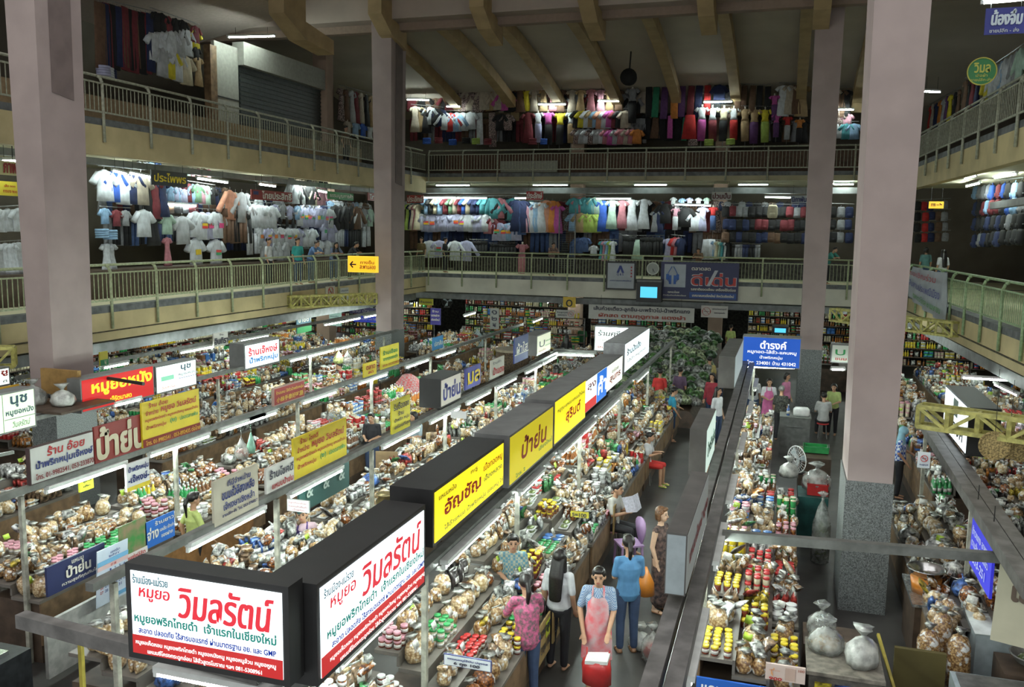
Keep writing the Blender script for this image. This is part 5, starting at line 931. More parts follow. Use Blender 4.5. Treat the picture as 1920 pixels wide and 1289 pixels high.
# left side
person('person with dark hair in a lime T-shirt with a green bag in the aisle', flo(362, 924, 1.58), R_(150), 'step', top=LIMEC, low=BLK_C, hair='pony', vox=.0085, sleeve=.5)
person('woman with short hair in a black T-shirt behind the cardboard sheet', flo(697, 772, 1.58), R_(10), 'look_down', top=BLK_C, low=JEAN, vox=.011)
person('person whose face shows between the yellow handwritten board and the beam', flo(780, 773, 1.55), R_(-30), 'look_down', top=cloth('pale_blue_cotton', (.40, .50, .55)), low=PANT, hair='bob', vox=.012)
person('seller in a pink shirt and violet apron behind the small white notice', flo(568, 950, 1.55), R_(20), 'look_down', top=cloth('pale_pink_cotton', (.58, .42, .48)), low=BLK_C, apron=cloth('violet_apron', (.06, .03, .16)), vox=.0095)
person('person in a blue shirt seated low among the stalls at mid left', flo(402, 732, 1.3), R_(120), 'sit', top=cloth('royal_blue_cotton', (.03, .14, .42)), low=JEAN, hair='bob', vox=.013)
person('dark-haired person under the hanging melons', flo(603, 680, 1.35), R_(30), 'sit', top=BLK_C, low=BLK_C, vox=.014)
person('dark-haired person seated near the hanging melons', flo(640, 690, 1.4), R_(-40), 'look_down', top=PUR, low=BLK_C, vox=.015)
person('person with black hair seen from behind inside the front row stall', flo(1021, 698, 1.45), R_(180), 'sit', top=BLK_C, low=BLK_C, hair='bob', vox=.014)
person('person with long black hair next to the one inside the front row stall', flo(1043, 690, 1.5), R_(175), 'stand', top=BLK_C, low=BLK_C, hair='long', vox=.014)
person('person in black standing below the long white hanging board', flo(1063, 627, 1.6), R_(180), 'stand', top=BLK_C, low=BLK_C, hair='long', vox=.016)
person('person in a green shirt behind the one in black', flo(1092, 608, 1.6), R_(0), 'stand', top=cloth('dark_green_cotton', (.04, .16, .06)), low=BLK_C, vox=.016)
person('person in a pale blue shirt reclining behind the blue fan', flo(948, 720, 1.3), R_(70), 'sit', top=cloth('pale_blue_cotton', (.40, .50, .55)), low=BLK_C, vox=.014)
# balcony people
def bal(px, py, X=None, Y=None, z=L2, h=1.58, *a, **k):
    p = AX(px, py, X) if X is not None else DP(px, py, Y); dz = p[2]-z; return person(k.pop('label'), (p[0], p[1], z), *a, h=h, **k)
bal(558, 440, -16.05, None, L2, 1.60, R_(60), 'stand', label='person in a teal T-shirt with a ponytail at the left balcony rail', top=cloth('teal_cotton', (.04, .36, .33)), low=JEAN, hair='pony', vox=.014)
bal(582, 438, -16.15, None, L2, 1.62, R_(80), 'lean', label='person in a blue shirt leaning on the left balcony rail', top=cloth('mid_blue_cotton', (.12, .22, .42)), low=JEAN, vox=.014)
bal(503, 434, -16.6, None, L2, 1.60, R_(100), 'stand', label='shopkeeper half hidden among white shirts on the left balcony', top=WHT_C, low=BLK_C, vox=.016)
bal(625, 445, -16.1, None, L2, 1.55, R_(50), 'lean', label='person with long dark hair bowed at the left balcony rail', top=cloth('grey_blue_cotton', (.16, .20, .30)), low=JEAN, hair='long', vox=.015)
bal(655, 448, -16.1, None, L2, 1.55, R_(100), 'lean', label='person in dark clothes beside the bowed one on the left balcony', top=BLK_C, low=BLK_C, vox=.016)
bal(790, 436, None, 37.5, L2, 1.60, R_(0), 'stand', label='person in an olive brown shirt at the left end of the far balcony', top=cloth('olive_brown_cotton', (.15, .11, .04)), low=BLK_C, vox=.017)
bal(835, 438, None, 37.6, L2, 1.60, R_(90), 'stand', label='person in a black shirt browsing white shirts on the far balcony', top=BLK_C, low=BLK_C, vox=.017)
bal(1035, 442, None, 37.2, L2, 1.58, R_(30), 'lean', label='person in a striped shirt leaning over the far balcony rail', top=check('brown_stripes', (.3, .22, .2), (.12, .07, .06), 30.), low=BLK_C, vox=.017)
bal(1311, 462, None, 37.1, L2, 1.45, R_(0), 'lean', label='person folding both arms on the rail above the navy banner', top=cloth('brown_cotton', (.22, .14, .08)), low=BLK_C, vox=.017)
bal(1555, 430, None, 37.3, L2, 1.60, R_(60), 'lean', label='person in a teal shirt between the two right columns', top=cloth('teal_cotton', (.06, .30, .26)), low=BLK_C, vox=.017)
bal(1770, 462, RX(27)+.7, None, L2, 1.52, R_(200), 'stand', label='person in a white T-shirt on the right balcony behind the cloth banner', top=WHT_C, low=JEAN, hair='long', vox=.014)
bal(1738, 452, RX(29)+.7, None, L2, 1.55, R_(190), 'stand', label='person in a teal top with a pink bag on the right balcony', top=cloth('grey_teal_cotton', (.12, .28, .28)), low=JEAN, hair='bob', vox=.015)
bal(648, 195, -17.0, None, L3, 1.55, R_(70), 'stand', label='person in brown on the upper left gallery', top=cloth('brown_print_cotton', (.12, .08, .05)), low=BLK_C, vox=.018)
finish_people()
# ================================================================ GALLERY SHOPS: garments, bags, rails
CC = dict(white=(.62, .66, .70), lav=(.46, .47, .66), sky=(.28, .45, .66), royal=(.04, .12, .50), navy=(.02, .03, .09), black=(.014, .014, .016), maroon=(.18, .03, .04), red=(.50, .03, .03), pink=(.62, .32, .40), rose=(.50, .20, .24), teal=(.08, .32, .36), green=(.16, .30, .18), mint=(.42, .58, .48),
          cream=(.62, .56, .40), tan=(.42, .30, .16), beige=(.46, .40, .32), grey=(.28, .29, .31), lgrey=(.44, .46, .48), yellow=(.70, .60, .04), magenta=(.52, .10, .36), orange=(.60, .22, .05), brown=(.14, .08, .05), purple=(.12, .05, .16), salmon=(.62, .30, .20), lime=(.40, .55, .12), denim=(.07, .12, .28), dgreen=(.03, .22, .12), print=(.40, .30, .28))
CN = dict(lav='lavender', lgrey='pale grey', dgreen='dark green', print='patterned', sky='sky blue', royal='royal blue')
CM = {}
def cm(c):
    if c not in CM: CM[c] = mat(c+'_garment_cloth', CC[c], .85, var=.55 if c == 'print' else .10, sc=30. if c == 'print' else 8., bump=.3)
    return CM[c]
HOOK = mat('wire_hanger', (.3, .3, .3), .4, .6)
def flatring(cx, z, w_, d, n=14, ph=0., fold=.0, tx=0.):
    r = []
    for i in range(n):
        a = 2*math.pi*i/n; k = 1+fold*math.sin(i*2.9+ph); r.append((cx+w_*math.cos(a), d*k*math.sin(a), z+tx*math.cos(a)))
    return r
def g_shirt(b, L=.62, flare=1.): b.loft([flatring(0, 0, .06, .03), flatring(0, -.03, .17, .045), flatring(0, -.10, .205, .055, fold=.1), flatring(0, -.35, .20, .06, ph=1, fold=.25), flatring(0, -L, .215*flare, .065*flare, ph=2, fold=.4)])
def g_sleeves(b, l=.22):
    for s in (-1, 1): b.cyl((s*.15, 0, -.06), (s*(.17+l*.62), 0, -.08-l*.85), .062, .075, 9)
def hook(b): b.bar((-.17, 0, -.035), (0, 0, .02), .008); b.bar((.17, 0, -.035), (0, 0, .02), .008); b.cyl((0, 0, .02), (0, 0, .09), .005, n=5)
GP = {}
def gp(kind, parts, H): GP[kind] = ([(n, b.mesh(n, m)) for n, b, m in parts], H)
gp('shirt', [('shirt_body', P_(lambda b: (g_shirt(b), g_sleeves(b))), cm('white')), ('collar', P_(lambda b: b.lathe([(.055, -.03), (.06, .012), (.045, .015)], 10, sy=.6)), cm('white')), ('hanger', P_(hook), HOOK)], .62)
gp('long_shirt', [('shirt_body', P_(lambda b: (g_shirt(b, .72), g_sleeves(b, .52))), cm('white')), ('collar', P_(lambda b: b.lathe([(.055, -.03), (.06, .012), (.045, .015)], 10, sy=.6)), cm('white')), ('hanger', P_(hook), HOOK)], .72)
gp('dress', [('dress_body', P_(lambda b: (b.loft([flatring(0, 0, .07, .03), flatring(0, -.04, .16, .045), flatring(0, -.30, .15, .055, fold=.1), flatring(0, -.42, .14, .055, fold=.15), flatring(0, -.8, .21, .08, ph=1, fold=.35), flatring(0, -1.12, .25, .09, ph=2, fold=.5)]), g_sleeves(b, .14))), cm('pink')), ('hanger', P_(hook), HOOK)], 1.12)
gp('trousers', [('legs', P_(lambda b: (b.loft([flatring(0, 0, .18, .05), flatring(0, -.24, .19, .06, fold=.1)]), [b.loft([flatring(s*.095, -.22, .095, .055), flatring(s*.10, -.95, .085, .05, fold=.2)]) for s in (-1, 1)])), cm('black')), ('hanger', P_(hook), HOOK)], .95)
gp('skirt', [('skirt_body', P_(lambda b: b.loft([flatring(0, 0, .15, .05), flatring(0, -.3, .20, .07, fold=.2), flatring(0, -.75, .25, .08, ph=1, fold=.5)])), cm('green')), ('hanger', P_(hook), HOOK)], .75)
gp('sarong', [('cloth_length', P_(lambda b: b.loft([flatring(0, 0, .16, .03, 18, fold=.3), flatring(0, -.5, .17, .035, 18, 1, .5), flatring(0, -1.5, .18, .04, 18, 2, .6)])), cm('maroon')), ('hanging_rod_loop', P_(lambda b: b.cyl((0, 0, 0), (0, 0, .06), .006, n=5)), HOOK)], 1.5)
gp('outfit', [('blouse', P_(lambda b: (b.loft([flatring(0, -.04, .06, .03), flatring(0, -.06, .16, .06), flatring(0, -.2, .165, .085), flatring(0, -.38, .125, .07), flatring(0, -.52, .165, .085, fold=.1)]), g_sleeves(b, .14))), cm('white')), ('long_skirt', P_(lambda b: b.loft([flatring(0, -.50, .15, .08), flatring(0, -.65, .175, .09), flatring(0, -1.35, .155, .085, fold=.2)])), cm('maroon')),
    ('mannequin_neck', P_(lambda b: b.lathe([(.05, -.06), (.04, .0), (.045, .06), (.01, .07)], 10)), mat('mannequin_plastic', (.60, .55, .48), .4, var=.05)), ('stand_rod', P_(lambda b: b.cyl((0, 0, -1.34), (0, 0, -1.62), .015, n=6)), HOOK)], 1.4)
gp('backpack', [('bag_body', P_(lambda b: b.loft([flatring(0, -.02, .11, .05, 14), flatring(0, -.08, .15, .085, 14), flatring(0, -.30, .165, .10, 14), flatring(0, -.42, .15, .08, 14), flatring(0, -.44, .10, .05, 14)])), cm('black')), ('front_pocket', P_(lambda b: b.loft([flatring(0, -.24, .10, .03), flatring(0, -.28, .12, .125), flatring(0, -.38, .11, .12), flatring(0, -.40, .08, .03)])), cm('black')), ('carry_strap', P_(lambda b: b.cyl((-.04, 0, -.03), (0, 0, .04), .012, n=6) or b.cyl((.04, 0, -.03), (0, 0, .04), .012, n=6)), cm('black'))], .46)
gp('folded_clothes', [('pile', P_(lambda b: [b.loft([flatring(0, -.02-.05*i, .15, .12, 12, i, .06), flatring(0, -.065-.05*i, .16, .125, 12, i+1, .06)]) for i in range(4)]), cm('sky'))], .22)
CARD = {c: mat(c+'_price_card', v, .5, var=.05) for c, v in dict(yellow=(.70, .50, .03), red=(.62, .05, .05), green=(.05, .35, .15), orange=(.75, .22, .03), pink=(.70, .08, .25)).items()}
def cardmesh():
    b = MB(); b.box(-.09, .09, -.085, -.075, -.30, -.24); b.cur = 1; b.box(-.09, .09, -.085, -.075, -.36, -.30); return b
CARDM = cardmesh().mesh('price_card', [CARD['red'], CARD['green']])
def wr(axis, pl, px, py):
    return AX(px, py, pl) if axis == 'X' else DP(px, py, pl)
GC = {}
def garments(axis, pl, q, n, hpx, kind, cols, where, card=0., rail=True, low=None, rz0=None, jit=.03, turn=0.):
    """a row of garments whose tops run between two pixels of the gallery plane"""
    (x0, y0, x1, y1) = q; A, B = Vector(wr(axis, pl, x0, y0)), Vector(wr(axis, pl, x1, y1)); parts, H = GP[kind]
    mid = (A+B)/2; u = PJ(mid); v = PJ((mid.x, mid.y, mid.z-1)); sc = min(1.35, max(.4, hpx/((v[1]-u[1])*H))); rz = rz0 if rz0 is not None else {'X': math.pi/2, 'Y': 0.}[axis]
    if axis == 'X' and pl > 0: rz = -math.pi/2
    for i in range(n):
        p = A.lerp(B, i/max(1, n-1)) if n > 1 else mid; c = cols[i % len(cols)] if len(cols) >= n else random.choice(cols)
        p = p+Vector((random.uniform(-jit, jit), random.uniform(-jit, jit), random.uniform(-.02, .02)))
        o = bpy.data.objects.new(kind, parts[0][1]); COL.objects.link(o); o.location = p; o.rotation_euler = (0, random.uniform(-.04, .04), rz+turn+random.uniform(-.12, .12)); s = sc*random.uniform(.95, 1.05); o.scale = (s, s, s)
        o.material_slots[0].link = 'OBJECT'; o.material_slots[0].material = cm(c)
        w2 = {'shirt': 'shirt', 'long_shirt': 'long-sleeved shirt', 'outfit': 'blouse on a mannequin', 'sarong': 'hanging cloth length', 'folded_clothes': 'folded clothes'}.get(kind, kind)
        lb = ('%s %s %s' % (CN.get(c, c), w2, where)); tag(o, lb, {'long_shirt': 'shirt', 'outfit': 'clothing', 'sarong': 'cloth', 'folded_clothes': 'clothing'}.get(kind, kind), lb)
        for k, (nm, me) in enumerate(parts[1:]):
            ch = bpy.data.objects.new(nm, me); COL.objects.link(ch); ch.parent = o
            if nm == 'collar' or nm in ('front_pocket', 'carry_strap'): ch.material_slots[0].link = 'OBJECT'; ch.material_slots[0].material = cm(c)
            if nm == 'long_skirt': ch.material_slots[0].link = 'OBJECT'; ch.material_slots[0].material = cm((low or ['maroon', 'black', 'navy', 'tan', 'purple'])[i % len(low or 'abcde')])
        if card and random.random() < card:
            ch = bpy.data.objects.new('price_card', CARDM); COL.objects.link(ch); ch.parent = o; ks = list(CARD)
            for sl in (0, 1): ch.material_slots[sl].link = 'OBJECT'; ch.material_slots[sl].material = CARD[random.choice(ks)]
    if rail and n > 2:
        e = (B-A).normalized()*.2; mb = MB(); mb.cyl(A-e+Vector((0, 0, .09*sc)), B+e+Vector((0, 0, .09*sc)), .014, n=6); key = where+kind
        GC[key] = GC.get(key, 0)+1
        tag(mb.build('clothes_rail', HOOK), 'rail %s with %s garments' % (where, kind.replace('_', ' ')), 'clothes rail')
PX = ['white', 'white', 'lgrey', 'sky', 'lav']
A_ = -17.6
g = lambda *a, **k: garments('X', A_, *a, **k)
lw = 'on the lower left balcony '
g((194, 320, 262, 326), 5, 70, 'shirt', ['white', 'royal', 'white', 'navy', 'beige'], lw+'at the left end')
g((196, 392, 236, 394), 3, 30, 'shirt', ['sky', 'maroon', 'grey'], lw+'under the big shirts')
g((276, 335, 302, 339), 3, 70, 'dress', ['black', 'maroon', 'navy'], lw+'left of the black name board')
g((312, 350, 345, 354), 7, 26, 'shirt', ['sky', 'lav', 'sky', 'white'], lw+'below the black name board')
g((355, 345, 396, 351), 7, 34, 'shirt', ['maroon', 'sky', 'green', 'pink', 'white', 'mint', 'black'], lw+'right of the black name board')
g((268, 395, 268, 395), 1, 52, 'shirt', ['white'], lw+'hung alone left of the green one'); g((312, 402, 312, 402), 1, 40, 'shirt', ['mint'], lw+'hung alone in the middle')
g((340, 406, 340, 406), 1, 58, 'shirt', ['lgrey'], lw+'right of the mint one'); g((366, 398, 412, 400), 5, 48, 'shirt', ['white', 'white', 'lav', 'white', 'white'], lw+'above the railing with cards', card=.6)
g((314, 446, 314, 446), 1, 56, 'dress', ['rose'], lw+'hung at the railing'); g((367, 449, 404, 449), 2, 54, 'shirt', ['white', 'white'], lw+'hung at the railing', card=1.)
g((198, 456, 208, 458), 2, 62, 'dress', ['white', 'lgrey'], lw+'just right of the near column')
g((283, 402, 290, 404), 2, 60, 'dress', ['black', 'black'], lw+'behind the mint shirt'); g((422, 392, 460, 396), 6, 60, 'trousers', ['black', 'black', 'brown'], lw+'as a dark row')
g((430, 358, 453, 362), 2, 60, 'long_shirt', ['salmon', 'lgrey'], lw+'left of the dark red name board')
g((464, 384, 510, 387), 6, 42, 'shirt', ['white'], lw+'under the dark red name board'); g((466, 425, 480, 426), 2, 50, 'trousers', ['lgrey', 'white'], lw+'beside the dark row')
g((516, 384, 556, 386), 4, 26, 'shirt', ['lav', 'grey', 'lav', 'sky'], lw+'over the black skirts'); g((516, 408, 548, 409), 4, 18, 'skirt', ['black'], lw+'under the lavender shirts')
g((562, 388, 616, 392), 8, 36, 'shirt', ['lav', 'lav', 'white'], lw+'behind the bright price cards', card=1.)
g((488, 426, 584, 429), 9, 34, 'shirt', ['white', 'white', 'lav'], lw+'behind the people at the rail', card=.6); g((606, 418, 620, 420), 2, 34, 'shirt', ['lav', 'lav'], lw+'right of the cards', card=.5)
g((494, 452, 536, 454), 5, 36, 'shirt', ['lgrey', 'white'], lw+'low behind the teal T-shirt'); g((598, 452, 612, 452), 2, 30, 'shirt', ['white'], lw+'right of the blue shirt person')
g((672, 392, 692, 393), 3, 34, 'long_shirt', ['white', 'grey', 'mint'], lw+'near the yellow arrow sign'); g((628, 385, 668, 388), 5, 50, 'long_shirt', ['black', 'brown', 'black'], lw+'below the green name board')
g((545, 345, 605, 350), 9, 36, 'long_shirt', ['cream', 'black', 'white', 'red', 'pink', 'lgrey'], lw+'between the red and green boards')
g((262, 303, 296, 302), 4, 16, 'shirt', ['sky', 'grey', 'denim'], lw+'on the top shelf', rail=False); g((352, 314, 392, 318), 5, 16, 'shirt', ['sky', 'rose', 'mint', 'brown'], lw+'on the top shelf, right part', rail=False); g((546, 332, 612, 340), 7, 16, 'shirt', ['sky', 'print', 'black', 'beige', 'grey'], lw+'on the top shelf, far part', rail=False)
g((2, 394, 32, 392), 3, 44, 'shirt', ['white'], 'at the left picture edge below the yellow slips', card=.5); g((2, 458, 34, 456), 5, 62, 'dress', ['white', 'lgrey'], 'at the left picture edge behind the rail')
g((190, 428, 206, 429), 2, 20, 'folded_clothes', ['sky', 'sky'], lw+'beside the near column', rail=False)
# upper left gallery
A_ = -17.9; ul = 'on the upper left gallery '
g((186, 4, 280, 26), 13, 115, 'sarong', ['brown', 'navy', 'maroon', 'black', 'navy', 'brown', 'maroon', 'black', 'maroon', 'brown', 'black', 'maroon', 'navy'], ul+'right of the near column')
g((290, 22, 366, 48), 7, 34, 'shirt', ['black', 'brown', 'maroon', 'grey', 'black'], ul+'as the dark top row')
g((288, 62, 350, 56), 5, 50, 'shirt', ['white', 'white', 'white', 'lgrey', 'white'], ul+'as the white row'); g((304, 90, 348, 104), 4, 54, 'shirt', ['lgrey', 'yellow', 'white', 'cream'], ul+'below the white row')
g((366, 56, 366, 56), 1, 36, 'shirt', ['yellow'], ul+'at the end of the white row'); g((370, 108, 370, 108), 1, 56, 'dress', ['tan'], ul+'at the end by the pale panel'); g((366, 88, 368, 88), 1, 24, 'shirt', ['black'], ul+'between the yellow and the tan ones')
g((640, 165, 695, 180), 7, 60, 'dress', ['print', 'brown', 'lgrey', 'maroon', 'beige', 'black', 'tan'], ul+'left of the far column'); g((652, 224, 694, 232), 4, 30, 'shirt', ['beige', 'sky', 'royal', 'white'], ul+'behind the rail by the far column')
g((192, 122, 208, 130), 3, 20, 'folded_clothes', ['lav', 'white', 'navy'], ul+'on the table behind the rail', rail=False)
# far, lower
lf = 'on the lower far balcony '; B_ = 39.3
h = lambda *a, **k: garments('Y', B_, *a, **k)
h((804, 372, 918, 372), 14, 30, 'shirt', ['sky', 'black', 'cream', 'sky', 'maroon', 'green', 'beige', 'maroon', 'royal', 'cream', 'navy', 'navy', 'teal', 'teal'], lf+'under the two long tubes', turn=.8)
h((924, 372, 962, 372), 4, 40, 'long_shirt', ['teal', 'rose', 'black', 'teal'], lf+'right of the two long tubes')
h((788, 402, 912, 403), 12, 32, 'shirt', ['lav', 'white', 'lav'], lf+'as the lavender row', card=.7); h((917, 404, 930, 404), 2, 36, 'shirt', ['rose', 'maroon'], lf+'ending the lavender row')
h((767, 383, 784, 384), 5, 50, 'dress', ['lime', 'navy', 'beige', 'rose', 'cream'], lf+'under the left red name board', turn=1.); h((932, 418, 966, 420), 4, 38, 'shirt', ['lav', 'lav', 'sky', 'lav'], lf+'in front of the dark row', card=.7)
h((806, 452, 824, 452), 2, 34, 'shirt', ['white', 'lav'], lf+'beside the olive brown shirt person', card=.8); h((853, 452, 876, 452), 2, 38, 'long_shirt', ['white', 'lav'], lf+'hanging in front of the rail'); h((888, 452, 908, 452), 5, 30, 'trousers', ['black'], lf+'right of the two pale blouses'); h((924, 458, 962, 458), 8, 26, 'trousers', ['black'], lf+'below the lavender shirts with cards')
h((968, 376, 982, 376), 3, 62, 'dress', ['navy', 'denim', 'navy'], lf+'left of the bright red name board'); h((987, 384, 987, 384), 1, 50, 'dress', ['pink'], lf+'under the bright red name board'); h((996, 380, 1014, 380), 3, 56, 'dress', ['white', 'sky', 'white'], lf+'by the pink dress'); h((1024, 376, 1036, 376), 2, 62, 'dress', ['salmon', 'orange'], lf+'beside the metal grid'); h((1046, 384, 1046, 384), 1, 54, 'dress', ['magenta'], lf+'at the metal grid')
h((1076, 371, 1116, 371), 5, 30, 'shirt', ['teal', 'rose', 'teal', 'teal', 'mint'], lf+'left of the long bright tube'); h((1078, 400, 1116, 401), 4, 42, 'shirt', ['sky', 'tan', 'lime', 'lime'], lf+'below the teal shirts'); h((1130, 376, 1130, 376), 1, 56, 'dress', ['royal'], lf+'under the long bright tube'); h((1148, 376, 1148, 376), 1, 54, 'dress', ['mint'], lf+'under the long bright tube'); h((1166, 376, 1166, 376), 1, 54, 'dress', ['rose'], lf+'under the long bright tube'); h((1184, 374, 1208, 374), 2, 56, 'dress', ['white', 'white'], lf+'right of the long bright tube')
h((1084, 446, 1096, 446), 2, 28, 'shirt', ['denim', 'denim'], lf+'over the striped cloth'); h((1114, 460, 1114, 460), 1, 20, 'shirt', ['white'], lf+'over the rail'); h((1130, 452, 1150, 452), 5, 36, 'dress', ['teal', 'pink', 'sky', 'lime', 'white'], lf+'right of the denim pieces', turn=.9)
h((1175, 445, 1188, 445), 4, 34, 'trousers', ['black'], lf+'left of the green skirt'); h((1196, 450, 1196, 450), 1, 36, 'skirt', ['mint'], lf+'above the framed board'); h((1206, 445, 1236, 445), 6, 34, 'trousers', ['black'], lf+'above the clock'); h((1253, 448, 1253, 448), 1, 46, 'dress', ['lav'], lf+'left of the navy banner end'); h((1266, 446, 1276, 447), 3, 34, 'shirt', ['red', 'rose', 'navy'], lf+'over the navy banner', turn=1.)
h((1228, 396, 1236, 396), 2, 40, 'dress', ['grey', 'navy'], lf+'right of the white dresses'); h((1247, 382, 1247, 382), 1, 46, 'shirt', ['black'], lf+'left of the white name board'); h((1266, 390, 1266, 390), 1, 44, 'outfit', ['pink'], lf+'left of the white name board', low=['white']); h((1286, 390, 1286, 390), 1, 40, 'shirt', ['black'], lf+'by the pink blouse'); h((1304, 400, 1304, 400), 1, 36, 'shirt', ['white'], lf+'by the short bright tube'); h((1319, 388, 1319, 388), 1, 46, 'dress', ['lav'], lf+'by the short bright tube'); h((1338, 388, 1338, 388), 1, 46, 'outfit', ['red'], lf+'under the white name board', low=['denim'])
h((1262, 371, 1326, 371), 5, 13, 'shirt', ['white', 'sky', 'lav', 'white', 'mint'], lf+'over the short bright tube', rail=False); h((1326, 449, 1334, 449), 2, 38, 'skirt', ['lgrey', 'white'], lf+'above the navy banner'); h((1340, 452, 1366, 455), 6, 32, 'dress', ['sky', 'cream', 'mint', 'teal', 'lgrey', 'black'], lf+'right of the grey skirt', turn=1.); h((1060, 455, 1074, 455), 2, 26, 'trousers', ['black', 'denim'], lf+'left of the denim pieces')
B_ = 38.6; h((981, 456, 981, 456), 1, 58, 'outfit', ['rose'], lf+'standing at the rail', low=['rose']); h((1448, 384, 1448, 384), 1, 42, 'backpack', ['cream'], lf+'left of the far right column'); B_ = 39.3
for k, (y0, cs) in enumerate(((386, ['black', 'navy', 'maroon', 'grey']), (410, ['black', 'maroon', 'black', 'navy']), (434, ['black', 'black', 'brown', 'navy']))):
    h((1362, y0, 1508, y0+2), 13, 22, 'backpack', cs, lf+('of the top row of bags', 'of the middle row of bags', 'of the bottom row of bags')[k])
    h((1562, y0, 1592, y0+1), 3, 22, 'backpack', ['black', 'grey', 'navy'], lf+('between the right columns, top', 'between the right columns, middle', 'between the right columns, low')[k])
h((1378, 458, 1420, 460), 10, 26, 'trousers', ['black', 'navy', 'grey'], lf+'right of the navy banner')
# far, upper
B_ = 39.5; uf = 'on the upper far gallery '
h((778, 200, 800, 202), 3, 48, 'dress', ['beige', 'tan', 'black'], uf+'right of the far left column'); h((806, 202, 824, 205), 3, 44, 'shirt', ['white', 'black', 'navy'], uf+'beside the short tube'); h((836, 212, 856, 212), 3, 34, 'long_shirt', ['white', 'red', 'sky'], uf+'left of the big white cloth'); h((868, 211, 882, 211), 2, 38, 'shirt', ['white', 'white'], uf+'as the big white cloth'); h((898, 211, 898, 211), 1, 60, 'sarong', ['white'], uf+'draped with a blue hem'); h((923, 211, 923, 211), 1, 62, 'sarong', ['print'], uf+'draped in brown stripes'); h((938, 215, 952, 215), 2, 30, 'shirt', ['black', 'print'], uf+'right of the striped drape')
h((868, 168, 948, 168), 7, 42, 'long_shirt', ['print', 'beige', 'print', 'beige', 'tan', 'beige', 'magenta'], uf+'in the upper left row'); h((955, 164, 975, 164), 3, 46, 'dress', ['black', 'black', 'brown'], uf+'in the upper row, dark ones'); h((986, 168, 986, 168), 1, 40, 'dress', ['yellow'], uf+'in the upper row'); h((1002, 168, 1125, 168), 8, 44, 'dress', ['beige', 'tan', 'rose', 'brown', 'beige', 'tan', 'rose', 'pink'], uf+'in the upper middle row'); h((1142, 168, 1160, 168), 2, 40, 'dress', ['tan', 'brown'], uf+'at the end of the upper middle row'); h((1186, 165, 1186, 165), 1, 72, 'outfit', ['grey'], uf+'tall in the middle', low=['black'])
h((1216, 164, 1345, 160), 9, 58, 'sarong', ['black', 'dgreen', 'purple', 'orange', 'purple', 'maroon', 'navy', 'red', 'black'], uf+'in the row of long cloths'); h((1350, 160, 1364, 160), 2, 34, 'shirt', ['navy', 'black'], uf+'after the long cloths'); h((1384, 160, 1440, 162), 5, 50, 'sarong', ['black', 'brown', 'black'], uf+'in the dark row above the mannequins'); h((1452, 178, 1452, 178), 1, 50, 'outfit', ['magenta'], uf+'left of the far right column', low=['purple'])
h((1470, 160, 1506, 160), 4, 56, 'dress', ['white', 'beige', 'brown', 'tan'], uf+'next to the far right column'); h((1568, 168, 1590, 168), 3, 50, 'dress', ['beige', 'brown', 'black'], uf+'between the right columns')
h((990, 212, 990, 212), 1, 60, 'dress', ['maroon'], uf+'before the mannequin row'); h((1008, 210, 1072, 210), 4, 62, 'outfit', ['white', 'magenta', 'yellow', 'white'], uf+'in the left group of mannequins', low=['lav', 'black', 'black', 'tan'])
h((1086, 208, 1174, 208), 11, 32, 'shirt', ['black', 'yellow', 'white', 'tan', 'sky', 'salmon', 'white', 'magenta', 'maroon', 'black', 'beige'], uf+'in the middle row', turn=.5); h((1084, 242, 1196, 243), 13, 28, 'shirt', ['print', 'white', 'orange', 'print', 'lgrey', 'magenta', 'white', 'beige', 'rose', 'brown'], uf+'in the low patterned row', turn=.4)
h((1256, 218, 1285, 220), 2, 42, 'sarong', ['magenta', 'dgreen'], uf+'left of the right mannequins'); h((1295, 216, 1295, 216), 1, 50, 'skirt', ['red'], uf+'left of the right mannequins'); h((1318, 200, 1436, 204), 7, 66, 'outfit', ['white', 'white', 'cream', 'white', 'tan', 'tan', 'yellow'], uf+'in the right group of mannequins', low=['magenta', 'maroon', 'black', 'red', 'tan', 'purple', 'lime'])
h((1456, 214, 1500, 222), 3, 48, 'outfit', ['magenta', 'red', 'orange'], uf+'rightmost among the mannequins', low=['purple', 'lgrey', 'black']); h((1572, 213, 1590, 213), 2, 24, 'shirt', ['print', 'pink'], uf+'pinned above the cyan ones'); h((1574, 232, 1600, 232), 3, 28, 'shirt', ['white', 'teal', 'sky'], uf+'pinned between the right columns')
for q in ((800, 262), (822, 262), (850, 264), (875, 262), (893, 263), (915, 264), (1000, 263), (1020, 263), (1300, 264), (1330, 264), (1370, 264)):
    h((q[0], q[1]-4, q[0], q[1]-4), 1, 13, 'folded_clothes', [random.choice(['magenta', 'teal', 'lime', 'maroon', 'royal', 'print', 'black'])], uf+'on the table behind the rail')
bk = lambda q, n, hp, kd, cs, w_: g(q, n, hp, kd, cs, w_, rail=False)
A_ = -18.3
bk((190, 345, 420, 352), 26, 52, 'dress', ['black', 'navy', 'grey', 'brown', 'denim', 'maroon', 'black'], lw+'in the dark rear row')
bk((200, 405, 420, 408), 22, 50, 'trousers', ['black', 'black', 'grey', 'navy', 'denim'], lw+'in the dark lower rear row')
bk((430, 362, 690, 382), 30, 48, 'long_shirt', ['grey', 'black', 'white', 'brown', 'lav', 'sky', 'navy', 'cream'], lw+'in the crowded rear row')
bk((430, 418, 690, 424), 26, 44, 'trousers', ['black', 'navy', 'lgrey', 'black', 'white'], lw+'in the lower crowded rear row')
B_ = 40.1
bh = lambda q, n, hp, kd, cs, w_: h(q, n, hp, kd, cs, w_, rail=False)
bh((770, 376, 1345, 378), 44, 54, 'dress', ['black', 'navy', 'grey', 'brown', 'denim', 'teal', 'print', 'lgrey', 'maroon'], lf+'in the crowded rear row')
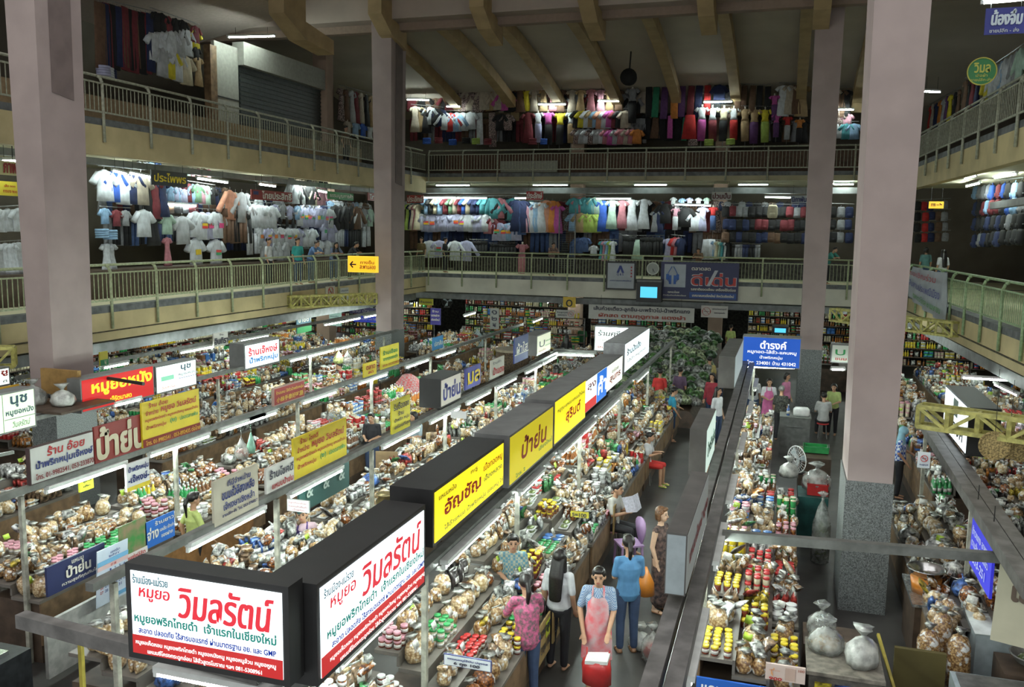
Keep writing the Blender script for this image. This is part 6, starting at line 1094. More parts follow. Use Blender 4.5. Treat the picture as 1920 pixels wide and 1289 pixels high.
bh((775, 425, 1345, 428), 36, 46, 'trousers', ['black', 'navy', 'grey', 'black', 'brown', 'denim'], lf+'in the lower rear row')
bh((1350, 378, 1505, 380), 12, 20, 'backpack', ['black', 'navy', 'brown', 'grey'], lf+'in the rear row of bags')
bh((775, 170, 1212, 170), 30, 46, 'long_shirt', ['brown', 'black', 'beige', 'grey', 'maroon', 'tan'], uf+'in the dark rear row')
bh((775, 222, 1205, 222), 34, 44, 'trousers', ['black', 'brown', 'maroon', 'navy', 'grey'], uf+'in the lower dark rear row')
bh((1215, 212, 1300, 214), 7, 50, 'dress', ['black', 'navy', 'brown', 'black'], uf+'below the long cloths'); bh((1440, 225, 1508, 226), 5, 40, 'dress', ['black', 'brown', 'grey'], uf+'below the last mannequins')
B_ = 39.5
# right side galleries
for k, (py0, py1, cs) in enumerate(((190, 95, ['print', 'magenta', 'white', 'red', 'beige', 'navy', 'orange', 'lgrey', 'purple', 'yellow', 'black', 'brown']), )):
    garments('X', 5.5, (1728, 208, 1800, 168), 12, 46, 'dress', cs, 'on the upper right gallery, farther part'); garments('X', 5.5, (1812, 150, 1835, 140), 4, 60, 'dress', ['brown', 'black', 'maroon', 'navy'], 'on the upper right gallery by the round sign')
    garments('X', 5.6, (1856, 132, 1916, 92), 8, 56, 'long_shirt', ['yellow', 'white', 'white', 'sky', 'white', 'lgrey', 'grey', 'mint'], 'on the upper right gallery, near part')
for k, y0 in enumerate((340, 372, 404, 436)):
    garments('X', 6.3, (1830, y0+8-k*2, 1916, y0-k*3), 10, 30, 'backpack', ['black', 'navy', 'royal', 'grey', 'black', 'maroon', 'black', 'sky'] if k < 2 else ['black', 'navy', 'black', 'grey'], 'on the lower right gallery, %s row of the near shop' % ('top', 'second', 'third', 'fourth')[k])
    garments('Y', 37.6, (1722, y0+38-k*12, 1772, y0+36-k*12), 5, 18, 'backpack', ['black', 'red', 'navy', 'brown', 'grey'], 'on the lower right gallery behind the exit sign, %s row' % ('bottom', 'third', 'second', 'top')[k])
# shop lights in the galleries
def gt(axis, pl, q, label, hang=.5): tube(wr(axis, pl, q[0], q[1]), wr(axis, pl, q[2], q[3]), label, hang)
for q, lb in (((212, 321, 236, 327), 'small lit tube above the big shirts on the lower left balcony'), ((243, 325, 282, 333), 'lit tube left of the black name board'), ((370, 335, 426, 343), 'lit tube right of the black name board'),
              ((486, 346, 516, 350), 'lit tube above the dark red name board'), ((596, 358, 612, 361), 'lit tube left of the green name board'), ((4, 302, 28, 302), 'lit tube over the cream name board')):
    gt('X', -16.9, q, lb, .35)
gt('X', -18.2, (305, 383, 366, 387), 'bright lit tube behind the paper cards on the lower left balcony', .8); gt('X', -18.2, (560, 378, 600, 381), 'lit tube over the bright price cards', .8)
for q, lb in (((796, 371, 854, 371.5), 'left one of the two long tubes on the lower far balcony'), ((857, 371.5, 912, 372), 'right one of the two long tubes on the lower far balcony'), ((966, 372, 986, 372), 'short tube left of the bright red name board'), ((1119, 373, 1182, 373.5), 'long bright tube over the hanging dresses'),
              ((1266, 384, 1332, 386), 'short bright tube left of the white name board'), ((1435, 370, 1482, 371), 'tube over the cream bag'), ((1560, 345, 1600, 345), 'tube fixed to the slab between the right columns')):
    gt('Y', 38.7, q, lb, .45)
for q, lb in (((764, 187, 804, 188), 'lit tube right of the far left column on the upper gallery'), ((838, 200, 862, 200.5), 'lit tube left of the big white cloth'), ((1010, 196, 1060, 196), 'lit tube behind the left mannequins'), ((1122, 190, 1160, 190), 'lit tube over the middle row'), ((1320, 192, 1372, 191), 'lit tube behind the right mannequins'), ((1572, 206, 1600, 206), 'lit tube between the right columns on the upper gallery')):
    gt('Y', 39.1, q, lb, .8)
gt('X', -17.2, (428, 70, 514, 68), 'wide lit tube under the ceiling of the upper left gallery', .3)
gt('Y', 33., (1732, 172, 1762, 173), 'lit tubes at the far end of the upper right gallery', .5); gt('X', 5.6, (1812, 350, 1837, 344), 'lit tube under the right gallery slab', .5); gt('X', 5.9, (1866, 334, 1906, 327), 'lit tube over the bags of the near right shop', .4)
HH1 = AX(500, 341, -17.)[2]
for k in range(7): tube((-17.42, 14.5+k*2.9, HH1+.10), (-17.42, 15.8+k*2.9, HH1+.10), 'added unseen tube behind the lower left shop header, %s from the near end' % ('first', 'second', 'third', 'fourth', 'fifth', 'sixth', 'seventh')[k], .07)  # unseen tubes added to brighten the hanging clothes
for k, (x0, x1) in enumerate(((818, 880), (1000, 1064), (1190, 1250), (1385, 1440), (1565, 1600))):
    a, b = DP(x0, 341, 37.9), DP(x1, 341, 37.9); tube((a[0], 37.9, 7.62), (b[0], 37.9, 7.62), 'tube under the slab edge of the lower far balcony, %s from the left' % ('first', 'second', 'third', 'fourth', 'fifth')[k], .1, m=TUBEM if k == 4 else TUBED)
for k in range(4): tube((4.9+k*.02, 13+k*5., 7.32), (4.9, 14.3+k*5., 7.32), 'tube under the slab edge of the lower right gallery, %s from the near end' % ('first', 'second', 'third', 'fourth')[k], .07)
# shop fronts: partitions, shutter, headers, tables
def bx(name, label, cat, m, x0, x1, y0, y1, z0, z1):
    mb = MB(); mb.box(x0, x1, y0, y1, z0, z1); return tag(mb.build(name, m), label, cat)
HH1 = AX(500, 341, -17.)[2]; HH2 = DP(1000, 363, 38.4)[2]
HD = mat('grey_shop_header', (.24, .25, .25), .5, var=.1, sc=4.); PALE = mat('pale_panel', (.33, .33, .29), .7, var=.06)
bx('shop_header', 'grey shop header rail of the lower left balcony above the clothes', 'beam', HD, -17.2, -16.95, 12, 35, HH1, HH1+.16)
bx('shop_header', 'dark grey shop header of the lower far balcony above the tubes', 'beam', HD, -16.5, 3.6, 38.3, 38.5, HH2, HH2+.25)
bx('shop_header', 'grey shop header of the lower right gallery above the bags', 'beam', HD, 5.75, 5.95, 12, 30, 6.45, 6.65)
bx('display_table', 'dark table of folded clothes along the lower left balcony', 'table', DKW, -18.2, -17.3, 14, 34, L2, L2+.75)
bx('display_table', 'dark brown table board along the upper far gallery behind the rail', 'table', mat('dark_brown_board', (.10, .055, .035), .7, var=.15), -15.3, 3.2, 38.3, 39.2, L3, L3+.95)
bx('display_table', 'dark low table under the hanging clothes of the lower far balcony', 'table', DARK, -15.3, 3.2, 39.4, 40.0, L2, L2+.8)
bx('display_table', 'tan board screening the walkway of the upper left gallery', 'table', mat('tan_board', (.30, .22, .13), .8, var=.1), -18.4, -17.4, 14, 34, L3, L3+.85)
p0, p1 = AX(402, 150, -18.), AX(446, 150, -18.); zb, zt = L3, AX(420, 82, -18.)[2]
mb = MB(); mb.box(-18.1, -17.98, p0[1], p1[1], zb, zt); mb.cur = 1; mb.box(-17.99, -17.96, p0[1], p1[1], (zb+zt)/2-.02, (zb+zt)/2+.02); tag(mb.build('wall_panel', [PALE, BLK]), 'pale two-part wall panel beside the roller shutter on the upper left gallery', 'panel')
q0, q1 = AX(448, 150, -18.), AX(600, 200, -18.); zt2 = AX(520, 145, -18.)[2]; ztop = AX(520, 105, -18.)[2]
t = thing('roller_shutter', 'closed dark roller shutter under a pale box on the upper left gallery', 'shutter', (-18., q0[1], L3)); mb = MB(); Lq = q1[1]-q0[1]; H2 = zt2-L3; k = 0
while k*.075 < H2: mb.box(-.02, .02 if k % 2 else .045, 0, Lq, k*.075, min(H2, k*.075+.075)); k += 1
mb.build('shutter_curtain', mat('dark_shutter_steel', (.05, .06, .06), .45, .4, var=.15), t); mb = MB(); mb.box(-.2, .25, -.05, Lq, H2, ztop-L3); mb.build('shutter_box', PALE, t)
bx('door_post', 'brown pink post at the far end of the roller shutter', 'post', mat('brown_pink_paint', (.36, .25, .19), .8, var=.06, sc=2.), -18.1, -17.7, q1[1]+.03, q1[1]+.5, L3, ztop+.4)
bx('door_post', 'brown post beside the tan dress on the upper left gallery', 'post', WOOD, -18.1, -17.85, AX(388, 150, -18.)[1], AX(400, 150, -18.)[1], L3, AX(392, 85, -18.)[2])
bx('wall_board', 'pale long board lying on the upper far gallery behind the rail', 'board', PALE, DP(940, 300, 38.2)[0], DP(1046, 300, 38.2)[0], 38.1, 38.2, L3+.12, L3+.62)
t = thing('metal_grid', 'grey metal grid screen between dresses on the lower far balcony', 'grid', (DP(1048, 400, 39.)[0], 39.1, L2)); mb = MB()
for i in range(26): mb.bar((0, 0, .3+i*.1), (.75, 0, .3+i*.1), .03, .012)
mb.build('slats', mat('grey_green_slats', (.12, .15, .14), .5, var=.1), t); mb = MB(); mb.bar((0, .01, 0), (0, .01, 3.), .05); mb.build('upright', STEELD, t); mb = MB(); mb.bar((.75, .01, 0), (.75, .01, 3.), .05); mb.build('upright', STEELD, t)
c = DP(1180, 146, 35.); t = thing('ceiling_speaker', 'round dark loudspeaker hung under the vault', 'loudspeaker', c); mb = MB(); mb.smooth = True; mb.cyl((0, -.2, 0), (0, .15, 0), .33, .28, 20); mb.build('drum', mat('dark_grille', (.012, .012, .012), .8), t); mb = MB(); mb.bar((0, 0, .3), (0, .2, vz((35.2-28.6)/12.5)-c[2]), .05); mb.build('hanger_wire', BLK, t)
# small stacked price slips at the left picture edge
sX('price_slips', 'yellow paper slips with red writing at the left picture edge', -17.2, (-20, 338), (34, 368), flat((.68, .55, .05)), [('เสื้อ ๑๐๐', .5, .9, .6, .8, R1), ('กางเกง ๒๐๐', .45, .95, .2, .4, R1)], **PB)
# ================================================================ OTHER THINGS IN THE STALLS
def lpt(name, label, cat, loc, rz=0., group=None): return thing(name, label, cat, loc, rz, group)
CAGE = mat('chrome_wire', (.50, .52, .52), .3, .8)
def fan(label, loc, rz, body, rim=None, r=.2, h=.45, hang=False):
    t = lpt('electric_fan', label, 'fan', loc, rz); z = h
    mb = MB(); n = 24
    for k in range(n): a, b = 2*math.pi*k/n, 2*math.pi*(k+1)/n; mb.bar((r*math.cos(a), -.06, z+r*math.sin(a)), (r*math.cos(b), -.06, z+r*math.sin(b)), .014)
    for k in range(n): a = 2*math.pi*k/n; mb.bar((.03*math.cos(a), -.10, z+.03*math.sin(a)), (r*math.cos(a), -.06, z+r*math.sin(a)), .005)
    for rr in (.4, .7): [mb.bar((r*rr*math.cos(2*math.pi*k/n), -.09, z+r*rr*math.sin(2*math.pi*k/n)), (r*rr*math.cos(2*math.pi*(k+1)/n), -.09, z+r*rr*math.sin(2*math.pi*(k+1)/n)), .004) for k in range(n)]
    mb.build('guard', rim or CAGE, t)
    for k in range(3):
        mb = MB(); a = k*2.094+.4; c, s = math.cos(a), math.sin(a)
        mb.hexa([(0, -.045, z), (r*.8*c-.2*r*s, -.06, z+r*.8*s+.2*r*c), (r*.9*c+.35*r*s, -.03, z+r*.9*s-.35*r*c), (.03, -.03, z)], [(0, -.038, z), (r*.8*c-.2*r*s, -.053, z+r*.8*s+.2*r*c), (r*.9*c+.35*r*s, -.023, z+r*.9*s-.35*r*c), (.03, -.023, z)]); mb.build('blade', mat('grey_translucent_blade', (.30, .36, .38), .3, var=.05), t)
    mb = MB(); mb.smooth = True; mb.cyl((0, -.03, z), (0, .14, z), .055, .045, 12); mb.build('motor', body, t)
    mb = MB(); mb.smooth = True
    if h > r: mb.cyl((0, .05, 0), (0, .05, z), .022, n=8); mb.cyl((0, .05, 0), (0, .05, .03), .14, n=16)
    mb.build('stand', body, t); return t
p = HZ(985, 765, 1.15); fan('blue desk fan on the counter end in front of the seated dark-haired people', (p[0], p[1], 1.16), R_(60), PL['blue'], r=.23, h=.34)
p = HZ(905, 650, 1.2); fan('large dark green round fan in the far middle stalls', (p[0], p[1], 1.0), R_(20), PL['green'], mat('dark_green_wire', (.02, .10, .05), .4), r=.42, h=.55)
fan('dark fan with a white rim between the green crate and the jars', (.42, 18.2, .80), R_(-50), BLK, PL['white'], r=.27, h=.3)
p = HZ(628, 800, 1.2); fan('grey fan with a yellow shade at the hanging bags of the third row', (p[0], p[1], 1.15), R_(35), PL['yellow'], r=.15, h=.25)
p = HZ(838, 577, 1.9); fan('small black fan near the yellow notice', (p[0], p[1], 1.9), R_(30), BLK, BLK, r=.25, h=.3)
def stool(label, loc, m, r=.16, h=.44):
    t = lpt('stool', label, 'stool', (loc[0], loc[1], 0)); mb = MB(); mb.smooth = True; mb.lathe([(r*.9, h-.03), (r, h-.02), (r, h), (r*.8, h+.008)], 16); mb.build('seat', m, t)
    for a in (0.8, 2.37, 3.94, 5.51):
        mb = MB(); mb.cyl((r*.7*math.cos(a), r*.7*math.sin(a), h-.03), (r*1.05*math.cos(a), r*1.05*math.sin(a), 0), .014, n=6); mb.build('leg', STEELD, t)
stool('round dark stool under the newspaper reader', SEAT1, PL['pink'], h=.42); stool('low dark stool under the child in red shorts', SEAT2, PL['brown'], h=.42); stool('stool under the seated person in the grey T-shirt', SEAT3, PL['red'], h=.42)
def chairback(label, loc, rz, m):
    t = lpt('plastic_chair', label, 'chair', (loc[0], loc[1], 0), rz); mb = MB(); mb.box(-.2, .2, -.2, .2, .40, .43); mb.build('seat', m, t); mb = MB(); mb.smooth = True; mb.loft([[(.2*math.cos(a)*k, .19+.02*math.sin(2*a), .62+.24*math.sin(a)*k) for a in [2*math.pi*i/16 for i in range(16)]] for k in (1.,)]+[[(.2*math.cos(a), .215+.02*math.sin(2*a), .62+.24*math.sin(a)) for a in [2*math.pi*i/16 for i in range(16)]]]); mb.build('backrest', m, t)
    for x in (-.17, .17):
        for y in (-.17, .17): mb = MB(); mb.bar((x, y, .4), (x*1.1, y*1.1, 0), .035); mb.build('leg', m, t)
p = HZ(1170, 1010, .45); chairback('lilac plastic chair behind the newspaper reader', (p[0]+.1, p[1]-.1), R_(-60), mat('lilac_plastic', (.42, .28, .50), .4, var=.05))
# newspaper
p = HZ(1187, 950, .95); t = lpt('newspaper', 'open newspaper held by the seated reader in the aisle', 'newspaper', (p[0]+.07, p[1]-.02, .86), R_(60)); mb = MB()
for sg in (-1, 1): mb.hexa([(0, 0, 0), (sg*.20, .06, .02), (sg*.21, .16, .26), (0, .11, .26)], [(0, .004, .0), (sg*.20, .064, .02), (sg*.21, .164, .26), (0, .114, .26)])
mb.build('sheets', mat('newsprint', (.52, .52, .60), .8, var=.12, sc=30.), t)
# fridge, crates, tarp-covered table
p = HZ(1487, 830, 0); t = lpt('steel_freezer', 'waist-high grey steel box with a white container on top, near the laughing seller', 'freezer', (.38, 23.0, 0)); mb = MB(); mb.box(-.36, .36, -.25, .35, 0, 1.0); mb.build('body', mat('grey_steel_sheet', (.22, .23, .22), .4, .3, var=.12), t); mb = MB(); mb.box(-.38, .38, -.27, .37, 1.0, 1.04); mb.build('lid', STEEL, t); mb = MB(); mb.bar((-.2, -.27, .8), (.2, -.27, .8), .02); mb.build('handle', CAGE, t)
mb = MB(); mb.smooth = True; mb.loft([[(.20*s_*math.copysign(abs(math.cos(a))**.4, math.cos(a)), .14*s_*math.copysign(abs(math.sin(a))**.4, math.sin(a)), z) for a in [2*math.pi*i/16 for i in range(16)]] for s_, z in ((.95, 0), (1, .05), (1, .16), (.75, .21))]); tag(mb.build('foam_box', PL['white'], None, (.52, 23.0, 1.045)), 'rounded white box on the grey steel freezer', 'box')
def bottle(label, loc, m, s=1.): o = make('sauce_bottle', loc, 0, label, None, m, None, s, 0); return o
bottle('clear blue water bottle on the grey steel freezer', (.20, 22.9, 1.045), FO[7], 1.15)
def crate(name, label, loc, w_, d, h, m, rz=0.):
    t = lpt(name, label, 'crate', loc, rz); mb = MB(); e = .012
    mb.box(-w_/2, w_/2, -d/2, d/2, 0, .015)
    for sx_ in (-1, 1): mb.box(sx_*w_/2-e, sx_*w_/2+e, -d/2, d/2, 0, h)
    for sy in (-1, 1): mb.box(-w_/2, w_/2, sy*d/2-e, sy*d/2+e, 0, h)
    mb.build('walls', m, t); mb = MB()
    for sx_ in (-1, 1): mb.box(sx_*w_/2-e*1.8, sx_*w_/2+e*1.8, -d/2, d/2, h-.03, h)
    for sy in (-1, 1): mb.box(-w_/2, w_/2, sy*d/2-e*1.8, sy*d/2+e*1.8, h-.03, h)
    mb.build('rim', m, t); return t
TEALC = mat('dark_teal_tarpaulin', (.02, .10, .09), .5, var=.2, sc=5., bump=.3)
p = HZ(1512, 965, .6); bx('covered_table', 'box-like table under a dark teal tarpaulin left of the near right column', 'table', TEALC, .40, .93, 16.55, 17.3, 0, .80)
crate('plastic_crate', 'light green crate lid beside the dark fan', (.80, 20.0, .86), .50, .34, .14, PL['green']); bx('side_table', 'dark side table under the green crate left of the near right column', 'table', DKW, .45, 1.1, 19.4, 20.5, 0, .84)
crate('plastic_crate', 'red crate beneath the bulging clear bag by the near right column', (.74, 16.9, .81), .34, .45, .22, PL['red'])
CLR = mat('thin_clear_polythene', (.55, .58, .55), .22, var=.35, sc=7., bump=.9, coat=.8, alpha=.55)
CLW = mat('milky_polythene', (.62, .64, .60), .3, var=.25, sc=9., bump=.9, coat=.6, alpha=.85)
def bigbag(label, loc, r, h, m=None, inner=None, rz=0., name='polythene_bag', group=None):
    t = lpt(name, label, 'plastic bag', loc, rz, group); mb = MB(); mb.smooth = True
    mb.lathe([(.02, 0), (r*.85, .01), (r, h*.3), (r*.92, h*.6), (r*.5, h*.85), (r*.14, h*.95), (r*.12, h)], 16, wob=.09, sy=.85); mb.build('bag', m or CLW, t)
    mb = MB(); mb.smooth = True; mb.lathe([(r*.13, h), (r*.3, h+.05), (r*.55, h+.09)], 9, wob=.35); mb.build('gathered_neck', m or CLW, t)
    if inner: mb = MB(); mb.smooth = True; mb.ell((0, 0, h*.32), r*.82, r*.7, h*.30, 12, 8); mb.build('contents', inner, t)
    return t
bigbag('bulging clear bag on the red crate', (.72, 16.9, .86), .27, .42, CLR); bigbag('brown snack filled bag beside the red crate', (.22, 17.0, 1.03), .18, .30, None, SN[1]); bigbag('tall clear bag of green leaves leaning on the near right column', (.78, 15.4, .0), .16, 1.15, CLR, SN[5])
# bottom right table with two floppy bags
p = HZ(1580, 1262, 1.0); t = lpt('wooden_cabinet', 'weathered grey cabinet at the bottom edge carrying two floppy bags', 'cabinet', (.80, 9.85, 0)); mb = MB(); mb.box(-.36, .36, -.5, .28, .02, .96); mb.build('body', mat('weathered_grey_wood', (.13, .12, .10), .7, var=.25), t); mb = MB(); mb.box(-.39, .39, -.53, .31, .96, 1.0); mb.build('top', mat('weathered_top', (.24, .22, .18), .7, var=.25), t)
for k, c_ in enumerate(('yellow', 'blue', 'white')): mb = MB(); mb.box(-.3+k*.2, -.13+k*.2, -.525, -.50, .55, .88); mb.build('pasted_poster', mat('printed_'+c_, PL[c_].node_tree.nodes['Principled BSDF'].inputs['Base Color'].default_value[:3] if 0 else CC.get({'yellow': 'yellow', 'blue': 'royal', 'white': 'lgrey'}[c_]), .5, var=.6, sc=10.), t)
bigbag('floppy clear bag of pale noodles lying on the grey cabinet', (.62, 9.85, 1.0), .20, .30, CLR, SN[3]); bigbag('milky plastic bag slumped on the right of the grey cabinet', (.98, 9.65, 1.0), .20, .34, CLW, SN[3], 1.)
bigbag('second clear bag behind the floppy noodles bag', (.60, 10.5, .9), .17, .30, CLR); bx('low_shelf', 'dark shelf behind the grey cabinet', 'shelf', DKW, .40, 1.05, 10.2, 10.8, 0, .89)
# lower right: metal counter with bowls, tall bags, white steel counters
FOILM = mat('crumpled_foil', (.55, .60, .62), .25, .8, var=.3, sc=14., bump=1.)
t = lpt('steel_counter', 'steel counter covered with crumpled foil behind the tall bags at the right', 'counter', (0, 0, 0)); mb = MB(); mb.box(1.78, 2.7, 12.0, 13.1, .78, .82); mb.build('top', FOILM, t); mb = MB(); mb.box(1.82, 2.66, 12.04, 13.06, 0, .78); mb.build('carcass', DKW, t)
def bowl(label, loc, r, m, fillm=None, h=None, name='metal_bowl'):
    t = lpt(name, label, 'bowl', loc); h = h or r*.55; mb = MB(); mb.smooth = True
    prof = [(r*.4, 0), (r*.8, h*.4), (r, h), (r*1.06, h), (r*1.06, h+.008), (r*.97, h+.008), (r*.75, h*.45), (r*.38, .02)]; mb.lathe(prof, 24); mb.build('bowl', m, t)
    if fillm: mb = MB(); mb.smooth = True; mb.lathe([(.01, h*.40), (r*.74, h*.46), (r*.6, h*.75), (r*.2, h*.95)], 18, wob=.05); mb.build('food', fillm, t)
INOX = mat('polished_steel', (.62, .63, .62), .18, .95, var=.1)
bowl('large steel bowl on an orange tub behind the tall snack bags', (2.0, 12.5, 1.02), .24, INOX); bowl('steel bowl of red chili right of the large steel bowl', (2.45, 12.6, .97), .20, INOX, CHILI); mb = MB(); mb.smooth = True; mb.lathe([(.17, 0), (.2, .2)], 16); tag(mb.build('plastic_pail', PL['orange'], None, (2.0, 12.5, .82)), 'orange pail under the large steel bowl', 'pail'); mb = MB(); mb.smooth = True; mb.lathe([(.14, 0), (.17, .15)], 16); tag(mb.build('plastic_pail', PL['green'], None, (2.45, 12.6, .82)), 'green basin under the bowl of red chili', 'pail')
for k, (x, y, h_, lb) in enumerate(((1.80, 10.75, .62, 'tall clear bag of brown pork crackling, front left one'), (1.98, 11.05, .72, 'tall clear bag of brown pork crackling, middle and highest one'), (2.12, 10.72, .62, 'tall clear bag of brown pork crackling beside the white steel counter'))):
    t = lpt('tall_snack_bag', lb, 'snack bag', (x, y, .42)); mb = MB(); mb.smooth = True; mb.lathe([(.03, 0), (.12, .01), (.13, .2), (.125, h_*.8), (.08, h_*.95), (.03, h_)], 14, wob=.05); mb.build('bag', SN[1], t); mb = MB(); mb.smooth = True; mb.lathe([(.025, h_), (.06, h_+.07)], 9, wob=.3); mb.build('gathered_neck', FO[1], t)
bx('display_table', 'dark board table under the three tall snack bags', 'table', DKW, 1.65, 2.27, 10.55, 11.3, 0, .41)
WST = mat('white_enamel_steel', (.42, .50, .52), .4, .1, var=.08)
t = lpt('steel_counter', 'white steel counter with trays under white paper at the right', 'counter', (0, 0, 0)); mb = MB(); mb.box(2.32, 2.85, 10.9, 11.85, 0, 1.0); mb.build('carcass', WST, t); mb = MB(); mb.smooth = True; mb.hexa([(2.30, 10.88, 1.0), (2.88, 10.88, 1.0), (2.86, 11.5, 1.0), (2.30, 11.5, 1.0)], [(2.30, 10.88, 1.012), (2.88, 10.88, 1.02), (2.86, 11.5, 1.012), (2.30, 11.5, 1.03)]); mb.build('paper_cover', mat('crumpled_white_paper', (.66, .70, .70), .7, var=.15, sc=5., bump=.7), t)
mb = MB(); mb.box(2.4, 2.75, 11.52, 11.8, 1.0, 1.03); mb.build('tray', INOX, t)
t = lpt('steel_counter', 'low white steel counter at the bottom right corner', 'counter', (0, 0, 0)); mb = MB(); mb.box(1.95, 3.1, 9.2, 10.25, 0, .80); mb.build('carcass', WST, t); mb = MB(); mb.box(2.0, 3.05, 9.25, 10.2, .80, .82); mb.build('top', mat('grey_worn_top', (.15, .15, .14), .5, var=.2), t)
bx('olive_board', 'large olive brown board standing left of the low white counter', 'board', mat('olive_brown_board', (.11, .09, .025), .7, var=.1, sc=2.), 1.40, 1.94, 10.42, 10.48, 0, .9)
bowl('basket of green and brown produce at the right edge', (2.85, 10.58, .84), .24, STEELD, SN[5]); bx('display_table', 'dark table holding the produce basket at the right edge', 'table', DKW, 2.5, 3.2, 10.3, 10.85, 0, .83)
mb = MB(); mb.bar((0, 0, 0), (.20, -1.1, -.5), .03); tag(mb.build('yellow_pole', mat('yellow_pole_paint', (.40, .33, .05), .5), None, (1.22, 10.5, 1.0)), 'thin yellow pole slanting down beside the grey cabinet', 'pole')
# round woven trays and cans at right
STRAW = mat('woven_straw', (.55, .42, .18), .8, var=.35, sc=40., bump=.6)
for k, (px, py) in enumerate(((1864, 836), (1892, 834), (1915, 840))):
    c = DP(px, py, 13.2+.08*k); t = lpt('woven_tray', 'round straw tray, %s one hung above the foil packets at the right' % ('left', 'middle', 'right')[k], 'tray', (c[0], 13.2+.08*k, c[2])); mb = MB(); mb.cyl((0, 0, 0), (0, .02, 0), .19, n=28); mb.build('woven_disc', STRAW, t); mb = MB(); [mb.bar((.19*math.cos(2*math.pi*i/24), -.01, .19*math.sin(2*math.pi*i/24)), (.19*math.cos(2*math.pi*(i+1)/24), -.01, .19*math.sin(2*math.pi*(i+1)/24)), .02) for i in range(24)]; mb.build('rim', STRAW, t); mb = MB(); mb.cyl((0, 0, .19), (0, 0, .9), .004, n=5); mb.build('hanger_wire', BLK, t)
# middle: wicker barrel, melons, cloth, cardboard, pot
p = DP(962, 606, 27.5); t = lpt('wicker_barrel', 'large dark wicker barrel under the far balcony', 'basket', (p[0], 27.5, .9)); mb = MB(); mb.smooth = True; mb.lathe([(.50, 0), (.55, .35), (.56, .75), (.52, .78)], 20); mb.build('woven_wall', mat('dark_wicker', (.12, .08, .045), .8, var=.4, sc=30., bump=.6), t); mb = MB(); mb.lathe([(.58, .74), (.58, .82)], 20); mb.build('rim', mat('pale_rim', (.35, .30, .22), .7), t)
bx('display_table', 'dark stand below the wicker barrel', 'table', DKW, p[0]-.6, p[0]+.6, 27., 28.1, 0, .89)
def hangbag(label, c, r, m, inner=None):
    t = lpt('hanging_bag', label, 'plastic bag', c); mb = MB(); mb.smooth = True; mb.lathe([(.02, -.30), (r*.85, -.29), (r, -.2), (r*.6, -.08), (.012, .06)], 12, wob=.08); mb.build('bag', m, t)
    if inner: mb = MB(); mb.smooth = True; mb.ell((0, 0, -.21), r*.84, r*.8, .08, 10, 6); mb.build('contents', inner, t)
    mb = MB(); mb.cyl((0, 0, .05), (0, 0, .2), .004, n=5); mb.build('carry_handle', m, t)
c = AX(452, 812, -8.7); hangbag('clear bag of pink snacks hung from the third row beam', (c[0], c[1], 1.98), .13, CLR, snack('pink_crisps', rgb('e0a090'), rgb('a05a50'), 30.)); c = AX(470, 802, -8.7); hangbag('pale green bag hung beside the clear bag of pink snacks', (c[0], c[1], 2.0), .08, mat('pale_green_polythene', (.25, .50, .38), .3, var=.2, bump=.5, alpha=.8))
for k, px in enumerate((635, 652)): c = HZ(px, 672, 1.9); hangbag('net of pale melons, %s of two hung below the fourth row tubes' % ('left', 'right')[k], (c[0], c[1], 2.05), .17, mat('melon_rind', (.50, .55, .20), .5, var=.4, sc=18.) if not k else CLR, None if not k else SN[2])
c = HZ(790, 735, 1.2); t = lpt('draped_cloth', 'red striped cloth draped behind the black box sign with white face', 'cloth', (c[0]-.2, c[1], 0)); mb = MB(); mb.smooth = True
m_ = check('red_white_stripes', (.36, .07, .07), (.30, .20, .20), 16.); rs = []
for i in range(9):
    a_ = i/8; rs.append([(-.5+1.0*a_, -.45*u_+.04*math.sin(u_*9+i), .9+.8*math.sin(math.pi*min(1, a_*.8+.25))*(1-.75*abs(u_)**1.6)+.03*math.sin(i*2+u_*5)) for u_ in np.linspace(-1, 1, 9)]+[(-.5+1.0*a_, -.45*u_, .86) for u_ in np.linspace(1, -1, 9)])
mb.loft(rs); mb.build('cloth', m_, t); mb = MB(); mb.box(-.5, .5, -.5, .5, 0, .85); mb.build('table_below', DKW, t)
for k, (px, py, w_, h_) in enumerate(((725, 895, .42, .85), (652, 925, .10, .0))):
    if h_: c = HZ(px, py, .9); t = lpt('cardboard_sheet', 'tall brown cardboard sheet in front of the woman in black T-shirt', 'cardboard', (c[0], c[1], .55), R_(15)); mb = MB(); mb.box(-w_/2, w_/2, -.01, .01, 0, h_); mb.build('sheet', mat('brown_cardboard', (.30, .21, .11), .8, var=.08), t)
bx('display_table', 'dark bench supporting the tall cardboard sheet', 'table', DKW, c[0]-.3, c[0]+.3, c[1]-.15, c[1]+.25, 0, .54)
p = HZ(722, 948, 1.2); t = lpt('brass_pot', 'rounded metal pot with a wide mouth among the heaped bags', 'pot', (p[0], p[1], 1.15)); mb = MB(); mb.smooth = True; mb.lathe([(.08, 0), (.14, .04), (.15, .13), (.10, .2), (.15, .24), (.14, .245), (.09, .2)], 20); mb.build('pot', mat('dull_brass', (.30, .24, .12), .3, .8, var=.2), t)
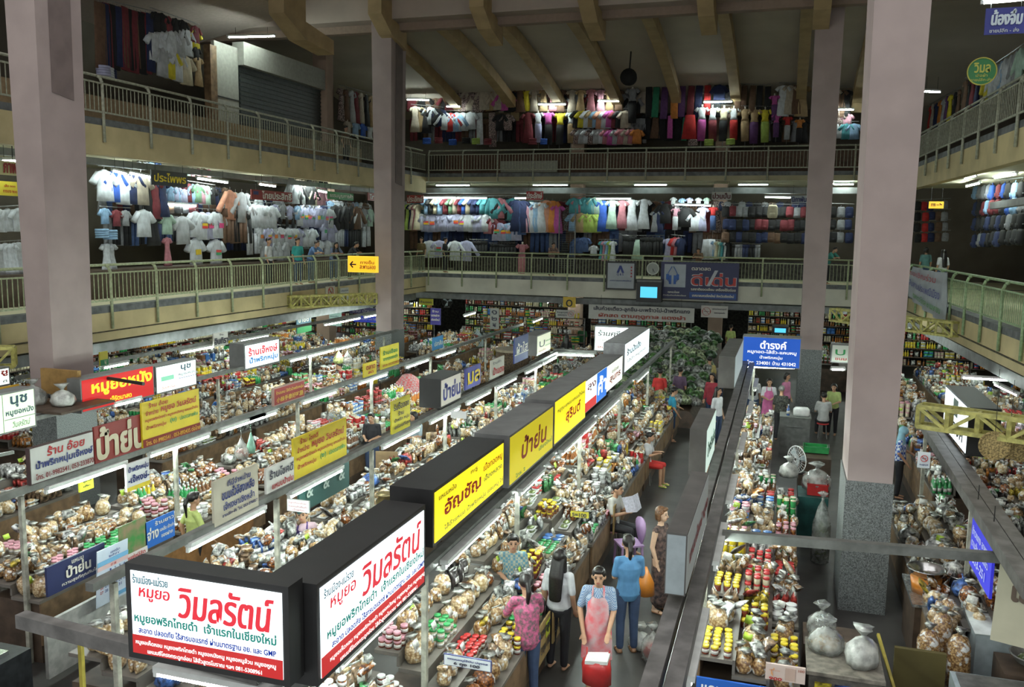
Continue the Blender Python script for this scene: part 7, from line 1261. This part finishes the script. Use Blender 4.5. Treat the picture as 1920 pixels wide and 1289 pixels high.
# bags and pipe on the near left column, brown board
mb = MB(); mb.cyl((0, 0, 0), (1.45, -.35, -.02), .04, n=8); tag(mb.build('dark_pipe', BLK, None, (-13.35, 12.45, 2.55)), 'dark pipe crossing in front of the near left column', 'pipe')
mb = MB(); mb.cyl((0, 0, 0), (1.3, -.3, .0), .035, n=8); tag(mb.build('dark_pipe', BLK, None, (-12.3, 13.2, 2.75)), 'dark pipe in front of the red box sign with yellow letters', 'pipe')
bx('brown_board', 'ochre board leaning at the foot of the near left column', 'board', mat('ochre_board', (.34, .20, .06), .7, var=.1), -13.05, -12.2, 12.62, 12.7, 2.43, 2.95)
bx('loft_shelf', 'plank shelf around the near left column holding plastic bags', 'shelf', DKW, -13.1, -11.6, 11.6, 12.85, 2.38, 2.42)
bigbag('grey plastic bag on the plank shelf, left one', (-12.6, 12.0, 2.42), .24, .36, CLR); bigbag('grey plastic bag on the plank shelf, right one', (-12.05, 12.1, 2.42), .22, .30, CLW)
# bags in the aisle
p = HZ(1200, 1215, 0); bigbag('white plastic bag on the aisle floor', (p[0], p[1], 0), .17, .24, CLW); p = HZ(1222, 1240, .0); bigbag('tall clear bag with a red bottom on the aisle floor', (p[0], p[1], 0), .15, .42, CLR, PL['red'])
p = HZ(1112, 1262, .62); t = lpt('shopping_bag', 'red shopping bag with white packages held by the woman in the batik apron', 'bag', (-1.84, 9.30, .46)); mb = MB(); mb.smooth = True; mb.lathe([(.05, 0), (.16, .02), (.17, .22), (.15, .3)], 14, wob=.08, sy=.7); mb.build('bag', PL['red'], t)
for sx_ in (-.12, .12): mb = MB(); mb.cyl((sx_, 0, .26), (sx_*1.1, .06, .40), .010, n=6); mb.build('carry_handle', PL['red'], t)
mb = MB(); mb.hexa([(-.12, -.1, .27), (.14, -.1, .30), (.14, .06, .34), (-.12, .06, .30)], [(-.12, -.1, .31), (.14, -.1, .34), (.14, .06, .38), (-.12, .06, .34)]); mb.build('white_package', PL['white'], t)
p = HZ(384, 1070, .7); t = lpt('shopping_bag', 'green plastic bag carried by the person in the lime T-shirt', 'bag', (p[0], p[1], .48)); mb = MB(); mb.smooth = True; mb.lathe([(.03, 0), (.12, .02), (.12, .16), (.02, .34)], 12, wob=.08); mb.build('bag', PL['green'], t)
p = HZ(1210, 1085, .7); t = lpt('shopping_bag', 'orange bag hanging beside the sky blue T-shirt', 'bag', (p[0], p[1], .45)); mb = MB(); mb.smooth = True; mb.lathe([(.03, 0), (.13, .02), (.13, .2), (.02, .42)], 12, wob=.08); mb.build('bag', PL['orange'], t)
# boards along the aisle edge of the front row
CB = mat('brown_price_board', (.36, .25, .10), .7, var=.12)
for q, lb in (((-2.62, 9.65, .35), 'brown hand written price board leaning on the front counter by the plaid shirt'), ((-2.60, 10.25, .38), 'second brown price board with a yellow note on the front counter'), ((-2.62, 14.4, .42), 'brown price board near the child in red shorts')):
    t = sign('price_board', lb, q, 'y+', .52, .5, CB, [('ราคาถูก', .1, .9, .6, .85, K1, 0, 3), ('3 ถุง 100', .1, .9, .2, .45, K1, 0, 3)], bands=[(.55, .9, .5, .9, flat((.55, .62, .05)))], thick=.02)
# counter fronts at lower left
bx('front_board', 'white front board under the navy banner on the third row', 'board', mat('dirty_white_board', (.46, .47, .44), .6, var=.12), -8.34, -8.29, 7.9, 9.9, .1, .82)
bx('front_board', 'orange brown wooden front board behind the posters on the third row', 'board', mat('orange_wood', (.34, .17, .06), .6, var=.15), -8.34, -8.29, 9.95, 12.2, .1, .95)
mb = MB(); mb.bar((0, 0, 0), (0, 0, 2.1), .035); tag(mb.build('yellow_pole', mat('yellow_pole_paint', (.40, .33, .05), .5), None, (-8.4, 7.2, 0)), 'yellow pole at the lower left beside the navy banner', 'pole')
mb = MB(); mb.bar((0, 0, 0), (0, 0, 2.1), .035); tag(mb.build('yellow_pole', mat('yellow_pole_paint', (.40, .33, .05), .5), None, (-5.62, 5.7, 0)), 'yellow pole wrapped with blue tape at the bottom left', 'pole')
t = lpt('food_cart', 'dark metal food cart at the bottom left corner with trays', 'cart', (0, 0, 0)); mb = MB(); mb.box(-9.4, -7.9, 6.1, 7.3, 0, .85); mb.build('body', mat('dark_cart_steel', (.05, .055, .06), .4, .5, var=.2), t); mb = MB(); mb.box(-8.5, -8.0, 6.7, 7.1, .85, .90); mb.build('tray', INOX, t); mb = MB(); mb.box(-8.9, -8.55, 6.2, 6.6, .85, .90); mb.build('tray', INOX, t)
bowl('steel tray of brown food on the dark cart', (-8.2, 6.4, .85), .20, INOX, SN[2], .07); bowl('pan of yellow food on the dark cart at the left edge', (-8.75, 6.9, .86), .18, STEELD, SN[0], .07)
# bottom left goods stand under the near sign
counter(-5.6, -4.4, 5.35, 6.3, [(.6, .9), (.6, 1.05)], 'low stand of bags below the near box sign at the bottom left', 1); fill(-5.0, -4.45, 5.4, 6.2, .901, 'on the low stand at the bottom left', ['snack_bag', 'snack_bag', 'foil_packet']); fill(-5.58, -5.05, 5.4, 6.2, 1.051, 'on the low stand at the bottom left', ['snack_bag', 'knotted_bag'])
t = lpt('garlic_basket', 'basket of round pinkish shallots with red strings at the bottom left', 'basket', (-5.05, 4.95, .85)); mb = MB(); mb.smooth = True; mb.lathe([(.12, 0), (.17, .08)], 16); mb.build('basket', STRAW, t); mb = MB(); mb.smooth = True
for i in range(40): a = i*2.4; r_ = .15*math.sqrt((i+.5)/40); mb.ell((r_*math.cos(a), r_*math.sin(a), .11+.07*(1-(r_/.15)**2)), .025, .025, .022, 8, 5)
o = mb.build('shallots', mat('pink_shallot_skin', (.42, .26, .22), .5, var=.2), t); o['kind'] = 'stuff'; mb = MB(); mb.smooth = True; mb.ell((0, .02, .20), .05, .04, .03, 8, 5); mb.build('red_strings', PL['red'], t)
bx('side_table', 'dark table under the basket of shallots', 'table', DKW, -5.4, -4.6, 4.7, 5.2, 0, .84)
# vegetables heaped at the end of the aisle
VG = [foil('wrapped_greens', (.10, .24, .07)), foil('wrapped_cabbage', (.40, .50, .28)), foil('dull_film', (.30, .33, .30)), foil('dark_leaf_film', (.04, .10, .04)), foil('dull_film_b', (.42, .45, .42))]
proto('vegetable_bundle', [('bundle', P_(lambda b: b.lathe([(.02, 0), (.12, .02), (.16, .10), (.12, .19), (.03, .24)], 9, wob=.28)), VG[0]), ('leaf_tips', P_(lambda b: [b.cyl((0, 0, .18), (.1*math.cos(a), .1*math.sin(a), .30), .02, .004, 5) for a in (0, 1.3, 2.6, 3.9, 5.1)]), VG[1])])
SPACE['vegetable_bundle'] = (.3, .26); CATS['vegetable_bundle'] = 'vegetables'; VN = ['dark green', 'pale green', 'film wrapped', 'dark leafy', 'film wrapped']
mbv = MB(); mbv.hexa([(-4.9, 25.2, 0), (-2.2, 25.2, 0), (-1.9, 33.5, 0), (-5.2, 33.5, 0)], [(-4.6, 25.4, .55), (-2.5, 25.4, .45), (-2.3, 33.2, 1.8), (-4.9, 33.2, 1.9)]); tag(mbv.build('vegetable_stand', DKW), 'sloping dark stand under the heap of wrapped vegetables', 'stand')
y = 25.5
while y < 33.:
    x = -4.7
    while x < -2.3:
        k = random.randrange(5); z = .5+(y-25.4)/7.8*1.35; lb = '%s vegetable bundle in the heap at the aisle end' % VN[k]
        put('vegetable_bundle', (x+random.uniform(-.05, .05), y+random.uniform(-.05, .05), z+random.uniform(-.04, .12)), random.uniform(0, 6), lb, lb, VG[k], None, random.uniform(.95, 1.45)); x += .26
    y += .27
# goods farther off: shelves and counters under the balconies
def rack(axis, c0, c1, fixed, dpt, lv, label, kinds, face):
    t = lpt('shelf_rack', label, 'shelf', (0, 0, 0))
    for k, z in enumerate(lv):
        mb = MB()
        if axis == 'x': mb.box(c0, c1, fixed, fixed+dpt, z-.03, z)
        else: mb.box(min(fixed, fixed+dpt), max(fixed, fixed+dpt), c0, c1, z-.03, z)
        mb.build('shelf', DKW, t)
        if axis == 'x':
            x = c0
            while x < c1-.3:
                kd = random.choice(kinds); b_, s_, cn = variant(kd); run = random.uniform(.12, .4); sy, sx_ = SPACE[kd]; n = max(1, int(run/sy))
                for i in range(n):
                    for j in range(2 if kd in TOPH else 1): put(kd, (x+sy*(i+.5), fixed+.12, z+.001+TOPH.get(kd, 0)*j), random.uniform(-.2, .2), label, label, b_, s_)
                x += sy*n+.04
        else: fill(min(fixed, fixed+dpt)+.02, max(fixed, fixed+dpt)-.02, c0, c1, z+.001, label, kinds, face)
    mb = MB(); [mb.bar((x, y, 0), (x, y, lv[-1]), .04) for x, y in (((c0, fixed+dpt/2), (c1, fixed+dpt/2)) if axis == 'x' else ((fixed+dpt/2, c0), (fixed+dpt/2, c1)))]
    mb.build('uprights', STEELD, t)
for n_, (x0, x1, Y) in enumerate(((-23., -16., 38.5), (-15.5, -10., 41.5), (-9., -4.2, 41.5), (-1.6, 3.4, 41.5), (-12.8, -8.2, 36.5), (3.7, 8.4, 37.6), (3.5, 10., 43.))):
    rack('x', x0, x1, Y, .3, (.5, .85, 1.2, 1.55, 1.9), 'crowded shelf rack %s' % ('in the far left corner', 'behind the middle stalls', 'behind the front row', 'behind the blue box sign', 'across from the far balcony', 'in the far right corner', 'at the rearmost right')[n_], ['lidded_jar', 'food_tin', 'sauce_bottle', 'standing_pouch', 'carton'], -1)
rack('y', 15., 24., -21.5, .55, (.6, 1.0, 1.4, 1.8), 'shelf rack under the left balcony, near part', ['lidded_jar', 'food_tin', 'sauce_bottle', 'standing_pouch'], 1); rack('y', 24.2, 35., -21.5, .55, (.6, 1.0, 1.4, 1.8), 'shelf rack under the left balcony, far part', ['lidded_jar', 'food_tin', 'sauce_bottle', 'standing_pouch'], 1)
rack('y', 17., 33., 8.6, .5, (.6, 1.0, 1.4, 1.8), 'shelf rack under the right balcony', ['lidded_jar', 'sauce_bottle', 'foil_packet', 'snack_bag'], -1)
KF = ['foil_packet', 'knotted_bag', 'snack_bag', 'standing_pouch', 'lidded_jar', 'carton', 'sauce_bottle', 'dried_fish_packet', 'noodle_bag']
KS.append(KF); ci_lab.append('long crowded counter')
row([(15., 22., 'under the left balcony, outer near one', 5), (22.2, 29., 'under the left balcony, outer middle one', 5), (29.2, 32.5, 'under the left balcony, outer far one', 5)], -19.6, -18.2, T3, 1, KS)
row([(29.8, 36., 'by the purple name board', 5)], -16.6, -15.2, T3, 1, KS)
row([(29.3, 35.5, 'behind the far left column', 5)], -13.1, -11.9, T3, 1, KS)
row([(27.3, 35.5, 'near the wicker barrel', 5)], -10.0, -8.8, T3, 1, KS)
row([(23.8, 31.5, 'behind the second sign row', 5)], -7.0, -5.8, T3, 1, KS)
row([(33.2, 36.2, 'in the far right corner', 5)], .8, 2.9, T3, -1, KS)
row([(23.6, 28.0, 'right of the far right column', 5)], 1.9, 2.25, [(.33, .9)], -1, KS) if 0 else None
row([(17.2, 23.4, 'between the dark beam and the right balcony', 5)], 2.75, 3.45, [(.35, .9), (.33, 1.05)], -1, KS)
row([(20.5, 26., 'right of the cloth banner, near one', 5), (26.2, 33., 'right of the cloth banner, far one', 5)], 4.35, 5.5, T3, -1, KS)
row([(15.2, 22., 'under the right balcony, near one', 5), (22.2, 30., 'under the right balcony, far one', 5)], 6.2, 7.4, T3, -1, KS)
for q, lb in (((-17., 38.), 'left far corner'), ((-13.5, 39.), 'corner by the shelves'), ((-10.4, 38.6), 'middle shelves'), ((-7.4, 38.8), 'shelves behind the front row'), ((.4, 39.), 'shelves behind the blue box sign'), ((2.6, 36.5), 'right far corner'), ((5.5, 35.6), 'shelf rack in the far right corner'), ((-19.5, 20.), 'outer left counter, near'), ((-19.5, 26.), 'outer left counter, middle'), ((-19.5, 32.), 'outer left counter, far'), ((4.7, 27.), 'counter right of the cloth banner'), ((3.1, 29.), 'counter below the cloth banner'), ((5.2, 32.), 'rear end of the right stalls'), ((7.2, 18.), 'outer right counter, near'), ((7.2, 26.), 'outer right counter, far'), ((-11.6, 31.), 'counter behind the far left column'), ((-8.6, 30.), 'counter near the wicker barrel')):  # those right of the cloth banner are added to brighten dark counters
    tube((q[0], q[1], 2.35), (q[0], q[1]+1.2, 2.38), 'lit tube over the '+lb, .35)
flush()
